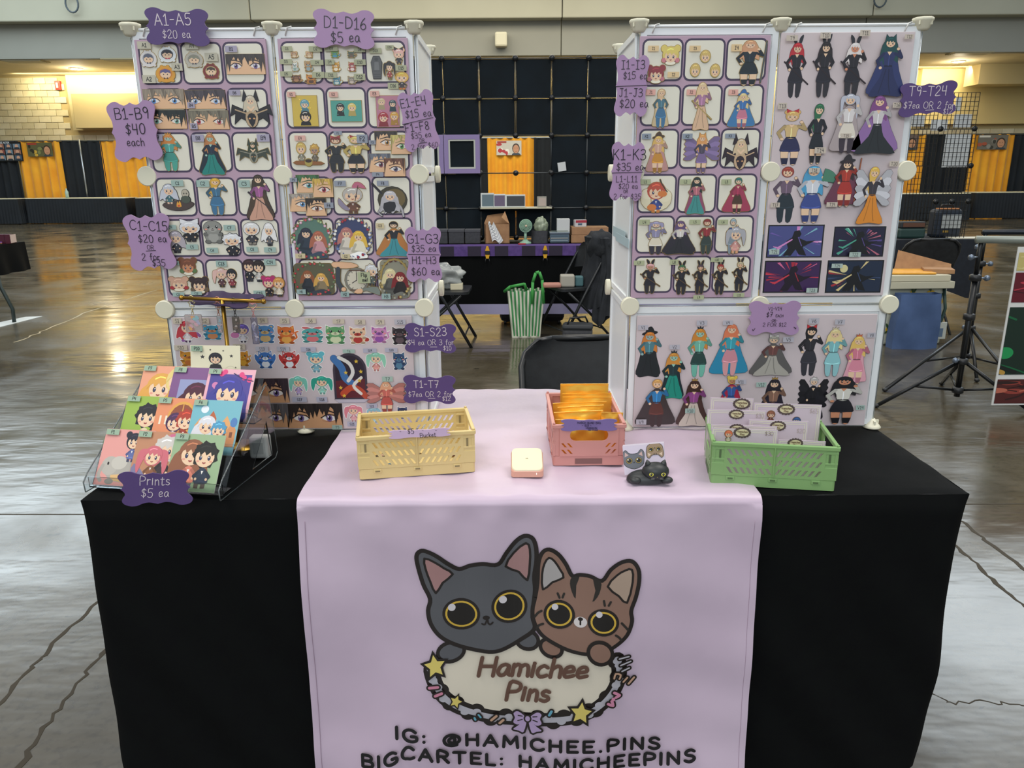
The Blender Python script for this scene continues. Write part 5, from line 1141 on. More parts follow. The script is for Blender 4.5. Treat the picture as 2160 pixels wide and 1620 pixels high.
def plaque(w, h, dip=.0, lobes=True):
    q = [(0, .90), (.08, .86), (.24, .80), (.42, .86), (.58, .98), (.76, .99), (.91, .88), (.97, .70), (.93, .50), (.86, .34), (.86, .20), (.90, .09), (.96, 0)] if w >= h else [(0, .95), (.10, .90), (.26, .86), (.42, .92), (.58, 1.0), (.78, .97), (.95, .86), (.99, .72), (.93, .55), (.86, .38), (.85, .20), (.89, .08), (.95, 0)]
    q = [(x * w / 2, y * h / 2) for x, y in q]; seg = smooth_loop(q, 3, False)
    P = seg[::-1] + [(-x, y) for x, y in seg[1:]] + [(-x, -y) for x, y in seg[::-1][1:]] + [(x, -y) for x, y in seg[1:-1]]
    return P
SDARK = noisy('purple_card', '#513c70', '#574276', 6, (.5, .6)); SLAV = noisy('lavender_card', '#a484a9', '#a989ae', 6, (.5, .6))
def sign(lab, x0, y0, x1, y1, dark, lines, roll=0, Y=.379, rules=(), lean=0, slant=0, sw=.088, name='price_sign', mat=None, ink=None, strip=False):
    a = pb(x0, y1, Y); c_ = pb(x1, y0, Y); w, h = c_[0] - a[0], c_[1] - a[1]; cx, cz = (a[0] + c_[0]) / 2, (a[1] + c_[1]) / 2; cr = abs(cos(roll)); sr = abs(sin(roll))
    w2 = (w * cr - h * sr) / (cr * cr - sr * sr); h2 = (h * cr - w * sr) / (cr * cr - sr * sr)
    t = thing(name, lab, 'sign', (cx, Y, cz)); mb = MB(); mb.prism([Matrix.Rotation(roll, 2, 'Z') @ Vector(p) for p in plaque(w2, h2)], .0025, mat or (SDARK if dark else SLAV)); mb.build('card', t, WALL(0, 0, 0, 0, lean))
    A = Art(1); col = ink or ('#cfc3c9' if dark else '#1d1420')
    for l in lines:
        s_, px, py, hp = l[:4]; rot = l[4] if len(l) > 4 else 0; p = pb(px, py, Y); u = pb(px, py - hp, Y)[1] - p[1]
        text(A, s_, p[0] - cx, p[1] - cz, u, max(.0009, u * (sw if hp > 10 else .10)), col, .17, slant, True, jit=.04, serifI=(hp > 14), rot=rot)
    for r_ in rules: p, q = pb(r_[0], r_[1], Y), pb(r_[2], r_[3], Y); A.items += [(st, col, 1) for st in ribbon([(p[0] - cx, p[1] - cz), (q[0] - cx, q[1] - cz)], [.0007] * 2)]
    mb = MB(); A.mesh(mb, .0026, rough=.4); mb.build('handwriting', t, WALL(0, 0, 0, 0, lean)); return t
sign('dark purple price sign reading A1-A5 $20 ea, above the left pin board', 310, 14, 440, 100, 1, [('A1-A5', 366, 53, 24), ('$20 ea', 374, 81, 17)], -.04)
sign('lavender price sign reading D1-D16 $5 ea on top of the left tower', 661, 17, 791, 106, 0, [('D1-D16', 728, 60, 24, -.06), ('$5 ea', 729, 90, 22)], -.04)
sign('lavender price sign reading B1-B9 $40 each at the left edge', 240, 210, 331, 343, 0, [('B1-B9', 280, 251, 23, .04), ('$40', 288, 283, 22), ('each', 288, 308, 17)], .05)
sign('lavender price sign reading C1-C15 $20 ea at lower left of the pin board', 273, 448, 361, 572, 0, [('C1-C15', 315, 486, 20, -.04), ('$20 ea', 323, 511, 16), ('OR', 319, 526, 9), ('2 for', 320, 548, 14), ('$35', 337, 561, 14)], .05, rules=[(310, 529, 330, 528)])
sign('tall lavender price sign reading E1-E4 and F1-F8', 841, 186, 927, 323, 0, [('E1-E4', 873, 224, 18, .16), ('$15 ea', 883, 247, 16, .08), ('F1-F8', 881, 276, 17, .13), ('$35 ea', 889, 291, 12, .1), ('OR', 891, 300, 7, .1), ('2 for $60', 897, 313, 11, .1)], .13, rules=[(850, 263, 914, 248), (885, 303, 901, 300)])
sign('lavender price sign reading G1-G3 and H1-H3', 858, 478, 930, 595, 0, [('G1-G3', 892, 513, 19), ('$35 ea', 894, 531, 14), ('H1-H3', 895, 556, 15), ('$60 ea', 898, 580, 16)], .0, rules=[(862, 536, 927, 537)])
sign('dark purple price sign reading S1-S23 $4 ea or 3 for $10', 853, 680, 964, 746, 1, [('S1-S23', 908, 708, 17), ('$4 ea OR 3 for', 909, 727, 11), ('$10', 944, 738, 9)], -.03, rules=[(908, 731, 922, 731)])
sign('dark purple price sign reading T1-T7 $7ea or 2 for $12', 850, 789, 963, 853, 1, [('T1-T7', 899, 817, 15), ('$7ea OR 2 for', 908, 836, 11), ('$12', 942, 844, 9)], -.03, rules=[(904, 839, 918, 839)])
sign('lavender price sign reading I1-I3 and J1-J3', 1294, 115, 1371, 247, 0, [('I1-I3', 1335, 146, 18), ('$15 ea', 1339, 167, 15), ('J1-J3', 1330, 204, 17), ('$20 ea', 1336, 227, 17)], -.02, rules=[(1299, 183, 1366, 180)])
sign('lavender price sign reading K1-K3 and L1-L11', 1284, 298, 1361, 425, 0, [('K1-K3', 1327, 337, 22), ('$35 ea', 1328, 360, 16), ('L1-L11', 1321, 384, 13), ('$20 ea', 1324, 398, 11), ('OR', 1319, 407, 6), ('2 for $35', 1322, 420, 11)], -.03, rules=[(1290, 365, 1356, 363)])
sign('dark purple price sign reading T9-T24 on the right edge', 1888, 168, 2026, 249, 1, [('T9-T24', 1955, 202, 20), ('$7ea OR 2 for', 1957, 229, 14), ('$12', 1996, 240, 11)], .06, rules=[(1950, 233, 1967, 232)])
sign('lavender price sign reading V1-V14 $7 each', 1573, 634, 1692, 707, 0, [('V1-V14', 1634, 654, 7), ('$7', 1622, 668, 10), ('EACH', 1643, 668, 5), ('-OR-', 1631, 678, 5), ('2 FOR $12', 1632, 688, 8)], .0, sw=.13, rules=[(1587, 697, 1591, 692), (1586, 694, 1587, 697), (1673, 689, 1677, 693), (1677, 690, 1677, 693)])
sign('dark purple sign reading Prints $5ea on the print rack', 256, 990, 402, 1068, 1, [('Prints', 327, 1022, 19), ('$5 ea', 328, 1047, 18)], .03, Y=-.042, lean=.0, slant=.18)
# handwritten Flip me note on the clock-like pin
a = pb(757, 596); c_ = pb(782, 573); w, h = c_[0] - a[0], c_[1] - a[1]; A = Art(w, h); text(A, 'Flip', 0, h * .08, h * .32, h * .05, INK); text(A, 'me!', .002, -h * .36, h * .32, h * .05, INK)
mb = MB(); mb.box(-w / 2, w / 2, -h / 2, h / 2, 0, .0005, M('#a9b08c', .6)); A.mesh(mb, .0005); o = mb.build('paper_note', None, WALL((a[0] + c_[0]) / 2, BF - .0095, (a[1] + c_[1]) / 2)); tag(o, 'small green note reading Flip me! above tag H2', 'note')
# ================================================================ PINS AND STICKERS (plain invented figures in the colours of the display)
SK, SK2, TAN = '#e6c4a2', '#e3b58f', '#b98560'
LINE = '#2a2224'
def face(a, cx, cy, r, skin=SK, eye='#3a3f66', mouth=True):
    a.ell(cx, cy - .10 * r, .80 * r, .74 * r, skin)
    for s_ in (-1, 1):
        a.ell(cx + s_ * .36 * r, cy - .14 * r, .13 * r, .19 * r, LINE); a.ell(cx + s_ * .36 * r, cy - .17 * r, .08 * r, .12 * r, eye); a.ell(cx + s_ * .33 * r, cy - .07 * r, .045 * r, .05 * r, '#f2f0ee')
        a.ell(cx + s_ * .55 * r, cy - .40 * r, .13 * r, .07 * r, '#dc9a86')
    if mouth: a.line([(cx - .1 * r, cy - .50 * r), (cx, cy - .55 * r), (cx + .1 * r, cy - .50 * r)], .05 * r * 2, '#9a4a44')
def hairb(a, cx, cy, r, c, st, ln=2.6):
    if st == 'spiky': a.poly([(cx + r * (1.18 if i % 2 else .95) * cos(t), cy + r * .1 + r * (1.12 if i % 2 else .9) * sin(t)) for i, t in enumerate([k * pi / 9 for k in range(18)])], c)
    else: a.ell(cx, cy + .06 * r, 1.06 * r, 1.02 * r, c)
    if st in ('long', 'pony', 'wavy'):
        k = 1 if st != 'pony' else 0
        a.poly([(cx - 1.05 * r, cy + .2 * r), (cx - 1.5 * r * (.6 + .5 * k), cy - ln * .5 * r), (cx - 1.75 * r, cy - ln * .92 * r), (cx - 1.2 * r, cy - ln * .78 * r), (cx - .9 * r, cy - ln * r), (cx - .2 * r, cy - ln * .8 * r), (cx + .35 * r, cy - ln * .98 * r), (cx + .8 * r * k + .1 * r, cy - ln * .8 * r), (cx + 1.6 * r * k, cy - ln * r * .9), (cx + 1.5 * r * k, cy - ln * .5 * r), (cx + 1.04 * r, cy + .2 * r)], c, 3)
    if st == 'tails':
        for s_ in (-1, 1): a.poly([(cx + s_ * .8 * r, cy + .7 * r), (cx + s_ * 1.6 * r, cy + .5 * r), (cx + s_ * 1.75 * r, cy - .8 * r), (cx + s_ * 1.45 * r, cy - ln * .9 * r), (cx + s_ * 1.15 * r, cy - .8 * r), (cx + s_ * .9 * r, cy)], c, 3)
    if st == 'bun':
        for s_ in (-1, 1): a.ell(cx + s_ * .85 * r, cy + .82 * r, .42 * r, .42 * r, c)
def hairf(a, cx, cy, r, c, dk=None):
    a.poly([(cx - 1.0 * r, cy - .15 * r), (cx - .98 * r, cy + .45 * r), (cx - .5 * r, cy + .95 * r), (cx + .1 * r, cy + 1.05 * r), (cx + .7 * r, cy + .85 * r), (cx + 1.0 * r, cy + .35 * r), (cx + .98 * r, cy - .2 * r), (cx + .80 * r, cy + .18 * r), (cx + .55 * r, cy + .02 * r), (cx + .42 * r, cy + .32 * r), (cx + .1 * r, cy + .05 * r), (cx - .1 * r, cy + .34 * r), (cx - .4 * r, cy + .02 * r), (cx - .55 * r, cy + .3 * r), (cx - .82 * r, cy + .12 * r)], c)
    a.line([(cx - .45 * r, cy + .62 * r), (cx - .1 * r, cy + .78 * r), (cx + .3 * r, cy + .72 * r)], .10 * r, dk or '#f3ece0', 2, False)
def tone(h, k):
    v = [max(0, min(255, int(int(h[i:i + 2], 16) * k))) for i in (1, 3, 5)]; return '#%02x%02x%02x' % tuple(v)
def acc(a, cx, cy, r, k, c):
    if k == 'ears':
        for s_ in (-1, 1): a.poly([(cx + s_ * .25 * r, cy + .8 * r), (cx + s_ * .35 * r, cy + 1.9 * r), (cx + s_ * 1.0 * r, cy + 2.5 * r), (cx + s_ * .95 * r, cy + 1.7 * r), (cx + s_ * .6 * r, cy + .8 * r)], c, 3)
    if k == 'cat':
        for s_ in (-1, 1): a.poly([(cx + s_ * .25 * r, cy + .85 * r), (cx + s_ * .85 * r, cy + 1.55 * r), (cx + s_ * .98 * r, cy + .45 * r)], c)
    if k == 'hat': a.ell(cx, cy + .75 * r, 1.6 * r, .42 * r, c, .15); a.poly([(cx - .8 * r, cy + .75 * r), (cx - .5 * r, cy + 1.8 * r), (cx + .35 * r, cy + 2.2 * r), (cx + .9 * r, cy + .8 * r)], c, 3)
    if k == 'bow':
        for s_ in (-1, 1): a.poly([(cx, cy + 1.0 * r), (cx + s_ * .95 * r, cy + 1.5 * r), (cx + s_ * .9 * r, cy + .7 * r)], c)
    if k == 'crown': a.poly([(cx - .5 * r, cy + .95 * r), (cx - .6 * r, cy + 1.5 * r), (cx - .2 * r, cy + 1.2 * r), (cx, cy + 1.65 * r), (cx + .2 * r, cy + 1.2 * r), (cx + .6 * r, cy + 1.5 * r), (cx + .5 * r, cy + .95 * r)], c)
    if k == 'horns':
        for s_ in (-1, 1): a.poly([(cx + s_ * .3 * r, cy + .8 * r), (cx + s_ * .9 * r, cy + 1.6 * r), (cx + s_ * 1.7 * r, cy + 1.5 * r), (cx + s_ * .9 * r, cy + 1.1 * r), (cx + s_ * .8 * r, cy + .6 * r)], c)
def chibi(a, W, hair, top, low='#33343c', st='bob', skin=SK, k=None, kc='#c83a3a', eye='#3a3f66', x=.5, s=1.0, y0=0.0):
    r = min(.29, W * .42) * s; hy = y0 + (1 - .30 * 1.0) * s if not k else y0 + .62 * s; X = lambda v: x + (v - .5) * s; Y = lambda v: y0 + v * s
    hairb(a, x, hy, r, hair, st, 1.9)
    for q in (-1, 1): a.poly([(X(.5 + q * .03), Y(.2)), (X(.5 + q * .14), Y(.2)), (X(.5 + q * .13), Y(.01)), (X(.5 + q * .03), Y(.0))], low)
    a.poly([(X(.42), Y(.42)), (X(.58), Y(.42)), (X(.68), Y(.14)), (X(.5), Y(.10)), (X(.32), Y(.14))], top, 2)
    for q in (-1, 1): a.line([(X(.5 + q * .08), Y(.37)), (X(.5 + q * .19), Y(.26)), (X(.5 + q * .13), Y(.2))], .07 * s, tone(top, .82)); a.ell(X(.5 + q * .13), Y(.2), .03 * s, .03 * s, skin)
    a.line([(X(.43), Y(.16)), (X(.57), Y(.16))], .02 * s, tone(top, 1.25), 0, False); a.poly([(X(.47), Y(.38)), (X(.53), Y(.38)), (X(.5), Y(.3))], kc if k == 'bow' else '#e9e4dc', 0, False)
    face(a, x, hy, r, skin, eye)
    if k: acc(a, x, hy, r, k, kc)
    hairf(a, x, hy, r, hair, tone(hair, 1.45) if hair != '#17161a' else '#4a4a58')
def lady(a, W, hair, top, low, st='long', skin=SK, leg=None, k=None, kc='#1d1c20', gown=False, cape=None, staff=None, ln=4.0, wings=None, lean=.0, fan=None):
    m = .5; r = .094; hy = .86 if k in ('ears', 'hat', 'horns') else .905
    hw = min(.42, W * .5)
    if wings:
        for q in (-1, 1):
            for j in range(5): a.poly([(m + q * .04, .66 - j * .03), (m + q * hw * (.75 + .05 * j), .95 - j * .13), (m + q * hw * 1.15, .90 - j * .14), (m + q * hw * .7, .68 - j * .09)], wings if j % 2 else tone(wings, .86), 2)
    if cape: a.poly([(m - .09, .76), (m - hw * .8, .3), (m - hw, .05), (m - .1, .02), (m + .14, .03), (m + hw * .95, .08), (m + hw * .6, .42), (m + .09, .76)], cape, 3)
    hairb(a, m, hy, r, hair, st, ln)
    lc = leg or skin
    if gown:
        a.poly([(m - .06, .52), (m - .13, .3), (m - hw * .85, .0), (m, -.0 + .01), (m + hw * .85, .0), (m + .13, .3), (m + .06, .52)], low, 3); a.line([(m - .03, .45), (m - .08, .2), (m - .12, .04)], .015, tone(low, .8), 2, False); a.line([(m + .02, .45), (m + .04, .2), (m + .08, .04)], .02, tone(low, .8), 2, False)
    else:
        for q in (-1, 1):
            a.poly([(m + q * .01, .36), (m + q * .115, .36), (m + q * .13, .2), (m + q * .10, .0), (m + q * .03, .0), (m + q * .02, .2)], lc, 2)
            if leg is None: a.poly([(m + q * .012, .12), (m + q * .125, .12), (m + q * .10, .0), (m + q * .025, .0)], tone(low, .8), 0, False)
        a.poly([(m - .065, .52), (m - .15, .27), (m - .06, .24), (m + .06, .24), (m + .15, .27), (m + .065, .52)], low, 3)
        a.line([(m - .12, .275), (m, .25), (m + .12, .275)], .014, tone(low, 1.35), 2, False)
    a.poly([(m - .10, .74), (m + .10, .74), (m + .085, .62), (m + .06, .5), (m - .06, .5), (m - .085, .62)], top, 2)
    a.poly([(m - .04, .755), (m + .04, .755), (m, .69)], skin, 0, False); a.line([(m - .06, .51), (m + .06, .51)], .022, tone(low, .6), 0, False)
    a.line([(m, .68), (m, .52)], .012, tone(top, 1.4), 0, False)
    L = [(m - .10, .72), (m - .19, .6), (m - .13, .48)]; Rr = [(m + .10, .72), (m + .21, .66), (m + .14, .80)] if W > .45 else [(m + .10, .72), (m + .17, .6), (m + .11, .5)]
    a.line(L, .05, tone(top, .85)); a.line(Rr, .05, tone(top, .85)); a.ell(L[2][0], L[2][1], .026, .026, skin); a.ell(Rr[2][0], Rr[2][1], .026, .026, skin)
    if staff: a.line([(m - .24, .62), (m + .26, .22)] if staff[1] else [(m + .2, .05), (m + .26, .98)], .022, staff[0])
    if fan: a.poly([(m + .12, .74)] + [(m + .12 + .22 * cos(t), .74 + .22 * sin(t)) for t in [-.2 + i * .32 for i in range(6)]], fan)
    if k and k != 'cat': acc(a, m, hy, r, k, kc)
    if k == 'cat': acc(a, m, hy, r, k, kc)
    face(a, m, hy, r * .98, skin, tone(hair, .7), True); hairf(a, m, hy, r, hair, tone(hair, 1.4) if hair != '#17161a' else '#4a4a58')
def headpin(a, W, hair, skin=SK, deco=None):
    hairb(a, .5, .5, .42, hair, 'bun' if deco else 'bob')
    if deco:
        for q in (-1, 1): a.ell(.5 + q * .36, .26, .13, .12, deco); a.ell(.5 + q * .2, .16, .1, .1, tone(deco, .7))
        a.ell(.5, .12, .28, .1, '#e9e2cc')
    face(a, .5, .48, .40, skin); hairf(a, .5, .5, .42, hair, tone(hair, 1.3))
def charm(a, W, body, win, hair, acc_='#2b3148'):
    a.ell(.5, .47, .45 * W if W < 1 else .45, .45, body); a.ell(.36, .9, .07, .06, body); a.ell(.64, .9, .07, .06, body); a.ell(.2, .12, .08, .07, body); a.ell(.8, .12, .08, .07, body)
    a.ell(.5, .5, .31, .29, win); a.ell(.5, .47, .25, .23, SK); a.poly([(.25, .5), (.28, .68), (.5, .76), (.72, .68), (.75, .5), (.6, .58), (.5, .52), (.4, .6)], hair)
    for q in (-1, 1): a.ell(.5 + q * .09, .46, .025, .04, LINE); a.poly([(.5, .25), (.5 + q * .1, .31), (.5 + q * .1, .19)], acc_)
def critter(a, W, c, c2, ear='round', tail='round', flip=False, wing=None):
    d = tone(c, .75)
    if tail == 'curl': a.line([(.72, .22), (.9, .35), (.86, .6), (.96, .66)], .08, c, 3)
    if tail == 'round': a.ell(.84, .26, .12, .12, c2)
    if tail == 'leaf': a.poly([(.7, .2), (.95, .3), (.98, .55), (.8, .42)], c2, 2)
    if wing:
        for q in (-1, 1): a.poly([(.5 + q * .15, .42), (.5 + q * .46, .82), (.5 + q * .5, .55), (.5 + q * .3, .22)], wing, 2)
    a.ell(.5, .28, .30, .26, c); a.ell(.5, .24, .19, .19, c2)
    for q in (-1, 1): a.ell(.5 + q * .2, .07, .11, .07, d); a.ell(.5 + q * .26, .36, .09, .07, d, q * .6)
    for q in (-1, 1):
        if ear == 'point': a.poly([(.5 + q * .08, .84), (.5 + q * .31, 1.0), (.5 + q * .33, .66)], c); a.poly([(.5 + q * .16, .84), (.5 + q * .28, .93), (.5 + q * .29, .74)], c2)
        elif ear == 'round': a.ell(.5 + q * .24, .86, .10, .10, c); a.ell(.5 + q * .24, .86, .05, .05, c2)
        elif ear == 'long': a.ell(.5 + q * .24, .9, .07, .16, c, -q * .4)
        elif ear == 'petal': a.ell(.5 + q * .16, .93, .16, .08, c2, q * .4)
    a.ell(.5, .65, .33, .27, c); a.ell(.5, .56, .15, .09, c2)
    for q in (-1, 1): a.ell(.5 + q * .15, .68, .045, .065, '#1f1b1e'); a.ell(.5 + q * .16, .705, .015, .02, '#f5f5f5'); a.ell(.5 + q * .24, .58, .05, .03, '#e08d7d')
    a.ell(.5, .6, .03, .02, '#3a2324'); a.line([(.45, .555), (.5, .535), (.55, .555)], .02, '#3a2324', 2)
def eyestrip(a, w, h, hair, iris, skin='#dfb48c', one=False, side=0, lock=0):
    """a has metre units here; w wide h high centred"""
    rr_ = random.Random(hash_(hair + iris)); Rw = lambda x0, y0, x1, y1: [((x0 - .5) * w, (y0 - .5) * h), ((x1 - .5) * w, (y0 - .5) * h), ((x1 - .5) * w, (y1 - .5) * h), ((x0 - .5) * w, (y1 - .5) * h)]
    U = lambda P: [((x - .5) * w, (y - .5) * h) for x, y in P]
    a.items.append((Rw(0, 0, 1, 1), skin)); a.sil.append(Rw(0, 0, 1, 1))
    def e(cx, sx):
        a.items.append((U(smooth_loop([(cx - sx, .40), (cx - sx * .2, .52), (cx + sx * .8, .46), (cx + sx, .36), (cx, .28)], 3)), '#ded8d2'))
        a.items.append((U(ellp(cx, .40, sx * .42, .14, 0, 14)), iris)); a.items.append((U(ellp(cx, .41, sx * .2, .08, 0, 12)), '#1a171c')); a.items.append((U(ellp(cx - sx * .15, .46, sx * .1, .04, 0, 8)), '#f0efee'))
        a.items += [(st, LINE, 1) for st in ribbon(U([(cx - sx * 1.15, .42), (cx - sx * .3, .56), (cx + sx * .7, .52), (cx + sx * 1.15, .40)]), [h * .022] * 4)]; a.items += [(st, '#9a5c48', 1) for st in ribbon(U([(cx - sx, .3), (cx, .25), (cx + sx, .32)]), [h * .008] * 3)]
        a.items += [(st, tone(hair, .8), 1) for st in ribbon(U([(cx - sx * 1.2, .60 + .1 * side), (cx, .70), (cx + sx * 1.3, .66 - .1 * side)]), [h * .018, h * .03, h * .012])]
    if one: e(.55, .26)
    else: e(.25, .13); e(.76, .13)
    n_ = 7 if one else 12; d2 = tone(hair, 1.35)
    for i in range(n_):
        x = i / (n_ - 1); dp = rr_.uniform(.3, .62) if .15 < x < .85 else rr_.uniform(.8, 1.0); 
        if one and .3 < x < .8: dp = rr_.uniform(.2, .42)
        wd = .62 / n_ * 1.6; P = [(max(0, x - wd), 1), (min(1, x + wd), 1), (min(1, max(0, x + rr_.uniform(-.06, .06))), 1 - dp)]
        a.items.append((U(P), hair if i % 3 else tone(hair, .8)))
        a.items += [(st, d2, 1) for st in ribbon(U([(x, .98), (min(1, max(0, (x + P[2][0]) / 2)), 1 - dp * .6)]), [h * .006] * 2)]
def cluster(a, W, bgc, h1, c1, h2, c2, fl, arch=True, flc='#4f6a4a'):
    a.poly([(.5 + W * .42 * cos(t), .5 + .46 * sin(t)) for t in [i * pi / 14 for i in range(28)]] if arch else rrect(.5 - W * .42, .05, .5 + W * .42, .96, .1), bgc)
    r2 = random.Random(hash_(bgc))
    for x, h_, c_, y in ((.5 - W * .14, h1, c1, .62), (.5 + W * .15, h2, c2, .54)):
        hairb(a, x, y, .13, h_, 'long', 2.2); a.poly([(x - .1, y - .12), (x + .1, y - .12), (x + .17, .08), (x - .17, .06)], c_, 2); a.line([(x - .08, y - .18), (x - .16, y - .34), (x + .05, y - .36)], .06, tone(c_, .8)); face(a, x, y, .115); hairf(a, x, y, .125, h_, tone(h_, 1.3))
    a.poly([(.5 - W * .3, .04), (.5 + W * .34, .05), (.5 + W * .2, .2), (.5 - W * .05, .14)], tone(c1, 1.3), 3)
    for i in range(26):
        t = i / 26 * 2 * pi + r2.uniform(-.1, .1); x = .5 + W * .43 * cos(t); y = .5 + .45 * sin(t); c_ = r2.choice(fl)
        a.ell(x + .03 * cos(t), y + .02, .05, .016, flc, t + .8); a.ell(x, y, .034, .032, c_); a.ell(x, y, .012, .012, tone(c_, 1.4))
def scenec(a, w, h, bg, cols, fig='#101018', seed=1, moon=None):
    U = lambda x, y: ((x - .5) * w, (y - .5) * h); R4 = [U(0, 0), U(1, 0), U(1, 1), U(0, 1)]; a.items.append((R4, '#15141a')); a.sil.append(R4); i_ = .025
    a.items.append(([U(i_, i_ * 1.6), U(1 - i_, i_ * 1.6), U(1 - i_, 1 - i_ * 1.6), U(i_, 1 - i_ * 1.6)], bg)); r2 = random.Random(seed)
    for i in range(16):
        t = r2.uniform(0, 6.28); r0 = r2.uniform(.12, .3); r1 = r2.uniform(.4, .62); dt = r2.uniform(.02, .07); c_ = r2.choice(cols)
        q = [U(min(.97, max(.03, .5 + r_ * cos(t_) * .95)), min(.95, max(.05, .5 + r_ * sin(t_)))) for r_, t_ in ((r0, t), (r1, t - dt), (r1 * 1.02, t + dt))]; a.items.append((q, c_))
    if moon: a.items.append(([U(*p) for p in ellp(.3, .74, .07, .12, 0, 14)], moon))
    F_ = [(.3, .06), (.38, .3), (.34, .5), (.44, .62), (.47, .8), (.56, .84), (.6, .72), (.56, .6), (.7, .5), (.86, .52), (.72, .4), (.64, .32), (.72, .06), (.58, .1), (.52, .26), (.44, .06)]
    a.items.append(([U(*p) for p in F_], fig)); a.items += [(st, cols[0], 1) for st in ribbon([U(.44, .55), U(.2, .3), U(.12, .34)], [h * .02, h * .03, h * .01])]; a.items += [(st, cols[-1], 1) for st in ribbon([U(.55, .62), U(.62, .36)], [h * .012] * 2)]
def beast(a, W, c, c2, c3):
    for q in (-1, 1):
        a.poly([(.5 + q * .08, .45), (.5 + q * W * .42, .62), (.5 + q * W * .48, .35), (.5 + q * W * .36, .42), (.5 + q * W * .4, .15), (.5 + q * W * .25, .3), (.5 + q * .1, .2)], c)
        a.line([(.5 + q * .12, .4), (.5 + q * W * .36, .5)], .03, c2); a.poly([(.5 + q * .05, .7), (.5 + q * .16, .98), (.5 + q * .22, .72)], c)
    a.ell(.5, .3, .17, .24, c2); a.poly([(.38, .32), (.5, .06), (.62, .32), (.5, .42)], c, 2); a.ell(.44, .28, .03, .02, '#cf9a6a'); a.ell(.56, .28, .03, .02, '#cf9a6a')
    hairb(a, .5, .72, .12, c3, 'long', 2.4); face(a, .5, .72, .11); hairf(a, .5, .72, .12, c3); a.line([(.42, .56), (.5, .48), (.58, .56)], .05, SK)

GOLDP = M('#9c8250', .3, .75); DARKP = M('#2a2528', .35, .5); SILP = M('#8f8b84', .3, .7); WPAP = M('#ece9e4', .45); CLEARP = M('#d8d4d6', .3)
PLACED = []
def level(bx, m=1.5):
    l = 0
    for b_, q in PLACED:
        if bx[0] < b_[2] - m and bx[2] > b_[0] + m and bx[1] < b_[3] - m and bx[3] > b_[1] + m: l = max(l, q + 1)
    l = min(l, 3); PLACED.append((bx, l)); return l
def merch(name, cat, code, desc, bx, fn, args=(), kw=None, plate=GOLDP, off=.0008, th=.0016, Y=None, group=None, metre=False, coat=.35, lab=None, flip=False, roll=0):
    Y = Y or BF - .0001 - level(bx) * (.0027 if name == 'enamel_pin' else .0027)
    x0, y0, x1, y1 = bx; a0 = pb(x0, y1, Y or BF); c0 = pb(x1, y0, Y or BF); w = c0[0] - a0[0]; h = c0[1] - a0[1]
    a = Art(1 if metre else h, None, 0, 0, flip)
    if metre: fn(a, w, h, *args, **(kw or {}))
    else:
        W_ = w / h; fn(a, W_, *args, **(kw or {}))
        # fit the drawn outline to the measured box
        xs = [p[0] for it in a.items for q in ([it[0]] if len(it) == 2 else it[0]) for p in q]; ys = [p[1] for it in a.items for q in ([it[0]] if len(it) == 2 else it[0]) for p in q]
        fx = (w - 2 * off) / (max(xs) - min(xs)); fy = (h - 2 * off) / (max(ys) - min(ys)); mx, my = (max(xs) + min(xs)) / 2, (max(ys) + min(ys)) / 2
        g = lambda q: [((p[0] - mx) * fx, (p[1] - my) * fy) for p in q]
        a.items = [(g(it[0]), it[1]) if len(it) == 2 else ([g(q) for q in it[0]], it[1], 1) for it in a.items]
        a.sil = [('r', g(s_[1]), s_[2] * (fx + fy) / 2) if s_ and s_[0] == 'r' else g(s_) for s_ in a.sil]
    mb = MB(); a.EPS = .000016; a.plate(mb, off, th, plate); a.mesh(mb, th, None, .32 if coat else .5, 0, coat)
    T_ = WALL((a0[0] + c0[0]) / 2, Y or BF, (a0[1] + c0[1]) / 2, roll)
    o = mb.build(name, None, T_); return tag(o, lab or '%s, tagged %s' % (desc, code), cat, group)
def pin(code, desc, bx, fn, *args, **kw):
    pl = kw.pop('pl', GOLDP); me = kw.pop('metre', False); lab = kw.pop('lab', None); Y = kw.pop('Y', None); fl = kw.pop('flip', False); ro = kw.pop('roll', 0)
    return merch('enamel_pin', 'pin', code, desc, bx, fn, args, kw, pl, .0009 if not me else .0005, .0022, Y, 'enamel pins on the pin boards', me, .35, lab, fl, ro)
def stick(code, desc, bx, fn, *args, **kw):
    pl = kw.pop('pl', WPAP); me = kw.pop('metre', False); lab = kw.pop('lab', None); Y = kw.pop('Y', None); fl = kw.pop('flip', False)
    return merch('sticker', 'sticker', code, desc, bx, fn, args, kw, pl, kw.pop('off', .0012) if not me else .0002, .0004, Y, 'stickers on the sticker boards', me, .15, lab, fl)
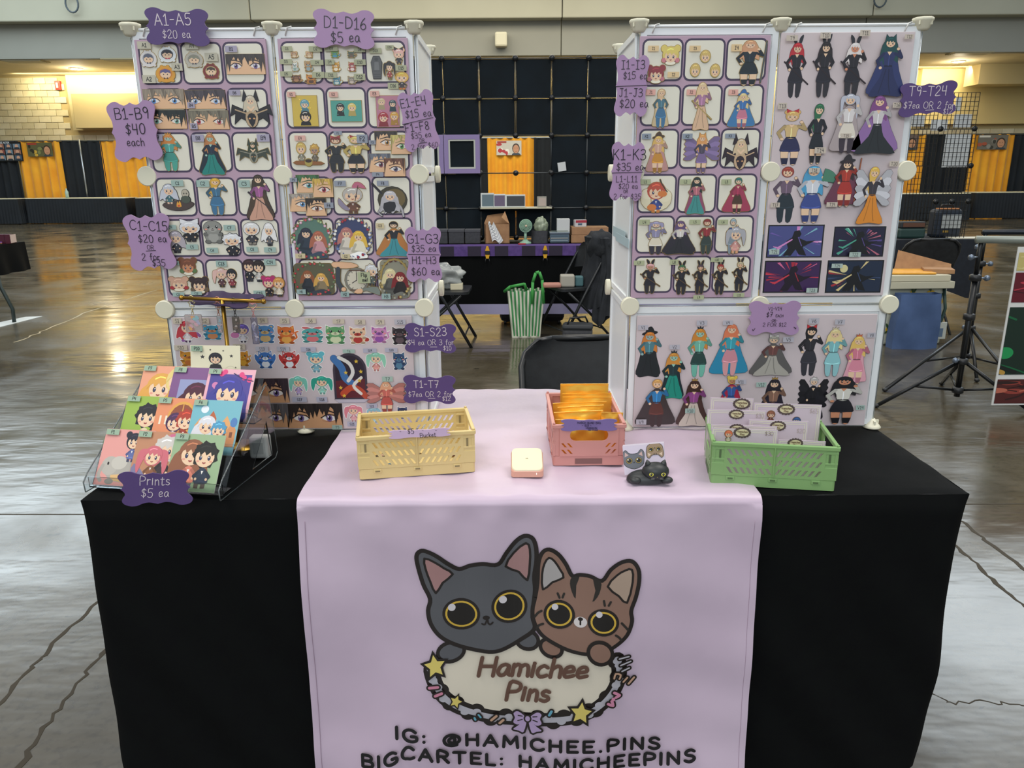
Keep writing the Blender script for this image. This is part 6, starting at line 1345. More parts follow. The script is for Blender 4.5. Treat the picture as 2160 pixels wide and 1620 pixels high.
# --- board L1
pin('A1', 'white egg-shaped pin with a small face', (298, 105, 330, 143), charm, '#d8d3cf', '#8f8f96', '#5a5f6e')
pin('A2', 'white ghost-shaped pin with a face and red bow', (336, 97, 371, 133), charm, '#dfe3e2', '#3a3c48', '#23242c', '#c8485a', lab='white ghost-shaped pin with red bow, top right of the A1 cell'); pin('A3', 'yellow round pin with a small purple-haired face', (331, 137, 369, 175), charm, '#d79a34', '#c97a2c', '#5d5a86', '#3a3230')
pin('A4', 'grey round pin with a small face', (392, 108, 428, 144), charm, '#b9b3a4', '#8f8a7c', '#8a8a78'); pin('A5', 'dark red round pin with a small face', (430, 133, 462, 168), charm, '#7c2f2c', '#c9b47a', '#4a3c30')
pin('B1', 'wide pin of two eyes under dark brown hair', (480, 114, 557, 157), eyestrip, '#3b3230', '#6d5a8c', metre=True, side=1); pin('B2', 'wide pin of blue eyes under ash hair', (306, 188, 387, 230), eyestrip, '#8f8372', '#5d8fc4', metre=True); pin('B3', 'wide pin of green eyes under black hair', (313, 232, 391, 272), eyestrip, '#1f2524', '#6fa08c', metre=True, side=1)
pin('B4', 'wide pin of pale blue eyes under dark hair', (394, 190, 474, 230), eyestrip, '#4a4348', '#7d9cc4', metre=True); pin('B5', 'wide pin of red eyes under grey hair', (401, 233, 481, 273), eyestrip, '#77705f', '#b34a52', metre=True, side=1)
pin('B6', 'black winged pin with a pale-haired figure', (489, 189, 572, 270), beast, '#1b1a1e', '#b59a78', '#c9bda4', pl=DARKP)
pin('B7', 'tall pin of a teal figure with orange hair', (340, 279, 380, 362), lady, '#c9803c', '#4f9c90', '#3f8f82', 'long', '#9fc4b4', '#4ba08e', k='crown', kc='#c98a3c'); pin('B8', 'tall pin of a seated teal figure in a dark cloak', (422, 278, 470, 370), lady, '#b87a48', '#1c2a3c', '#1f8076', 'long', '#9fc4b4', None, cape='#1a2733', gown=True, k='crown', kc='#b98a6a')
pin('B9', 'wide pin of a dark maned beast and small grey creature', (500, 291, 569, 344), beast, '#3b4238', '#8d8a78', '#33402f')
def campfire(a, W):
    a.poly([(.5 - W * .44, .2), (.5 - W * .2, .02), (.5 + W * .2, .02), (.5 + W * .46, .24), (.5 + W * .2, .36), (.5 - W * .2, .34)], '#4a3d38', 3); chibi(a, W, '#c3c6cf', '#3f6a70', '#d9b59a', 'long', x=.5 - W * .22, s=.72, y0=.24); a.ell(.5 + W * .24, .62, .13, .15, '#b5ad9a'); a.ell(.5 + W * .24, .4, .17, .14, '#4a5346')
    for q in (-1, 1): a.ell(.5 + W * .24 + q * .05, .62, .03, .03, '#5a564c')
    a.poly([(.44, .14), (.5, .34), (.53, .26), (.58, .36), (.63, .14)], '#e0a03c', 2); a.ell(.53, .17, .05, .04, '#c8502c')
pin('C1', 'pin of a white-haired figure by a campfire', (340, 387, 406, 445), campfire, pl=DARKP)
pin('C2', 'tall pin of a blond figure in blue trousers', (439, 375, 478, 455), lady, '#d8a83c', '#3f6a86', '#3f6f92', 'pony', leg='#3f6f92'); pin('C3', 'tall pin of a brown-haired figure in a pink gown', (522, 368, 573, 466), lady, '#3f3428', '#9a5a8c', '#c99a84', 'long', gown=True, staff=('#3a3638', 1), cape='#4a3a2c', pl=DARKP)
pin('C4', 'pin of a grey-haired figure with dark wings', (351, 486, 392, 534), chibi, '#b3aab0', '#33333a', '#26262c', 'long', pl=DARKP); pin('C5', 'pin of a white-haired figure in a black coat', (382, 460, 421, 510), chibi, '#d9d9dc', '#1d1c22', '#26262c', 'bob', pl=DARKP, k='bow', kc='#e2e2e4')
pin('C6', 'pin of a round-headed grey figure', (432, 465, 468, 514), critter, '#8b8b84', '#a09f98', 'none', 'none', pl=DARKP); pin('C7', 'pin of a white-haired figure in black', (471, 490, 509, 539), chibi, '#e3e3e4', '#22222a', '#1d1d24', 'spiky', pl=DARKP)
pin('C8', 'pin of a white-haired blindfolded figure', (516, 468, 547, 517), chibi, '#e0dfdd', '#3a3a40', '#8c8478', 'bob', pl=DARKP); pin('C9', 'pin of a figure with long white hair', (552, 469, 583, 519), chibi, '#e6e4e2', '#5a5a5e', '#33343a', 'long', pl=DARKP)
pin('C10', 'round pin of a curly brown-haired head', (379, 542, 415, 581), headpin, '#7a4a34', '#c98a64', '#5c7a4c'); pin('C11', 'round pin of a pink-haired head with a red bow', (358, 582, 398, 615), headpin, '#d3a68c', SK, '#a8323c'); pin('C12', 'round pin of a dark-haired head with a small hat', (402, 582, 440, 620), headpin, '#3a2c2e', SK, '#6a5a4a')
def duo(a, W, h1, c1, h2, c2, s1='bob', s2='bob'): chibi(a, W, h1, c1, x=.5 - W * .22, s=.9, st=s1, y0=.02); chibi(a, W, h2, c2, x=.5 + W * .22, s=.88, st=s2, y0=0)
pin('C13', 'pin of a pink-haired and a black-haired small pair', (451, 564, 499, 607), duo, '#e0b8ac', '#5a3c42', '#26282c', '#8c3a44', 'tails', 'bob'); pin('C14', 'pin of two dark-haired figures in suits', (515, 546, 558, 595), duo, '#3a2528', '#26262c', '#2c2220', '#c9c5bd', pl=DARKP); pin('C15', 'pin of a magenta-haired and a ginger-haired pair', (554, 580, 600, 626), duo, '#b03468', '#26262c', '#cf9450', '#ddd3bf', 'bun', 'bob')
# --- board L2
for code, d, bx, c1, c2, e_ in (('D1', 'tiny beige shell creature pin', (614, 108, 630, 123), '#b98f68', '#dcc7a4', 'round'), ('D2', 'tiny tan shell creature pin', (643, 108, 660, 123), '#c49a70', '#dcc7a4', 'round'), ('D3', 'tiny white bear-like pin', (616, 130, 631, 152), '#dcdcd2', '#8fa89c', 'round'), ('D4', 'tiny brown bear-like pin', (643, 128, 661, 152), '#b08a5a', '#8fa3a4', 'round'),
    ('D5', 'tiny dark brown lizard pin', (615, 157, 639, 174), '#6b4630', '#a87a54', 'point'), ('D6', 'tiny orange lizard pin', (643, 156, 667, 178), '#c98234', '#5a3c28', 'point'), ('D7', 'tiny green and blue bird pin', (698, 106, 719, 123), '#5f9a48', '#4f97b8', 'long'), ('D8', 'tiny dark green bird pin', (733, 107, 753, 123), '#4f6450', '#7a5a44', 'long'),
    ('D9', 'tiny yellow fox-like pin', (701, 130, 719, 152), '#d59a2c', '#ede0c4', 'point'), ('D10', 'tiny red fox-like pin', (733, 130, 751, 152), '#a84a44', '#e3cfc4', 'point'), ('D11', 'tiny blue winged creature pin', (702, 161, 723, 180), '#4b8aa0', '#c2d0c8', 'long'), ('D12', 'tiny grey winged creature pin', (734, 160, 754, 178), '#8c8578', '#c9b8a8', 'long')):
    pin(code, d, bx, critter, c1, c2, e_, 'leaf' if code in ('D7', 'D8', 'D11', 'D12') else 'round', flip=code in ('D2', 'D6', 'D10'))
def coffin(a, W):
    a.poly([(.36, .98), (.64, .98), (.76, .72), (.68, .04), (.32, .04), (.24, .72)], '#4f5050'); a.poly([(.4, .74), (.6, .74), (.62, .4), (.38, .4)], '#6b6c6c')
    for y in (.36, .22, .12): a.line([(.34, y), (.66, y)], .02, '#2f3032')
    a.ell(.5, .86, .09, .07, '#3a3b3c')
pin('D13', 'dark grey coffin-shaped pin', (784, 118, 806, 167), coffin, pl=DARKP); pin('D14', 'small pin of a pink-haired figure in black', (829, 98, 854, 137), chibi, '#dba9a0', '#26242a', '#26242a', 'bun', k='bow', kc='#1d1c20'); pin('D15', 'small pin of a black-haired cheering figure', (809, 128, 835, 168), chibi, '#1d1a1c', '#9a3c38', '#1d1c20', 'tails'); pin('D16', 'small pin of a blond figure over a pumpkin', (834, 151, 862, 190), chibi, '#dcb04c', '#3a3034', '#c0682c', 'bob')
def poster_pin(a, W, bgc, items):
    a.poly([(.5 - W / 2, 0), (.5 + W / 2, 0), (.5 + W / 2, 1), (.5 - W / 2, 1)], bgc)
    for x, y, r_, hc in items: hairb(a, x, y, r_, hc, 'bob'); a.poly([(x - r_ * .8, y - r_ * .8), (x + r_ * .8, y - r_ * .8), (x + r_, max(.02, y - 2 * r_)), (x - r_, max(.02, y - 2 * r_))], tone(hc, .8)); face(a, x, y, r_ * .95); hairf(a, x, y, r_, hc)
    rr_ = random.Random(hash_(bgc))
    for i in range(7): a.poly(starp(.5 + rr_.uniform(-.4, .4) * W, rr_.uniform(.08, .94), .03), tone(bgc, 1.25))
pin('E1', 'tall rectangular yellow pin with a black-haired face', (620, 201, 668.5, 267), poster_pin, '#cdb048', [(.5, .72, .15, '#5d97a8'), (.5, .3, .19, '#231f1e')]); pin('E2', 'wide rectangular teal green pin with two small figures', (700, 211, 763, 257.5), poster_pin, '#4f9a8c', [(.2, .66, .2, '#2c2c2e'), (.78, .66, .2, '#d8c06c')])
pin('E3', 'tall rectangular pink pin with four small faces', (795.5, 201, 841, 269), poster_pin, '#b3788a', [(.3, .8, .12, '#c9b48a'), (.68, .74, .12, '#2f4a50'), (.34, .3, .17, '#a3343c'), (.72, .34, .14, '#cf9c3c')])
def picnic(a, W): chibi(a, W, '#d0ae62', '#8d8a78', st='bob', x=.5 - W * .26, s=.8, y0=.2); chibi(a, W, '#c49a4c', '#6d6658', st='spiky', skin='#a88a72', x=.5 + W * .26, s=.72, y0=.2); a.poly([(.5 - W * .48, .12), (.5 + W * .48, .1), (.5 + W * .48, .22), (.5 - W * .48, .26)], '#8c5a30', 2); a.ell(.5, .2, .2, .16, '#a8964c'); a.ell(.5, .26, .17, .07, '#3a2c24')
pin('E4', 'wide gold pin of two figures cooking at a pot', (619, 299, 682, 352), picnic)
pin('F1', 'pin of a red-brown-haired figure in a black suit', (687.5, 285, 734, 365), lady, '#7c3a34', '#26282c', '#26282c', 'bob', leg='#26282c', k='bow', kc='#b0404c'); pin('F2', 'pin of a blond figure in a yellow cardigan', (726, 284, 779, 366), lady, '#cfb468', '#cdb560', '#22242c', 'bun', k='bow', kc='#a02c34')
for code, d, bx, hc, ic, w_ in (('F3', 'square eye pin with black hair', (792, 277, 837, 317), '#3a3430', '#b98a4c', 'left square'), ('F3', 'square eye pin with blond hair and green eye', (826, 285, 865.5, 325), '#bdb06a', '#5f9a50', 'right square'), ('F4', 'square eye pin with grey hair', (780, 324, 823, 363), '#6a6e78', '#7a3c4c', 'left square'), ('F4', 'square eye pin with brown hair', (812, 334, 853.5, 372), '#6a4434', '#5a5470', 'right square'),
    ('F5', 'square eye pin with green hair', (627, 369, 672, 406.5), '#3f6a44', '#4f9a9a', 'left square'), ('F5', 'square eye pin with blond hair and red eye', (662, 377, 701, 416), '#c9a650', '#a0343f', 'right square'), ('F6', 'square eye pin with pale grey hair', (613, 409, 659, 446), '#a39a90', '#5d92c0', 'left square'), ('F6', 'square eye pin with black hair to one side', (647, 418, 687, 455), '#2f2824', '#8a5a44', 'right square')):
    pin(code, d, bx, eyestrip, hc, ic, metre=True, one=True, lab='%s, the %s beside tag %s' % (d, w_, code))
def umb(a, W): chibi(a, W, '#b9b2aa', '#6a4636', '#5a3c2c', x=.5, s=.84); a.poly([(.5, .82), (.58, 1.0), (.74, .98), (.86, .8), (.68, .84)], '#b8647c', 2); a.line([(.66, .9), (.56, .4)], .02, '#4a3630'); a.poly([(.14, .5), (.12, .3), (.3, .1), (.42, .12), (.28, .3)], '#8d8398', 2)
pin('F7', 'pin of a grey-haired figure under a pink umbrella', (714, 383, 772, 451), umb)
def orbf(a, W): a.ell(.56, .52, .36, .38, '#3f3a28'); a.ell(.62, .56, .26, .28, '#6a5a34'); a.line([(.08, .98), (.3, .7)], .04, '#26222a'); hairb(a, .5, .62, .15, '#b3b0b4', 'long', 3.4); a.poly([(.34, .42), (.62, .46), (.6, .2), (.36, .16)], '#26252b', 2); face(a, .5, .62, .14); hairf(a, .5, .62, .15, '#c3c0c4'); a.line([(.6, .5), (.76, .3), (.82, .04)], .05, '#a8a5a9', 3); a.line([(.3, .34), (.2, .16), (.28, .06)], .035, '#a8a5a9', 3)
pin('F8', 'pin of a silver-haired figure before a dark disc', (787, 385, 858, 459), orbf, pl=DARKP)
pin('G1', 'large ornate pin of a couple framed by flowers', (618, 456, 700, 548), cluster, '#5a7a6c', '#2c2f3c', '#2f3a48', '#a8644c', '#c9949a', ('#a8444c', '#c9a0b0', '#8fa070')); pin('G2', 'large ornate blue pin of three figures in a swirling frame', (703, 455, 785, 548), cluster, '#3c4468', '#b0746c', '#d8cfc0', '#dcb448', '#e3dcc4', ('#6f7fa8', '#8c2c38', '#dad6cc'), True, '#5a6a9a')
pin('G3', 'large pin of a black-haired figure in a teal skirt', (794, 466, 867, 542), lady, '#1d1a1c', '#22242a', '#3f8f98', 'bob', gown=True, cape='#b3763c', pl=GOLDP)
pin('H1', 'large pin of a couple among red roses', (619, 551, 708, 624), cluster, '#5d5a44', '#8c5434', '#2c3038', '#cfa050', '#8a7a5c', ('#a02c34', '#b8484c', '#6a7a58'), False)
def clockp(a, W):
    a.poly([(.5 - W * .48, .98), (.5 - W * .1, .96), (.5 + W * .05, .86), (.5 - W * .2, .8), (.5 - W * .48, .84)], SK2, 2); a.ell(.5, .46, .36, .36, '#7d7a70'); a.ell(.5, .46, .29, .29, '#cfc8b4')
    for i in range(12): a.line([(.5 + .24 * cos(i * pi / 6), .46 + .24 * sin(i * pi / 6)), (.5 + .28 * cos(i * pi / 6), .46 + .28 * sin(i * pi / 6))], .015, LINE)
    a.line([(.5, .46), (.5, .68)], .02, LINE); a.line([(.5, .46), (.36, .38)], .02, LINE); a.line([(.3, .74), (.72, .74)], .03, '#5a4030'); a.line([(.3, .18), (.72, .18)], .03, '#5a4030')
    chibi(a, W, '#cfd0d0', '#5a6460', x=.5 + W * .32, s=.6, y0=.3, st='spiky'); a.line([(.5 - W * .38, .78), (.5 - W * .4, .4), (.5 - W * .3, .2)], .14, '#3f444c', 2); a.ell(.5 - W * .29, .2, .07, .06, SK2); a.poly([(.5, .12), (.5 + W * .2, .16), (.5 + W * .48, .02), (.5 + W * .44, .26), (.5 + W * .2, .24)], '#7d857c', 2); a.poly([(.4, .1), (.62, .08), (.66, .2), (.5, .2)], SK2, 2)
pin('H2', 'wide pin of hands around a clock face', (703, 551, 800, 624), clockp)
def archp(a, W): cluster(a, W, '#8c8a78', '#d8cc9c', '#5a5a54', '#7c2428', '#26201f', ('#a8935c', '#5a2c2c', '#8c8a7c'), False, '#7a6a3c'); a.line([(.5 + W * .42 * cos(t), .52 + .46 * sin(t)) for t in [i * pi / 8 for i in range(9)]], .04, '#a08a4c')
pin('H3', 'large arched gold pin of a blond and a red-haired figure', (799, 543, 869, 632), archp)
# --- board R1
pin('I1', 'round pin of a blond head with pink bows', (1392, 94, 1437, 138.5), headpin, '#d9c468', SK, '#c97a84'); pin('I2', 'round pin of a dark red-haired head with bows', (1362, 136, 1405, 177), headpin, '#8c343c', SK, '#b8707c')
for bx, w_ in (((1475, 105, 1500, 133), 'top'), ((1454, 133, 1478, 163), 'lower left'), ((1496, 134, 1520, 164), 'lower right')): pin('I3', '', bx, headpin, '#cdb068', lab='small blond head pin, %s of the three beside tag I3' % w_)
pin('I4', 'tall pin of a pink-blond figure in black with a long dark staff', (1547, 84, 1620, 182), lady, '#cf9a74', '#1e2a33', '#1b252c', 'long', staff=('#4a5458', 0))
pin('J1', 'tall pin of a blond figure in blue trousers and vest', (1374, 187, 1413, 271), lady, '#d8b48c', '#4a7280', '#3f6f92', 'pony', leg='#3f6f92', cape='#c9b48c'); pin('J2', 'tall pin of a pale-haired figure in a cream gown', (1455, 173, 1506, 276), lady, '#dcbf94', '#a87a98', '#d6b290', 'long', gown=True, staff=('#b0985a', 1)); pin('J3', 'pin of a blond figure in a blue witch hat', (1531.5, 187, 1598, 272), lady, '#dcc48a', '#3f6fa8', '#c4788c', 'long', k='hat', kc='#3a6aa4', cape='#3f78a8')
pin('K1', 'pin of a blond figure in a wide dark hat', (1361, 277, 1413, 366), lady, '#d8b060', '#c9a08c', '#c48a34', 'long', k='hat', kc='#4a3a30', cape='#b98a84'); pin('K2', 'pin of an orange-haired figure amid purple spikes', (1439, 279, 1521, 366), lady, '#d89a5c', '#4a4454', '#7a6690', 'long', k='cat', kc='#d39450', wings='#8a76a4'); pin('K3', 'dark winged pin with a pale-haired figure and skull-like shape', (1521, 281, 1603, 359), beast, '#2a1d26', '#c4a684', '#cfb894', pl=DARKP)
def cloudf(a, W): a.ell(.5, .42, .46, .38, '#ddd4b4'); a.ell(.24, .56, .18, .16, '#e3dabc'); a.ell(.76, .5, .2, .18, '#e3dabc'); a.line([(.3, .92), (.36, .3)], .02, '#a06a3c'); chibi(a, W, '#b8503c', '#3a4a8c', '#c97a3c', x=.5, s=.9); a.ell(.38, .16, .14, .1, '#cf7a3c'); a.ell(.68, .56, .14, .09, '#cf7a3c'); a.line([(.6, .98), (.66, .84), (.82, .62)], .03, '#3a3a34', 3)
pin('L1', 'round cream cloud pin with a figure in blue', (1349, 377, 1419, 449.5), cloudf); pin('L2', 'tall pin of a black-haired figure in long green and pink robes', (1443, 372.6, 1492, 453), lady, '#22302f', '#b06a74', '#3f8c88', 'long', gown=True, cape='#8c4a64'); pin('L3', 'tall pin of a green-haired figure in a magenta jacket', (1521, 373.5, 1588, 451), lady, '#2f6a64', '#9c3450', '#4a3424', 'bob', cape='#a03a54')
pin('L4', 'tall pin of a lilac-haired figure in a white dress', (1359, 466, 1408, 537.6), lady, '#9a96b4', '#8c88a4', '#dcd3bc', 'tails', leg='#33303c'); pin('L5', 'tall pin of a purple-haired figure in a black and white gown', (1395, 465, 1471, 537.6), lady, '#5f4a70', '#d3cdc4', '#26262c', 'long', gown=True, cape='#2a2630'); pin('L5', '', (1469, 461, 1512, 537), lady, '#7c2c2c', '#8c2f34', '#33403c', 'bob', leg='#33403c', lab='tall pin of a red-haired figure in a dark red coat, right of tag L5')
pin('L6', 'pin of a blue-haired and a silver-haired couple', (1527, 460, 1576, 537), lambda a, W: (lady(a, W, '#8fa3ac', '#2f4f8c', '#7f8c94', 'bob', leg='#7f8c94'), chibi(a, W, '#a9a9ae', '#d39a90', '#d8a078', 'tails', x=.5 + W * .2, s=.8)))
for code, d, bx, hc, sk in (('L7', 'pin of a tan figure with pink hair and black rabbit-ear headband', (1348, 546, 1395.5, 620), '#dba4a4', TAN), ('L8', 'pin of a green-haired figure with black ears headband', (1416, 549, 1460, 622), '#3f6a48', SK2), ('L9', 'pin of a dark-haired figure with black ears headband', (1457, 548, 1497, 621), '#4a3a44', SK2), ('L10', 'pin of a red-haired figure with black ears headband', (1498, 547, 1540, 622), '#9a3434', SK2), ('L11', 'pin of a pale-haired figure with black ears headband', (1540, 542, 1581, 616), '#b8ac8c', SK2)):
    pin(code, d, bx, lady, hc, '#26242a', '#22212a', 'bob', sk, '#2c2a30', k='ears', kc='#26262c', staff=('#5a4630', 1))
# --- board T
TP = dict(pl=M('#3a3038', .5), off=.0005)
for code, d, bx, hc, sk in (('T9', 'sticker of a red-haired figure in black with rabbit ears', (1647, 73, 1714.5, 207), '#b83038', SK), ('T10', 'sticker of a black-haired figure in black with rabbit ears', (1707, 71, 1774, 206), '#2c2628', SK), ('T11', 'sticker of a white-haired tan figure in black with rabbit ears', (1765, 73, 1838, 205), '#e0d8d4', '#cf8a68')):
    stick(code, d, bx, lady, hc, '#26242a', '#22212a', 'long', sk, '#2c2a30', k='ears', kc='#2a2c33', staff=('#2c2226', 1), ln=3.2, **TP)
stick('T12', 'sticker of a dark green-haired figure with cat ears in navy', (1824, 71, 1921, 205), lady, '#1f4a4a', '#2c3560', '#272f58', 'long', gown=True, k='cat', kc='#1f4a4a', cape='#2f3968', **TP)
stick('T13', 'sticker of a blond figure in a beige cardigan and red scarf', (1631, 229, 1707.5, 350), lady, '#d6ae6c', '#cfb27c', '#2a2c50', 'bun', k='bow', kc='#b82c38', **TP); stick('T14', 'sticker of a green-haired figure in a black dress', (1696, 218, 1750, 347), lady, '#2f6a48', '#20242c', '#1f242b', 'pony', **TP)
stick('T15', 'sticker of a silver-haired figure in a white and gold dress', (1747, 197, 1829, 324), lady, '#b9bcc8', '#d9d4d2', '#ddd5c6', 'tails', leg='#3a303a', cape='#a99c9c', **TP); stick('T16', 'sticker of a purple-haired figure in a black cloak', (1791, 201, 1907, 326), lady, '#7d4a80', '#c9c4c4', '#24292c', 'long', gown=True, cape='#8d6aa0', **TP)
stick('T17', 'sticker of a red-brown-haired figure in a dark bodysuit', (1624, 351, 1694, 470.6), lady, '#9c4438', '#6d5a6c', '#243038', 'bob', leg='#243038', **TP); stick('T18', 'sticker of a blue-haired figure holding a green fan', (1674, 349, 1769, 471.5), lady, '#4f9cc4', '#d3d6dc', '#3c4c8c', 'long', fan='#4a8068', ln=5.0, **TP)
stick('T19', 'sticker of a dark-haired figure in a witch hat and red dress', (1737, 325, 1829, 437), lady, '#33282a', '#a83a2c', '#a8342c', 'long', k='hat', kc='#2c282c', cape='#6a3a4c', staff=('#9c5a3c', 0), **TP); stick('T20', 'sticker of a blond figure in an orange dress with a white wing', (1794, 351, 1885.6, 473.5), lady, '#dfb658', '#3a363c', '#d8882c', 'pony', gown=True, wings='#cfcfd4', **TP)
stick('T21', 'rectangular sticker of a dark figure amid purple streaks', (1615, 473.5, 1740, 544), scenec, '#4a4f86', ('#d38ac4', '#e6b6dc', '#7fb4c4', '#6a5aa4'), '#14141a', 3, metre=True); stick('T22', 'rectangular black sticker with teal and pink streaks', (1753.6, 477, 1870, 542), scenec, '#22203a', ('#4fa48c', '#b8687a', '#8fd0b8', '#5a4a8c'), '#121418', 5, metre=True)
stick('T23', 'rectangular sticker with a red swirl on dark purple', (1608, 549, 1733.5, 618), scenec, '#3c2250', ('#c43a4c', '#d86a94', '#8c3a70', '#a82c3c'), '#1c1020', 8, metre=True); stick('T24', 'rectangular night sticker with gold streaks and a moon', (1739, 548, 1865.5, 618), scenec, '#1d2a40', ('#d8c48a', '#a83038', '#c9b070', '#3a4a6c'), '#101216', 11, '#d9cf98', metre=True)
# --- board V
V = [('V1', 'sticker of a teal figure in a long dark cloak', (1340, 688.5, 1398, 796), ('#c97a34', '#4f7c84', '#1d2226', 'long', '#8fb0ac'), dict(cape='#1f2427', gown=True, k='hat', kc='#1d1f22')), ('V2', 'sticker of a seated teal figure on green drapery', (1391, 738, 1448, 842), ('#c98a3c', '#1f3438', '#1f8a78', 'long', '#8fc4b0'), dict(gown=True, cape='#1c2c33', k='crown', kc='#2a3438')),
     ('V3', 'sticker of a teal figure with orange hair and a raised elbow', (1446.5, 687, 1505, 796), ('#c98434', '#6fb09c', '#26443f', 'long', '#8fc4b0', '#6fb4a0'), dict(k='crown', kc='#26343a')), ('V4', 'sticker of an orange-haired figure with a blue ribbon scarf', (1494.6, 683, 1585, 793.5), ('#d87a54', '#3a9aa8', '#c88a94', 'long', SK, '#d39a9c'), dict(cape='#2c86a8')),
     ('V5', 'sticker of a grey-haired figure in a wide grey ruffled gown', (1579, 704.6, 1678, 793.5), ('#a09c90', '#6a4440', '#a8a49a', 'bob'), dict(gown=True, cape='#5c5a58', k='bow', kc='#d3d0c8')), ('V6', 'sticker of a black-haired figure with red goggles', (1677, 684, 1741, 793.5), ('#1d1c20', '#2c2b30', '#33333a', 'pony', SK, '#33333a'), dict(k='bow', kc='#c43438')),
     ('V7', 'sticker of a pale blond figure in a light blue dress', (1726.5, 688.5, 1792, 795), ('#e3cf94', '#7fb8bc', '#8cc4c8', 'long', SK, '#8fc0c4'), dict(k='crown', kc='#cfc4a0', wings=None)), ('V8', 'sticker of a blond figure in a pink frilled dress', (1774.6, 703, 1840, 811), ('#e0bc68', '#cf7a8c', '#d88a9c', 'long'), dict(k='crown', kc='#c9683c', cape='#dba0ac')),
     ('V9', 'sticker of a blond figure in a dark blue and gold coat', (1338.5, 799, 1429, 901), ('#cf9c5c', '#2f7ab0', '#5a3028', 'bob', SK, '#3c2a2a'), dict(cape='#3a3030')), ('V10', 'sticker of a brown-haired figure in a purple gown', (1424.6, 796.5, 1500, 900), ('#3f2a24', '#8c4a84', '#c9bdb0', 'long'), dict(gown=True, cape='#4a3430', k='crown', kc='#a8864a')),
     ('V11', 'sticker of a tan blond figure with a red scarf', (1503, 792, 1579, 880), ('#d9bd58', '#3f5f9c', '#3a5a94', 'bun', TAN), dict(cape='#a82c48')), ('V12', 'sticker of a dark purple-haired figure with a blue glove', (1585, 793.5, 1674, 900), ('#26222c', '#8c6a58', '#3c3050', 'long'), dict(cape='#2c2734', k='crown', kc='#b8924c')),
     ('V13', 'black spiky sticker left of the one tagged V14', (1677, 793.5, 1750, 890), ('#b9b5b2', '#1d1c20', '#1c1b20', 'spiky'), dict(wings='#222126', cape='#1f1e24')), ('V14', 'sticker of a long black-haired figure in white top and black skirt', (1734, 793.5, 1824, 895.6), ('#1b1a1e', '#d6d3c8', '#1d1c22', 'long', '#c98a68'), dict(ln=3.6, cape=None))]
for code, d, bx, ar, kw in V:
    kw = dict(kw); 
    if code == 'V13': kw['lab'] = d
    stick(code, d, bx, lady, *ar, **kw, **TP)
# --- board S
SC = [('S1', 'sticker of a red-haired figure and a purple snake', (372.6, 675, 421.5, 724), 0), ('S2', 'blue round creature sticker', (429, 684, 467, 718), ('#3f94b4', '#cf8a5a', 'round', 'none')), ('S3', 'sticker of a purple-haired figure', (487, 682, 525, 724), 1), ('S4', 'blue square-headed creature sticker', (540, 684, 578.5, 725), ('#4f86b8', '#c9a870', 'round', 'none')), ('S5', 'orange creature sticker', (586, 685, 630, 727), ('#cf682c', '#dba04c', 'point', 'curl')),
      ('S6', 'green and teal creature sticker with a pink flower cap', (636, 688, 682, 724), ('#4fa09c', '#c86a6c', 'petal', 'none')), ('S7', 'green cat sticker in an orange box', (687, 685, 728, 727), ('#5f9a64', '#c9cfa8', 'point', 'none')), ('S8', 'cream cat sticker with dark ears', (737, 688, 778.5, 727), ('#e0bf9c', '#a8342c', 'point', 'round')), ('S9', 'pink cat-like sticker with a curled tail', (783, 687, 824.5, 725), ('#c988b4', '#8c4f9c', 'point', 'curl')), ('S15', 'black cat sticker beside the S1-S23 sign', (827, 688, 866, 728), ('#2a2228', '#5a4a50', 'point', 'curl')),
      ('S10', 'orange-yellow creature sticker', (381, 738, 420, 774), ('#c98a2c', '#b0662c', 'point', 'none')), ('S12', 'orange flame-like creature sticker', (500, 738, 530, 774), ('#cf8a2c', '#e0a83c', 'point', 'curl')), ('S20', 'dark blue cat sticker with a raised tail', (829, 741.5, 860, 781.5), ('#2f4a70', '#4f7a94', 'point', 'curl'))]
for code, d, bx, ar in SC:
    if ar == 0: stick(code, d, bx, lambda a, W: (a.line([(.2, .1), (.5, .2), (.8, .4), (.95, .3)], .14, '#8c5a94', 3), chibi(a, W, '#b83a44', '#d8cfd0', '#4a2c4c', 'long', x=.42, s=.95)))
    elif ar == 1: stick(code, d, bx, lambda a, W: (a.ell(.22, .4, .2, .16, '#c87aa8'), chibi(a, W, '#6a58a8', '#d9d6dc', '#3f3a48', x=.58, s=.98)))
    else: stick(code, d, bx, critter, *ar)
    if code == 'S7': pass
a_ = dict(tail='none')
for code, d, bx, c1, c2 in (('S13', 'blue winged creature sticker', (538.5, 738.5, 581.5, 778.5), '#3f6fb0', '#dadde0'), ('S14', 'red winged creature sticker', (589, 738.5, 632, 778.5), '#b83a38', '#dadde0')): stick(code, d, bx, critter, c1, c2, 'point', 'none', wing=c1)
for code, d, bx, hc, tc, st in (('S16', 'sticker of a light blue-haired small figure with bow', (648, 740, 685, 787), '#5fb0bc', '#7aa8b4', 'bun'), ('S17', 'sticker of a mint-haired small figure in lilac', (611, 792, 648, 835), '#7ac0ac', '#b098c0', 'tails'), ('S18', 'sticker of a green-haired small figure with two tails', (657, 792, 701.5, 833), '#2f9a84', '#8cc4b4', 'tails'), ('S19', 'sticker of a mint-haired small figure in pink', (772.6, 741.5, 814, 784.5), '#8cc8ac', '#d8948c', 'tails'), ('S21', 'sticker of a pink-haired small figure', (726.7, 852.6, 765, 891), '#d8828c', '#dba0a4', 'tails'), ('S22', 'sticker of a pale blue-haired small figure behind the yellow crate', (774, 858, 804, 893), '#8fc0cc', '#a8c8d0', 'bob')):
    stick(code, d, bx, chibi, hc, tc, tone(tc, .8), st)
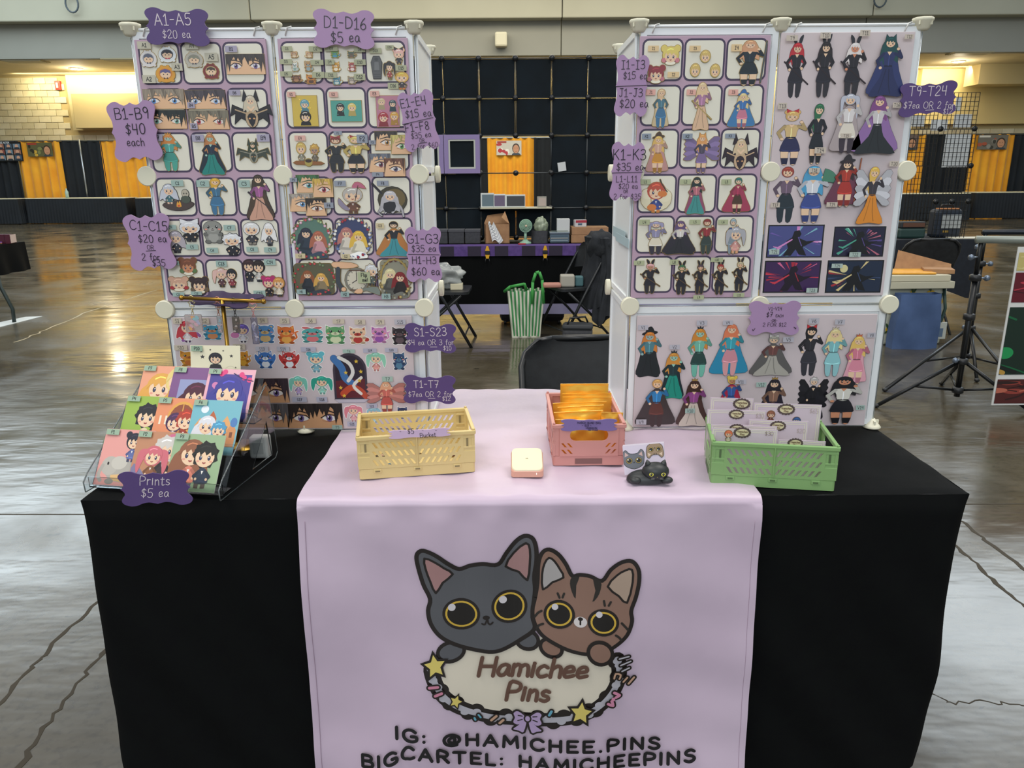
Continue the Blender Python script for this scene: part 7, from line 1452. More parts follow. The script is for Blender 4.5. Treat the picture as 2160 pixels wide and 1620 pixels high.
stick('S23', 'navy sticker peeking out behind the yellow crate', (838, 857, 860, 885), critter, '#2f3a5c', '#5a6a94', 'point', 'none', lab='navy creature sticker peeking out behind the right end of the yellow crate')
for bx, hc, lab in (((500, 798, 607, 850), '#3a2e34', 'wide sticker of two eyes under dark purple hair, behind the print rack'), ((500, 851, 606, 902), '#5a5658', 'wide sticker of eyes under grey hair beside the T5 eye sticker'), ((608, 851, 721, 903), '#2c2422', 'wide sticker of purple eyes under black hair, tagged T5')):
    stick('', '', bx, eyestrip, hc, '#6d5a8c', '#c99870', metre=True, lab=lab, side=1, pl=M('#2a2226', .5))
def windowf(a, W):
    hw_ = W * .46; P = [(.5 - hw_, .06), (.5 + hw_, .06)] + [(.5 + hw_ * cos(t), .66 + .32 * sin(t)) for t in [i * pi / 10 for i in range(11)]]
    a.poly(P, '#3c3440'); hw_ *= .88; a.poly([(.5 - hw_, .1), (.5 + hw_, .1)] + [(.5 + hw_ * cos(t), .66 + .28 * sin(t)) for t in [i * pi / 10 for i in range(11)]], '#2a1f2c'); a.poly([(.5 - hw_, .1), (.5 + hw_, .1), (.5 + hw_, .48), (.5 - hw_, .44)], '#5c1f28')
    a.line([(.2, .88), (.34, .7), (.4, .5), (.56, .36)], .14, '#3f6ea4', 4); a.line([(.3, .9), (.5, .78), (.56, .6), (.46, .44)], .07, '#d8d4cc', 4); a.line([(.8, .12), (.66, .26), (.5, .3), (.34, .18)], .12, '#b8482c', 4); a.line([(.72, .5), (.56, .34), (.7, .18)], .06, '#dcd6cc', 4)
    for x, y in ((.64, .82), (.42, .6), (.72, .62), (.3, .3), (.68, .44), (.36, .14)): a.poly(starp(x, y, .045), '#d8b43c')
    a.poly([(.5 - W * .48, .07), (.5 - W * .36, .0), (.5 + W * .36, .0), (.5 + W * .48, .07)], '#b9b2bc', 0)
stick('T6', 'tall arched window sticker with stars and a blue and a red swirl', (703, 744.5, 774, 850), windowf, **TP); stick('T7', 'sticker of a pink winged figure', (775.6, 804, 855.6, 872), lady, '#dba07c', '#c4685c', '#b8544c', 'long', wings='#c9847a', **TP)
# ================================================================ THINGS ON THE TABLE
ZT = TZ + .0085; ZK = TZ + .002
def slots(x0, x1, z0, z1, n, rows, sl, sw=.0058):
    out = []; sg = sl
    for r_ in range(rows):
        zb = z0 + (z1 - z0) * (r_ + .12) / rows; zt_ = z0 + (z1 - z0) * (r_ + .80) / rows
        for i in range(n):
            xc = x0 + (x1 - x0) * (i + .5) / n; out.append([(xc - sg * .0042 - sw / 2, zb), (xc - sg * .0042 + sw / 2, zb), (xc + sg * .0042 + sw / 2, zt_), (xc + sg * .0042 - sw / 2, zt_)])
    return out
def crate(lab, loc, rz, col, key, L=.248, D=.166, H=.096):
    m = noisy(key, tone(col, .97), col, 8, (.42, .5)); dk = M(tone(col, .62), .5); t = thing('folding_crate', lab, 'crate', loc, rz); hl, hd = L / 2, D / 2
    mb = MB(); mb.prism([rrect(-hl, -hd, hl, hd, .006), rrect(-hl + .004, -hd + .004, hl - .004, hd - .004, .004)[::-1]], .022, m); mb.box(-hl + .002, hl - .002, -hd + .002, hd - .002, 0, .003, m); mb.build('base_tray', t)
    iw = hl - .024
    for s_ in (-1, 1):
        T_ = Matrix.Translation((0, s_ * (hd - .002), 0)) @ Matrix.Rotation(pi / 2, 4, 'X') if s_ < 0 else Matrix.Translation((0, hd - .001, 0)) @ Matrix.Rotation(pi / 2, 4, 'X')
        mb = MB(); mb.prism([[(-iw, .0225), (iw, .0225), (iw, H - .008), (-iw, H - .008)]] + slots(-iw + .006, -.003, .026, H - .011, 7, 3, -1) + slots(.003, iw - .006, .026, H - .011, 7, 3, 1), .0025, m, T_)
        mb.box(-.0012, .0012, s_ * hd - .0034, s_ * hd + .0005, .024, H - .008, m); mb.build('slotted_panel', t)
        mb = MB(); mb.box(-hl - .002, hl + .002, s_ * hd - .005 if s_ > 0 else -hd - .003, hd + .003 if s_ > 0 else -hd + .005, H - .009, H, m, .0015); mb.build('top_rail', t)
        for x in (-.085, 0, .085):
            y = s_ * hd; mb = MB(); mb.box(x - .0085, x + .0085, min(y, y + s_ * .002), max(y, y + s_ * .002), .013, .021, m, .0006); mb.box(x - .005, x + .005, min(y + s_ * .002, y + s_ * .003), max(y + s_ * .002, y + s_ * .003), .0155, .0185, dk); mb.build('latch_tab', t)
    idp = hd - .014; hole = rrect(-.042, H - .038, .042, H - .012, .012)
    for s_ in (-1, 1):
        T_ = Matrix.Translation((s_ * (hl - .0005) + (.0 if s_ > 0 else .0), 0, 0)) @ Matrix.Rotation(s_ * pi / 2, 4, 'Z') @ Matrix.Rotation(pi / 2, 4, 'X')
        mb = MB(); mb.prism([[(-idp, .0225), (idp, .0225), (idp, H - .008), (-idp, H - .008)], hole] + slots(-idp + .004, -.036, .026, .056, 2, 2, -1, .005) + slots(.036, idp - .004, .026, .056, 2, 2, 1, .005), .0025, m, T_); mb.box(s_ * hl - .0012, s_ * hl + .0012, -.03, .03, .004, .016, dk); mb.build('end_panel', t)
        mb = MB(); mb.box(s_ * hl - .005 if s_ > 0 else -hl - .003, hl + .003 if s_ > 0 else -hl + .005, -hd, hd, H - .009, H, m, .0015); mb.build('side_rail', t)
        for q in (-1, 1):
            cx, cy = s_ * (hl - .012), q * (hd - .0015); mb = MB(); y0, y1 = (cy - .004, cy + .002) if q > 0 else (cy - .002, cy + .004)
            for z0, z1 in ((.0225, .050), (.056, .0605), (.079, .0835)): mb.box(cx - .0125, cx + .0125, y0, y1, z0, z1, m, .0006)
            mb.box(cx - .0125, cx + .0125, cy - .001, cy + .001, .05, H - .008, m); mb.box(cx + s_ * .0075 - .0015, cx + s_ * .0075 + .0015, y0, y1, .06, .08, m); mb.box(cx - s_ * .004 - .002, cx - s_ * .004 + .002, y0, y1, .061, .079, dk)
            xx = s_ * hl; mb.box(min(xx, xx - s_ * .005), max(xx, xx - s_ * .005), q * hd - (.014 if q > 0 else 0), q * hd + (.014 if q < 0 else 0), .0225, H - .008, m, .0006); mb.build('corner_post', t)
            mb = MB(); mb.lathe([(.003, 0), (.003, .003), (.002, .004)], m, 10, Matrix.Translation((s_ * (hl - .002), q * (hd - .002), H))); mb.build('corner_pin', t)
    return t
def crate_at(p0, p1, z, D):
    a, b_ = PZ(p0[0], p0[1], z), PZ(p1[0], p1[1], z); d = b_ - a; rz = math.atan2(d.y, d.x); mid = (a + b_) / 2 + Vector((-sin(rz), cos(rz), 0)) * D / 2; return mid, rz
mid, rzY = crate_at((758, 1012), (1003, 995), ZT, .166); cy_ = crate('pale yellow folding crate at the left of the lavender runner', mid, rzY, '#dcc487', 'yellow_plastic'); cyl = mid
mid, rzG = crate_at((1496, 1022), (1763, 1037), ZK, .168); cg = crate('green folding crate full of backing cards at the right', mid, rzG, '#84ab6c', 'green_plastic'); cgl = mid
a, b_ = PZ(1162, 981, ZT), PZ(1318, 981, ZT); mid = (a + b_) / 2 + Vector((0, .124, 0)); cp = crate('pink folding crate holding gold foil pouches', mid, pi / 2 + .01, '#cd8f86', 'pink_plastic', .25, .158); cpl = mid
# contents seen through the yellow crate's slots: a few small loose pins
for i, (dx, dy, c_, d) in enumerate(((-.06, -.03, '#3a6a78', 'teal'), (.05, -.04, '#a8583a', 'orange'), (.0, .03, '#4a5a4a', 'dark green'), (.08, .02, '#7a2f3a', 'dark red'), (-.08, .04, '#3a3f44', 'dark grey'))):
    mb = MB(); a = Art(.03); chibi(a, .7, c_, tone(c_, .7)); a.plate(mb, .001, .002, GOLDP); a.mesh(mb, .002); p = cyl + Matrix.Rotation(rzY, 3, 'Z') @ Vector((dx, dy, 0)); o = mb.build('enamel_pin', None, Tm((p.x, p.y, ZT + .0035), 0, 0, i * 1.3)); tag(o, 'loose %s pin lying inside the pale yellow crate' % d, 'pin', 'loose pins in the yellow crate')
sign('lavender strip sign reading $5 Bucket on the yellow crate', 818, 901, 952, 926, 0, [('$5', 867, 914, 10, .04), ('Bucket', 903, 921, 9, .05), ('-', 845, 912, 7), ('-', 892, 909, 6), ('-', 920, 910, 7)], .05, Y=.078, name='strip_sign', mat=noisy('pink_card', '#cbb0cb', '#cfb5cf', 6, (.5, .6)))
sign('purple strip sign with small faint writing on the pink crate', 1181, 883, 1304, 909, 1, [('MARCH BLIND BAG', 1242, 893, 4.2), ('~ $18 ~'.replace('~', '-'), 1237, 898.5, 4.5), ('1 RANDOM PIN', 1247, 902.6, 2.6), ('MINI STICKER', 1250, 906.3, 2.5)], 0, Y=.144, name='strip_sign', mat=noisy('violet_card', '#77659a', '#7d6a9e', 6, (.5, .6)), ink='#3a3054')
# gold pouches
FOIL = noisy('gold_foil', '#f4bc3c', '#ffd25e', 5, (.2, .3), .22, 16, metal=.6)
for i, (x0, x1, yt, Y, rl) in enumerate(((1182, 1283, 808, .375, 0), (1187, 1290, 828, .352, -.01), (1185, 1289, 836, .332, .015), (1168, 1281, 847, .308, -.03), (1180, 1277, 855, .286, -.05), (1171, 1275, 866, .245, -.04), (1276, 1301, 868, .225, .03), (1170, 1275, 884, .205, .02))):
    a, b_ = PY(x0, yt, Y), PY(x1, yt, Y); w = b_.x - a.x; h = a.z - ZT - .006; rq = random.Random(i)
    if i == 6: w = .05
    mb = MB(); s1, s2 = rq.uniform(0, 6), rq.uniform(0, 6)
    def pf(u, v, sg=-1): e = (sin(pi * u) ** .6) * (sin(pi * min(1, v * 1.04)) ** .6 if v < .95 else .06); return ((u - .5) * w, sg * (.007 * e + .0015 * sin(u * 17 + s1) * sin(v * 13 + s2) * e), v * h)
    mb.grid(pf, 18, 18, FOIL); mb.grid(lambda u, v: pf(1 - u, v, 1), 18, 18, FOIL)
    t = thing('foil_pouch', 'shiny gold foil pouch in the pink crate, %s' % ('tallest at the back', 'second from the back', 'third from the back', 'fourth from the back', 'fifth from the back', 'wide one leaning near the front', 'narrow one at the right front', 'frontmost behind the purple strip sign')[i], 'pouch', ((a.x + b_.x) / 2, Y, ZT + .005), 0, 'gold foil pouches'); t.rotation_euler = (R(2), rl, 0)
    mb.build('pouch_body', t); mb = MB(); mb.box(-w / 2, w / 2, -.0008, .0008, h * .955, h, FOIL); mb.build('heat_seal', t)
# card logo
def logo(A, cx, cy, s_):
    for i in range(16): t_ = i * pi / 8; A.items.append((ellp(cx + s_ * .95 * cos(t_), cy + s_ * .62 * sin(t_), s_ * .2, s_ * .17, 0, 8), '#5a4c48'))
    A.items.append((ellp(cx, cy, s_ * .98, s_ * .64, 0, 20), '#5a4c48')); A.items.append((ellp(cx, cy, s_ * .82, s_ * .5, 0, 20), '#dcd2a6'))
    text(A, 'Hamichee', cx, cy + s_ * .02, s_ * .30, s_ * .05, '#6e5440', maxw=s_ * 1.35); text(A, 'Pins', cx, cy - s_ * .36, s_ * .28, s_ * .05, '#6e5440')
CDM = noisy('pink_card_stock', '#cdbcc6', '#d3c3cc', 5, (.5, .6))
def bcard(x0, x1, yt, ry, lx, ly, price, lab, item=None, ls=17):
    c_ = Matrix.Rotation(rzG, 3, 'Z'); cw = cgl + c_ @ Vector((0, ry, 0)); a, b_ = PY(x0, yt, cw.y), PY(x1, yt, cw.y); w = b_.x - a.x; z1 = (a.z + b_.z) / 2; h = z1 - ZK - .006; cx = (a.x + b_.x) / 2
    yy = cw.y + (cx - cw.x) * math.tan(rzG); t = thing('backing_card', lab, 'card', (cx, yy, ZK + .005), rzG * .8, 'backing cards in the green crate'); u = w / (x1 - x0)
    mb = MB(); mb.box(-w / 2, w / 2, 0, .0012, 0, h, CDM); mb.build('card', t)
    A = Art(1); bw_ = .0016
    for e in (.0025, .0065):
        X, Z0, Z1 = w / 2 - e, e, h - e
        for q in ([(-X, Z0), (-X + bw_, Z0), (-X + bw_, Z1), (-X, Z1)], [(X - bw_, Z0), (X, Z0), (X, Z1), (X - bw_, Z1)], [(-X, Z1 - bw_), (X, Z1 - bw_), (X, Z1), (-X, Z1)]): A.items.append((q, '#e3ddc8'))
    logo(A, (lx - (x0 + x1) / 2) * u, h - (ly - yt) * u, ls * u * .95)
    if price: text(A, price[0], (price[1] - (x0 + x1) / 2) * u, h - (price[2] - yt) * u, 9 * u, .0007, price[3] if len(price) > 3 else '#b3a39c')
    mb = MB(); A.mesh(mb, .0); mb.build('printed_face', t, WALL(0, 0, 0))
    for (px, py, s_, hc, tc) in (item or []):
        B = Art(s_ * u); chibi(B, .8, hc, tc); mb = MB(); B.plate(mb, .0007, .0016, GOLDP); B.mesh(mb, .0016); mb.build('pin', t, WALL((px - (x0 + x1) / 2) * u, -.0004, h - (py - yt) * u))
bcard(1503, 1592, 842, .068, 1568, 854, None, 'backing card with emblem at the back left of the green crate', None, 17)
bcard(1591, 1728, 849, .060, 1657, 861, ('$65', 1713, 867), 'large backing card priced $65 at the back of the green crate', [(1627, 878, 26, '#8c5a44', '#7a4034'), (1680, 890, 26, '#3a5a8c', '#c9a63c')], 17)
bcard(1497, 1617, 867, .036, 1557, 876.5, ('$30', 1605, 882), 'backing card with a faint price at the left of the green crate', None, 15)
bcard(1581, 1702, 885, .014, 1641, 897, ('$20', 1688, 910), 'backing card priced $20 in the middle of the green crate', None, 15.5)
bcard(1504, 1640, 899, -.012, 1558, 907, None, 'backing card mostly hidden behind the front $30 card', None, 15)
bcard(1506, 1642, 907, -.034, 1569, 915, ('$30', 1624, 919, '#7d6a60'), 'backing card priced $30 at the front left of the green crate', [(1541, 924, 26, '#d8704c', '#c9c0a8')], 17)
bcard(1641, 1736, 925, -.044, 1675, 931, None, 'small backing card at the front right of the green crate', None, 15)
# ---- card reader
a = PZ(1078, 1007, ZT); b_ = PZ(1147, 1007, ZT); w = b_.x - a.x; t = thing('card_reader', 'small square cream and pink card reader on the lavender runner', 'card reader', ((a.x + b_.x) / 2, a.y, ZT))
def wedge(x0, x1, y0, y1, h0, h1, z0, m, r=.010, mb=None):
    P = rrect(x0, y0, x1, y1, r, 5); n_ = len(P); T = lambda p, k: k * (h0 + (h1 - h0) * (p[1] - y0) / (y1 - y0))
    vs = [(p[0], p[1], z0(p) if callable(z0) else z0) for p in P] + [(p[0], p[1], T(p, 1) - .002) for p in P] + [((p[0] - (x0 + x1) / 2) * .97 + (x0 + x1) / 2, (p[1] - (y0 + y1) / 2) * .97 + (y0 + y1) / 2, T(p, 1)) for p in P]
    fs = [tuple(range(n_))[::-1]] + [(i + k * n_, (i + 1) % n_ + k * n_, (i + 1) % n_ + (k + 1) * n_, i + (k + 1) * n_) for k in (0, 1) for i in range(n_)] + [tuple(range(2 * n_, 3 * n_))]
    mb = mb or MB(); mb.add(vs, fs, m); return mb
wedge(-w / 2, w / 2, 0, .068, .014, .038, 0, M('#d9a28c', .35)).build('dock_body', t); wedge(-w / 2 + .0015, w / 2 - .0015, .001, .0675, .0175, .0415, lambda p: .013 + .024 * p[1] / .068, M('#e6dcb8', .3), .011).build('reader_top', t)
mb = MB(); mb.box(-.003, -.001, 0, .0006, .0, .0015, M('#9a9484', .5)); mb.box(.0, .002, 0, .0006, 0, .0015, M('#9a9484', .5)); mb.build('printed_mark', t, Matrix.Translation((0, .034, .0297)) @ Matrix.Rotation(R(19.5) , 4, 'X'))
mb = MB(); mb.box(w * .27, w * .29, -.0006, 0, .006, .010, M('#efe6d8', .4, 0, .5, .6)); mb.build('status_light', t)
# ---- cat figurine with cards
a = PZ(1372, 1021, ZT); CATM = noisy('cat_resin', '#26292a', '#2c3030', 10, (.4, .5)); t = thing('cat_figurine', 'small black cat figurine lying on the runner and holding cards', 'figurine', (a.x, a.y + .018, ZT))
mb = MB()
def cat_body(u, v):
    A_ = u * 2 * pi; B_ = v * pi / 2; return (-.004 + .043 * cos(A_) * cos(B_ * .98), .004 + .025 * sin(A_) * cos(B_ * .98), .022 * sin(B_) ** .8)
mb.grid(cat_body, 36, 16, CATM, True, None, True); mb.build('body', t)
mb = MB(); blob(mb, .0285, .0215, .0195, CATM, 0, 1, 0, 28, 16, Matrix.Translation((.012, -.005, .0235))); mb.build('head', t)
for s_ in (-1, 1):
    mb = MB(); blob(mb, .0125, .010, .0075, CATM, .0, 1, 0, 16, 10, Matrix.Translation((s_ * .033 + .002, -.014, .0072))); mb.build('paw', t)
    mb = MB(); ex = .012 + s_ * .0155; mb.lathe([(.0082, 0), (.0055, .006), (.0012, .0125)], CATM, 12, Matrix.Translation((ex, -.004, .0365)) @ Matrix.Rotation(s_ * .25, 4, 'Y')); mb.build('ear', t)
    ex = .012 + s_ * .0125; T_ = WALL(ex, -.0262, .0245, 0, .05); B = Art(1); B.items += [(ellp(0, 0, .0054, .0048, s_ * .2), '#1c1f1f'), (ellp(0, 0, .0048, .0041, s_ * .2), '#cfc850'), (ellp(0, 0, .0024, .0032), '#101212'), (ellp(-.001, .0013, .0008, .0008), '#f2f2ee')]
    mb = MB(); B.mesh(mb, .0); mb.build('eye', t, T_)
    B = Art(1)
    for k in (0, 1): B.items += [(st, '#a8a79c', 1) for st in ribbon([(s_ * .006, -.001 - k * .0022), (s_ * .0125, -.0005 - k * .003)], [.0003] * 2)]
    mb = MB(); B.mesh(mb, 0); mb.build('whiskers', t, WALL(.012, -.0272, .0175, 0, -.1))
mb = MB(); blob(mb, .0012, .001, .0009, M('#8a7a3c', .4), 0, 1, 0, 8, 6, Matrix.Translation((.012, -.0268, .0185))); mb.build('nose', t)
def mini_cat(A, cx, cy, s_, c_, ear, up=1, stripes=False):
    f = lambda P: [(cx + x * s_, cy + up * y * s_) for x, y in P]
    H = smooth_loop([(-.9, .1), (-.95, .75), (-.7, 1.05), (-.35, .72), (.35, .72), (.7, 1.05), (.95, .75), (.9, .1), (.75, -.35), (0, -.65), (-.75, -.35)], 3)
    A.items += [(st, '#33302f', 1) for st in ribbon(f(H) + [f(H)[0]], [s_ * .05] * (len(H) + 1))]; A.items.append((f(H), c_))
    for q in (-1, 1):
        A.items.append((f([(q * .82, .45), (q * .76, .9), (q * .45, .62)]), ear)); A.items.append((f(ellp(q * .42, .1, .3, .27)), '#2c2826')); A.items.append((f(ellp(q * .42, .1, .26, .235)), '#c4a648')); A.items.append((f(ellp(q * .42, .1, .215, .19)), '#2a2a28')); A.items.append((f(ellp(q * .42 - .1, .2, .06, .06)), '#e6e4e0'))
    A.items.append((f(ellp(0, -.05, .07, .05)), '#2c2826'))
    if stripes: A.items.append((f([(-.2, .72), (-.05, .72), (-.1, .45)]), '#3a302a')); A.items.append((f([(.05, .72), (.2, .72), (.1, .45)]), '#3a302a'))
for i, (dx, dy, lab) in enumerate(((0, 0, 'white card printed with two cartoon cats, held by the black cat figurine'), (.0012, .004, 'white card behind the printed cat card'), (.0024, .008, 'rearmost white card held by the cat figurine'))):
    a0 = PY(1319, 1000, a.y + .045); w, h = .088, .062; t2 = thing('business_card', lab, 'card', (PY(1362, 985, a.y + .045).x + dx, a.y + .043 + dy, ZT), 0, 'cards held by the cat figurine'); t2.rotation_euler = (R(-14), R(-4.5), 0)
    mb = MB(); mb.box(-w / 2, w / 2, 0, .0012, .006, .006 + h, M('#ddd4dc', .5)); mb.build('card', t2)
    if i == 0:
        A = Art(w, h); A.ox = 0; A.poly([(0, 0), (1, 0), (1, 1), (0, 1)], '#d3c8d6'); mini_cat(A, -.022, -.004, .0235, '#6d7076', '#c9a8a0'); mini_cat(A, .024, .021, .019, '#9c8468', '#d8c0a8', -1, True); A.clip_rect(); mb = MB(); A.mesh(mb, 0); mb.build('printed_face', t2, WALL(0, -.0004, .006 + h / 2))
# ---- tiered print rack
ACR = M('#e9eef0', .04, 0, .5, 0, 1.0); EDG = M('#dfe8ea', .08, 0, .6, 0, .85)
rb = PZ(194.4, 1023, ZK + .010); ry = R(-9.2); LEAN = R(34); rack = thing('print_rack', 'clear acrylic tiered rack holding square art prints', 'rack', (rb.x, rb.y, ZK), ry)
RW = .292; prof = [(-.016, .0), (.228, .0), (.240, .012), (.222, .17), (.212, .178), (.196, .168), (-.002, .038), (-.018, .022)]; hole = [(.085, .012), (.200, .012), (.190, .110)]
for x in (-.006, RW + .004):
    mb = MB(); mb.prism([prof, [(.12, .014), (.212, .014), (.2, .098)]], .003, ACR, Matrix.Translation((x, 0, 0)) @ Matrix.Rotation(pi / 2, 4, 'Z') @ Matrix.Rotation(pi / 2, 4, 'X')); mb.build('side_plate', rack)
    mb = MB(); mb.tube([(x + .0015, p[0], p[1] + .001) for p in prof], .0014, EDG, 5, True); mb.tube([(x + .0015, p[0], p[1]) for p in [(.12, .014), (.212, .014), (.2, .098)]], .0012, EDG, 5, True); mb.build('plate_edge', rack)
TA = [(0, .010), (.082, .060), (.152, .112)]
for k, (ty, tz) in enumerate(TA):
    mb = MB(); mb.box(-.004, RW + .004, ty - .002, ty + .030, tz - .0035, tz - .0008, ACR); mb.build('tier_shelf', rack); mb = MB(); mb.box(-.004, RW + .004, ty - .0045, ty - .002, tz - .0035, tz + .020, ACR); mb.build('front_lip', rack)
    mb = MB(); mb.box(-.004, RW + .004, 0, .002, 0, .10, ACR, 0, Matrix.Translation((0, ty + .006, tz)) @ Matrix.Rotation(-LEAN, 4, 'X')); mb.build('back_sheet', rack)
def pr_bg(A, c_, deco, seed):
    A.poly([(0, 0), (1, 0), (1, 1), (0, 1)], c_); r2 = random.Random(seed)
    for i in range(9): x, y = r2.uniform(.05, .95), r2.uniform(.1, .95); (A.ell(x, y, .05, .04, deco) if i % 2 else A.poly(starp(x, y, .045), deco))
def pr_pair(c_, deco, f1, f2, seed, extra=None):
    def fn(A):
        pr_bg(A, c_, deco, seed) if deco else A.poly([(0, 0), (1, 0), (1, 1), (0, 1)], c_)
        if extra: extra(A)
        if f1: chibi(A, .8, *f1[0], x=f1[1], s=f1[2], y0=f1[3])
        if f2: chibi(A, .8, *f2[0], x=f2[1], s=f2[2], y0=f2[3])
    return fn
def x_elephant(A):
    A.ell(.5, .26, .34, .2, '#a8a39a'); A.ell(.24, .34, .17, .17, '#b3aea4'); A.ell(.42, .4, .16, .12, '#c0bbb0'); A.line([(.1, .34), (.05, .18), (.12, .08)], .07, '#a8a39a', 3); A.ell(.2, .38, .02, .03, LINE); A.poly([(.3, .18), (.75, .2), (.7, .08), (.4, .08)], '#d8b078', 2)
    for x in (.3, .66): A.ell(x, .07, .09, .05, '#928d84')
def x_brolly(A): A.poly([(.56, .74), (.6, .92), (.76, .98), (.94, .88), (.98, .7)], '#c76a88', 2); A.line([(.76, .9), (.6, .4)], .02, '#4a3630'); A.poly([(.05, .42), (.02, .2), (.2, .08), (.34, .18)], '#7d7896', 2)
def x_arch(A):
    A.ell(.55, .62, .3, .32, '#d8a04c'); A.ell(.55, .62, .25, .27, '#8c4c34'); A.line([(.55, .36), (.55, .9)], .02, '#d8a04c')
    for x in (.12, .24, .86, .95): A.poly([(x - .02, .5), (x + .02, .5), (x + .02, .66), (x - .02, .66)], '#e6dcc4')
def x_town(A):
    for x, h_, c_ in ((.2, .52, '#d89a5c'), (.44, .66, '#b3603c'), (.74, .58, '#d8a068'), (.88, .46, '#c98a5a')): A.poly([(x - .09, .15), (x + .09, .15), (x + .09, h_), (x, h_ + .14), (x - .09, h_)], c_); A.poly([(x - .03, .32), (x + .03, .32), (x + .03, .42), (x - .03, .42)], '#7a4a34')
    A.ell(.26, .82, .08, .07, '#dfe6ee'); A.ell(.9, .6, .07, .09, '#4f7ab0')
def x_frame(A): A.poly([(.18, 0), (1, 0), (1, .76), (.18, .76)], '#8d93b8'); A.ell(.9, .5, .14, .2, '#4a4a5c')
def x_hearts(A):
    A.poly([(.06, 0), (.94, 0), (.94, .9), (.06, .9)], '#4a3f8c')
    for x, y in ((.25, .68), (.6, .72), (.2, .4), (.78, .42)): A.ell(x - .05, y, .07, .06, '#c77aa8'); A.ell(x + .05, y, .07, .06, '#c77aa8'); A.poly([(x - .11, y - .02), (x + .11, y - .02), (x, y - .14)], '#c77aa8')
    for x, y in ((.3, .9), (.36, .94), (.72, .9), (.78, .84), (.9, .8)): A.ell(x, y, .055, .05, '#d8447c')
    A.line([(.55, .92), (.75, .82), (.98, .78)], .02, '#3a2c5c')
PR = [(0, 0.0, 'P1', '#dc9a92', None, (('#2c2c38', '#5f6a9c', '#3f3f58', 'bun'), .62, .52, .42), (('#d6d2cc', '#8d9ab0'), .84, .44, .3), x_elephant, 'pink print of a grey elephant with small riders'),
      (0, .078, 'P2', '#b98464', None, (('#c9c3bb', '#3a3034', '#3a3034', 'spiky'), .62, .8, .12), (('#c86a74', '#8c5a3c', '#d9c0a0', 'tails'), .4, .62, .12), x_brolly, 'brown print of two figures under a pink umbrella'),
      (0, .165, 'P3', '#94ad86', None, (('#8c5a40', '#d8826c', '#5a5a6c', 'long'), .4, .84, .06), (('#22221f', '#2f3a4c', '#5a4c44', 'spiky'), .68, .8, .06), None, 'green print of two figures hugging'),
      (1, 0.0, 'P4', '#94b04c', None, (('#26242a', '#dccca4', '#4f6f80', 'spiky'), .5, .8, .05), (('#1d1c22', '#8c3440', '#1d1c22', 'long'), .95, .7, .05), None, 'lime green print of two black-haired figures'),
      (1, .078, 'P5', '#dc8c64', None, (('#4a2c50', '#d9cfc8', '#e6ddd4', 'bob'), .44, .62, .1), (('#a83c2c', '#9c3a2c', '#7a2c24', 'spiky'), .66, .66, .12), x_arch, 'orange print of a couple before a round window'),
      (1, .165, 'P6', '#74b0bc', None, (('#d3d3d8', '#c98a4c', '#d9d0c0', 'long'), .36, .62, .08), (('#4f94b8', '#dcd3bc', '#c9bca0', 'spiky'), .62, .52, .08), x_town, 'sky blue print of two figures before orange towers'),
      (2, 0.0, 'P7', '#e09c7c', None, (('#d8a04c', '#cf9c8c', '#cf8a4c', 'long'), .44, .95, -.1), (('#dcc47c', '#4a4a5c', '#4a4a5c', 'bob'), .84, .95, .05), None, 'peach print of a golden-haired figure'),
      (2, .078, 'P8', '#7a5282', None, (('#4a1c30', '#2c2830', '#2c2830', 'wavy'), .58, .9, -.2), None, x_frame, 'purple print of a dark red-haired figure'),
      (2, .165, 'P9', '#e0a8b4', None, (('#3c3a8c', '#2c2c48', '#2c2c48', 'long'), .5, 1.0, -.16), None, x_hearts, 'pink and navy print of an indigo-haired figure')]
PRW, PRH = .1135, .121
def print_card(T_, w, h, fn, code, lab, group, tagw=.030):
    A = Art(w, h); fn(A); A.clip_rect(); mb = MB(); mb.box(-w / 2, w / 2, -h / 2, h / 2, -.0012, 0, M('#e6e2dc', .5)); 
    rd = thing('art_print', lab, 'print', (0, 0, 0), 0, group); rd.matrix_basis = T_; mb.build('card', rd); mb = MB(); A.EPS = .00002; A.mesh(mb, .0001, None, .4); mb.build('printed_picture', rd)
    B = Art(tagw, .0125); text(B, code, 0, -.0032, .0066, .0011, INK); mb = MB(); mb.box(-tagw / 2, tagw / 2, -.00625, .00625, 0, .0003, M('#93aa92', .6)); B.mesh(mb, .0003); mb.build('code_tag', rd, Matrix.Translation((-w / 2 + tagw / 2 + .003, h / 2 - .0075, .0035)))
RT = Matrix.Translation(rack.location) @ Matrix.Rotation(ry, 4, 'Z')
for row, x, code, bgc, deco, f1, f2, ex, desc in PR:
    ty, tz = TA[row]; col = round(x / .08); T_ = RT @ Matrix.Translation((x + PRW / 2, ty - .0008 - .0035 * col + (.004), tz + .0005)) @ Matrix.Rotation(pi / 2 - LEAN, 4, 'X') @ Matrix.Translation((0, PRH / 2, 0))
    print_card(T_, PRW, PRH, pr_pair(bgc, deco, f1, f2, hash_(code), ex), code, '%s, tagged %s in the acrylic rack' % (desc, code), 'square prints in the acrylic rack')
a = PY(397, 730, rb.y + .20); b_ = PY(503, 733, rb.y + .20); w = b_.x - a.x
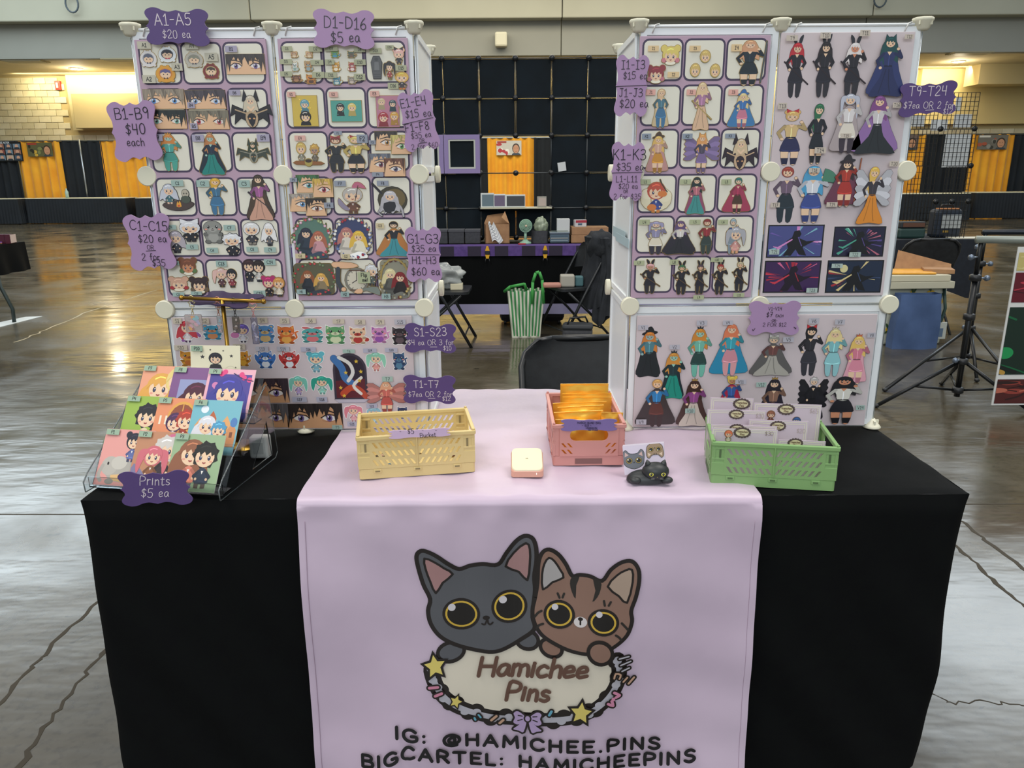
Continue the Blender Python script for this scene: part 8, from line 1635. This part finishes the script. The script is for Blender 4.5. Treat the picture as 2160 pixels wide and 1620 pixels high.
def p10(A):
    A.poly([(0, 0), (1, 0), (1, 1), (0, 1)], '#e6dfc0')
    for x, y, r_ in ((.24, .74, .045), (.22, .86, .03), (.82, .76, .035), (.72, .4, .06), (.12, .4, .03), (.9, .5, .02), (.66, .88, .02), (.4, .9, .02)): A.poly(starp(x, y, r_ * 1.2), '#3a3836')
    for x, y in ((.8, .42), (.9, .36), (.66, .34), (.1, .3)): A.ell(x, y, .12, .12, '#d3ccb0'); A.ell(x, y - .01, .11, .11, '#e6dfc0')
    A.poly([(.36, .3), (.64, .3), (.6, .56), (.4, .56)], '#2c2a2c', 2); hairb(A, .5, .70, .13, '#26242a', 'bob'); face(A, .5, .69, .125); hairf(A, .5, .70, .13, '#26242a', '#3c3a44')
print_card(WALL((a.x + b_.x) / 2 , rb.y + .20, (a.z + b_.z) / 2 - .048, -.02, R(10)), w, .10, p10, 'P10', 'cream print with black stars and a black-haired figure, tagged P10', None, .026)
# ---- brass T stand with key charms, and the purple plaque behind it
SY = rb.y + .255; a, b_ = PY(383, 628, SY), PY(556, 636, SY); c_ = PY(469, 633, SY); BR_ = M('#a07c34', .28, .9)
t = thing('charm_stand', 'brass T-shaped stand behind the print rack', 'stand', (c_.x, SY, ZK))
mb = MB(); L0, L1 = a - Vector((c_.x, SY, ZK)), b_ - Vector((c_.x, SY, ZK)); mb.tube([L0, L1], .0042, BR_, 12); mb.build('crossbar', t)
for p in (L0, L1): mb = MB(); blob(mb, .0062, .0062, .0062, BR_, 0, 1, 0, 12, 8, Matrix.Translation(p)); mb.build('end_ball', t)
mb = MB(); mb.tube([(0, 0, .004), (0, 0, c_.z - ZK)], .0048, BR_, 12); mb.build('post', t); mb = MB(); mb.lathe([(.045, 0), (.045, .003), (.01, .006), (.006, .012)], BR_, 24); mb.build('base', t)
def charm_hang(px, ybot, cc, shape, body, lab, w):
    s_ = (px - 383) / (556 - 383); p = a.lerp(b_, s_); t = thing('key_charm', lab, 'key charm', (p.x, p.y - .001, p.z), 0, 'key charms on the brass stand'); cm_ = M(cc, .3, .6); zb = PY(px, ybot, SY).z - p.z
    mb = MB(); mb.tube([(.0058 * cos(k * pi / 6), 0, .0058 * sin(k * pi / 6)) for k in range(12)], .0011, cm_, 6, True); q = {'star': starp(0, -.012, .009, 5, .5), 'heart': [(0, -.020), (-.010, -.010), (-.007, -.004), (0, -.008), (.007, -.004), (.010, -.010)], 'ring': ellp(0, -.012, .006, .008, 0, 12)}[shape]
    mb.tube([(x, 0, y) for x, y in q], .0012, cm_, 6, True); mb.build('clasp', t)
    mb = MB(); z = -.022
    for k in range(3):
        R_ = Matrix.Translation((0, 0, z)) @ Matrix.Rotation(k * pi / 2, 4, 'Z'); mb.tube([(.0024 * cos(j * pi / 4), 0, .0042 * sin(j * pi / 4)) for j in range(8)], .0008, cm_, 5, True, R_); z -= .0062
    mb.build('chain', t)
    h = -(zb - z); r2 = random.Random(int(px)); mb = MB(); mb.box(-w / 2, w / 2, -.0015, .0015, zb, z + .003, M(body[0], .12, 0, .5, 0, .75), .002); mb.build('acrylic_plate', t)
    B = Art(1)
    for k in range(9): B.items.append((ellp(r2.uniform(-w * .3, w * .3), zb + (z - zb) * r2.uniform(.1, .9), w * .14, h * .09, r2.uniform(0, 3)), body[1 + k % (len(body) - 1)]))
    mb = MB(); B.mesh(mb, 0); mb.build('printed_picture', t, WALL(0, -.0018, 0))
charm_hang(403, 700, '#c9b884', 'star', ('#dcd3cf', '#c9a0a8', '#8fb4b8', '#d8a06a', '#a8a4b8'), 'large pastel acrylic key charm, leftmost on the brass stand', .040); charm_hang(458, 702, '#b8806c', 'star', ('#c9cfd0', '#8fa8b0', '#b89a9c'), 'narrow acrylic key charm left of the brass post', .011)
charm_hang(493, 702, '#4a4648', 'ring', ('#8f8880', '#6a5a50', '#a89c94'), 'grey acrylic key charm with a dark clasp right of the post', .017); charm_hang(532, 726, '#d89a98', 'heart', ('#a8a4b4', '#8c88a0', '#b8b0b8'), 'slender acrylic key charm with a pink heart clasp', .016)
for px0, py0, px1, py1, rl, nm in ((415, 609, 547, 656, -.27, 'x'),):
    Y = SY + .03; a = pb(px0, py1, Y); c2 = pb(px1, py0, Y); t = thing('price_sign', 'dark purple plaque tipped back behind the brass stand', 'sign', ((a[0] + c2[0]) / 2, Y, (a[1] + c2[1]) / 2)); mb = MB(); mb.prism(plaque(.150, .10), .0025, M('#34284a', .5)); mb.build('card', t, WALL(0, 0, 0, -.26, R(80)))
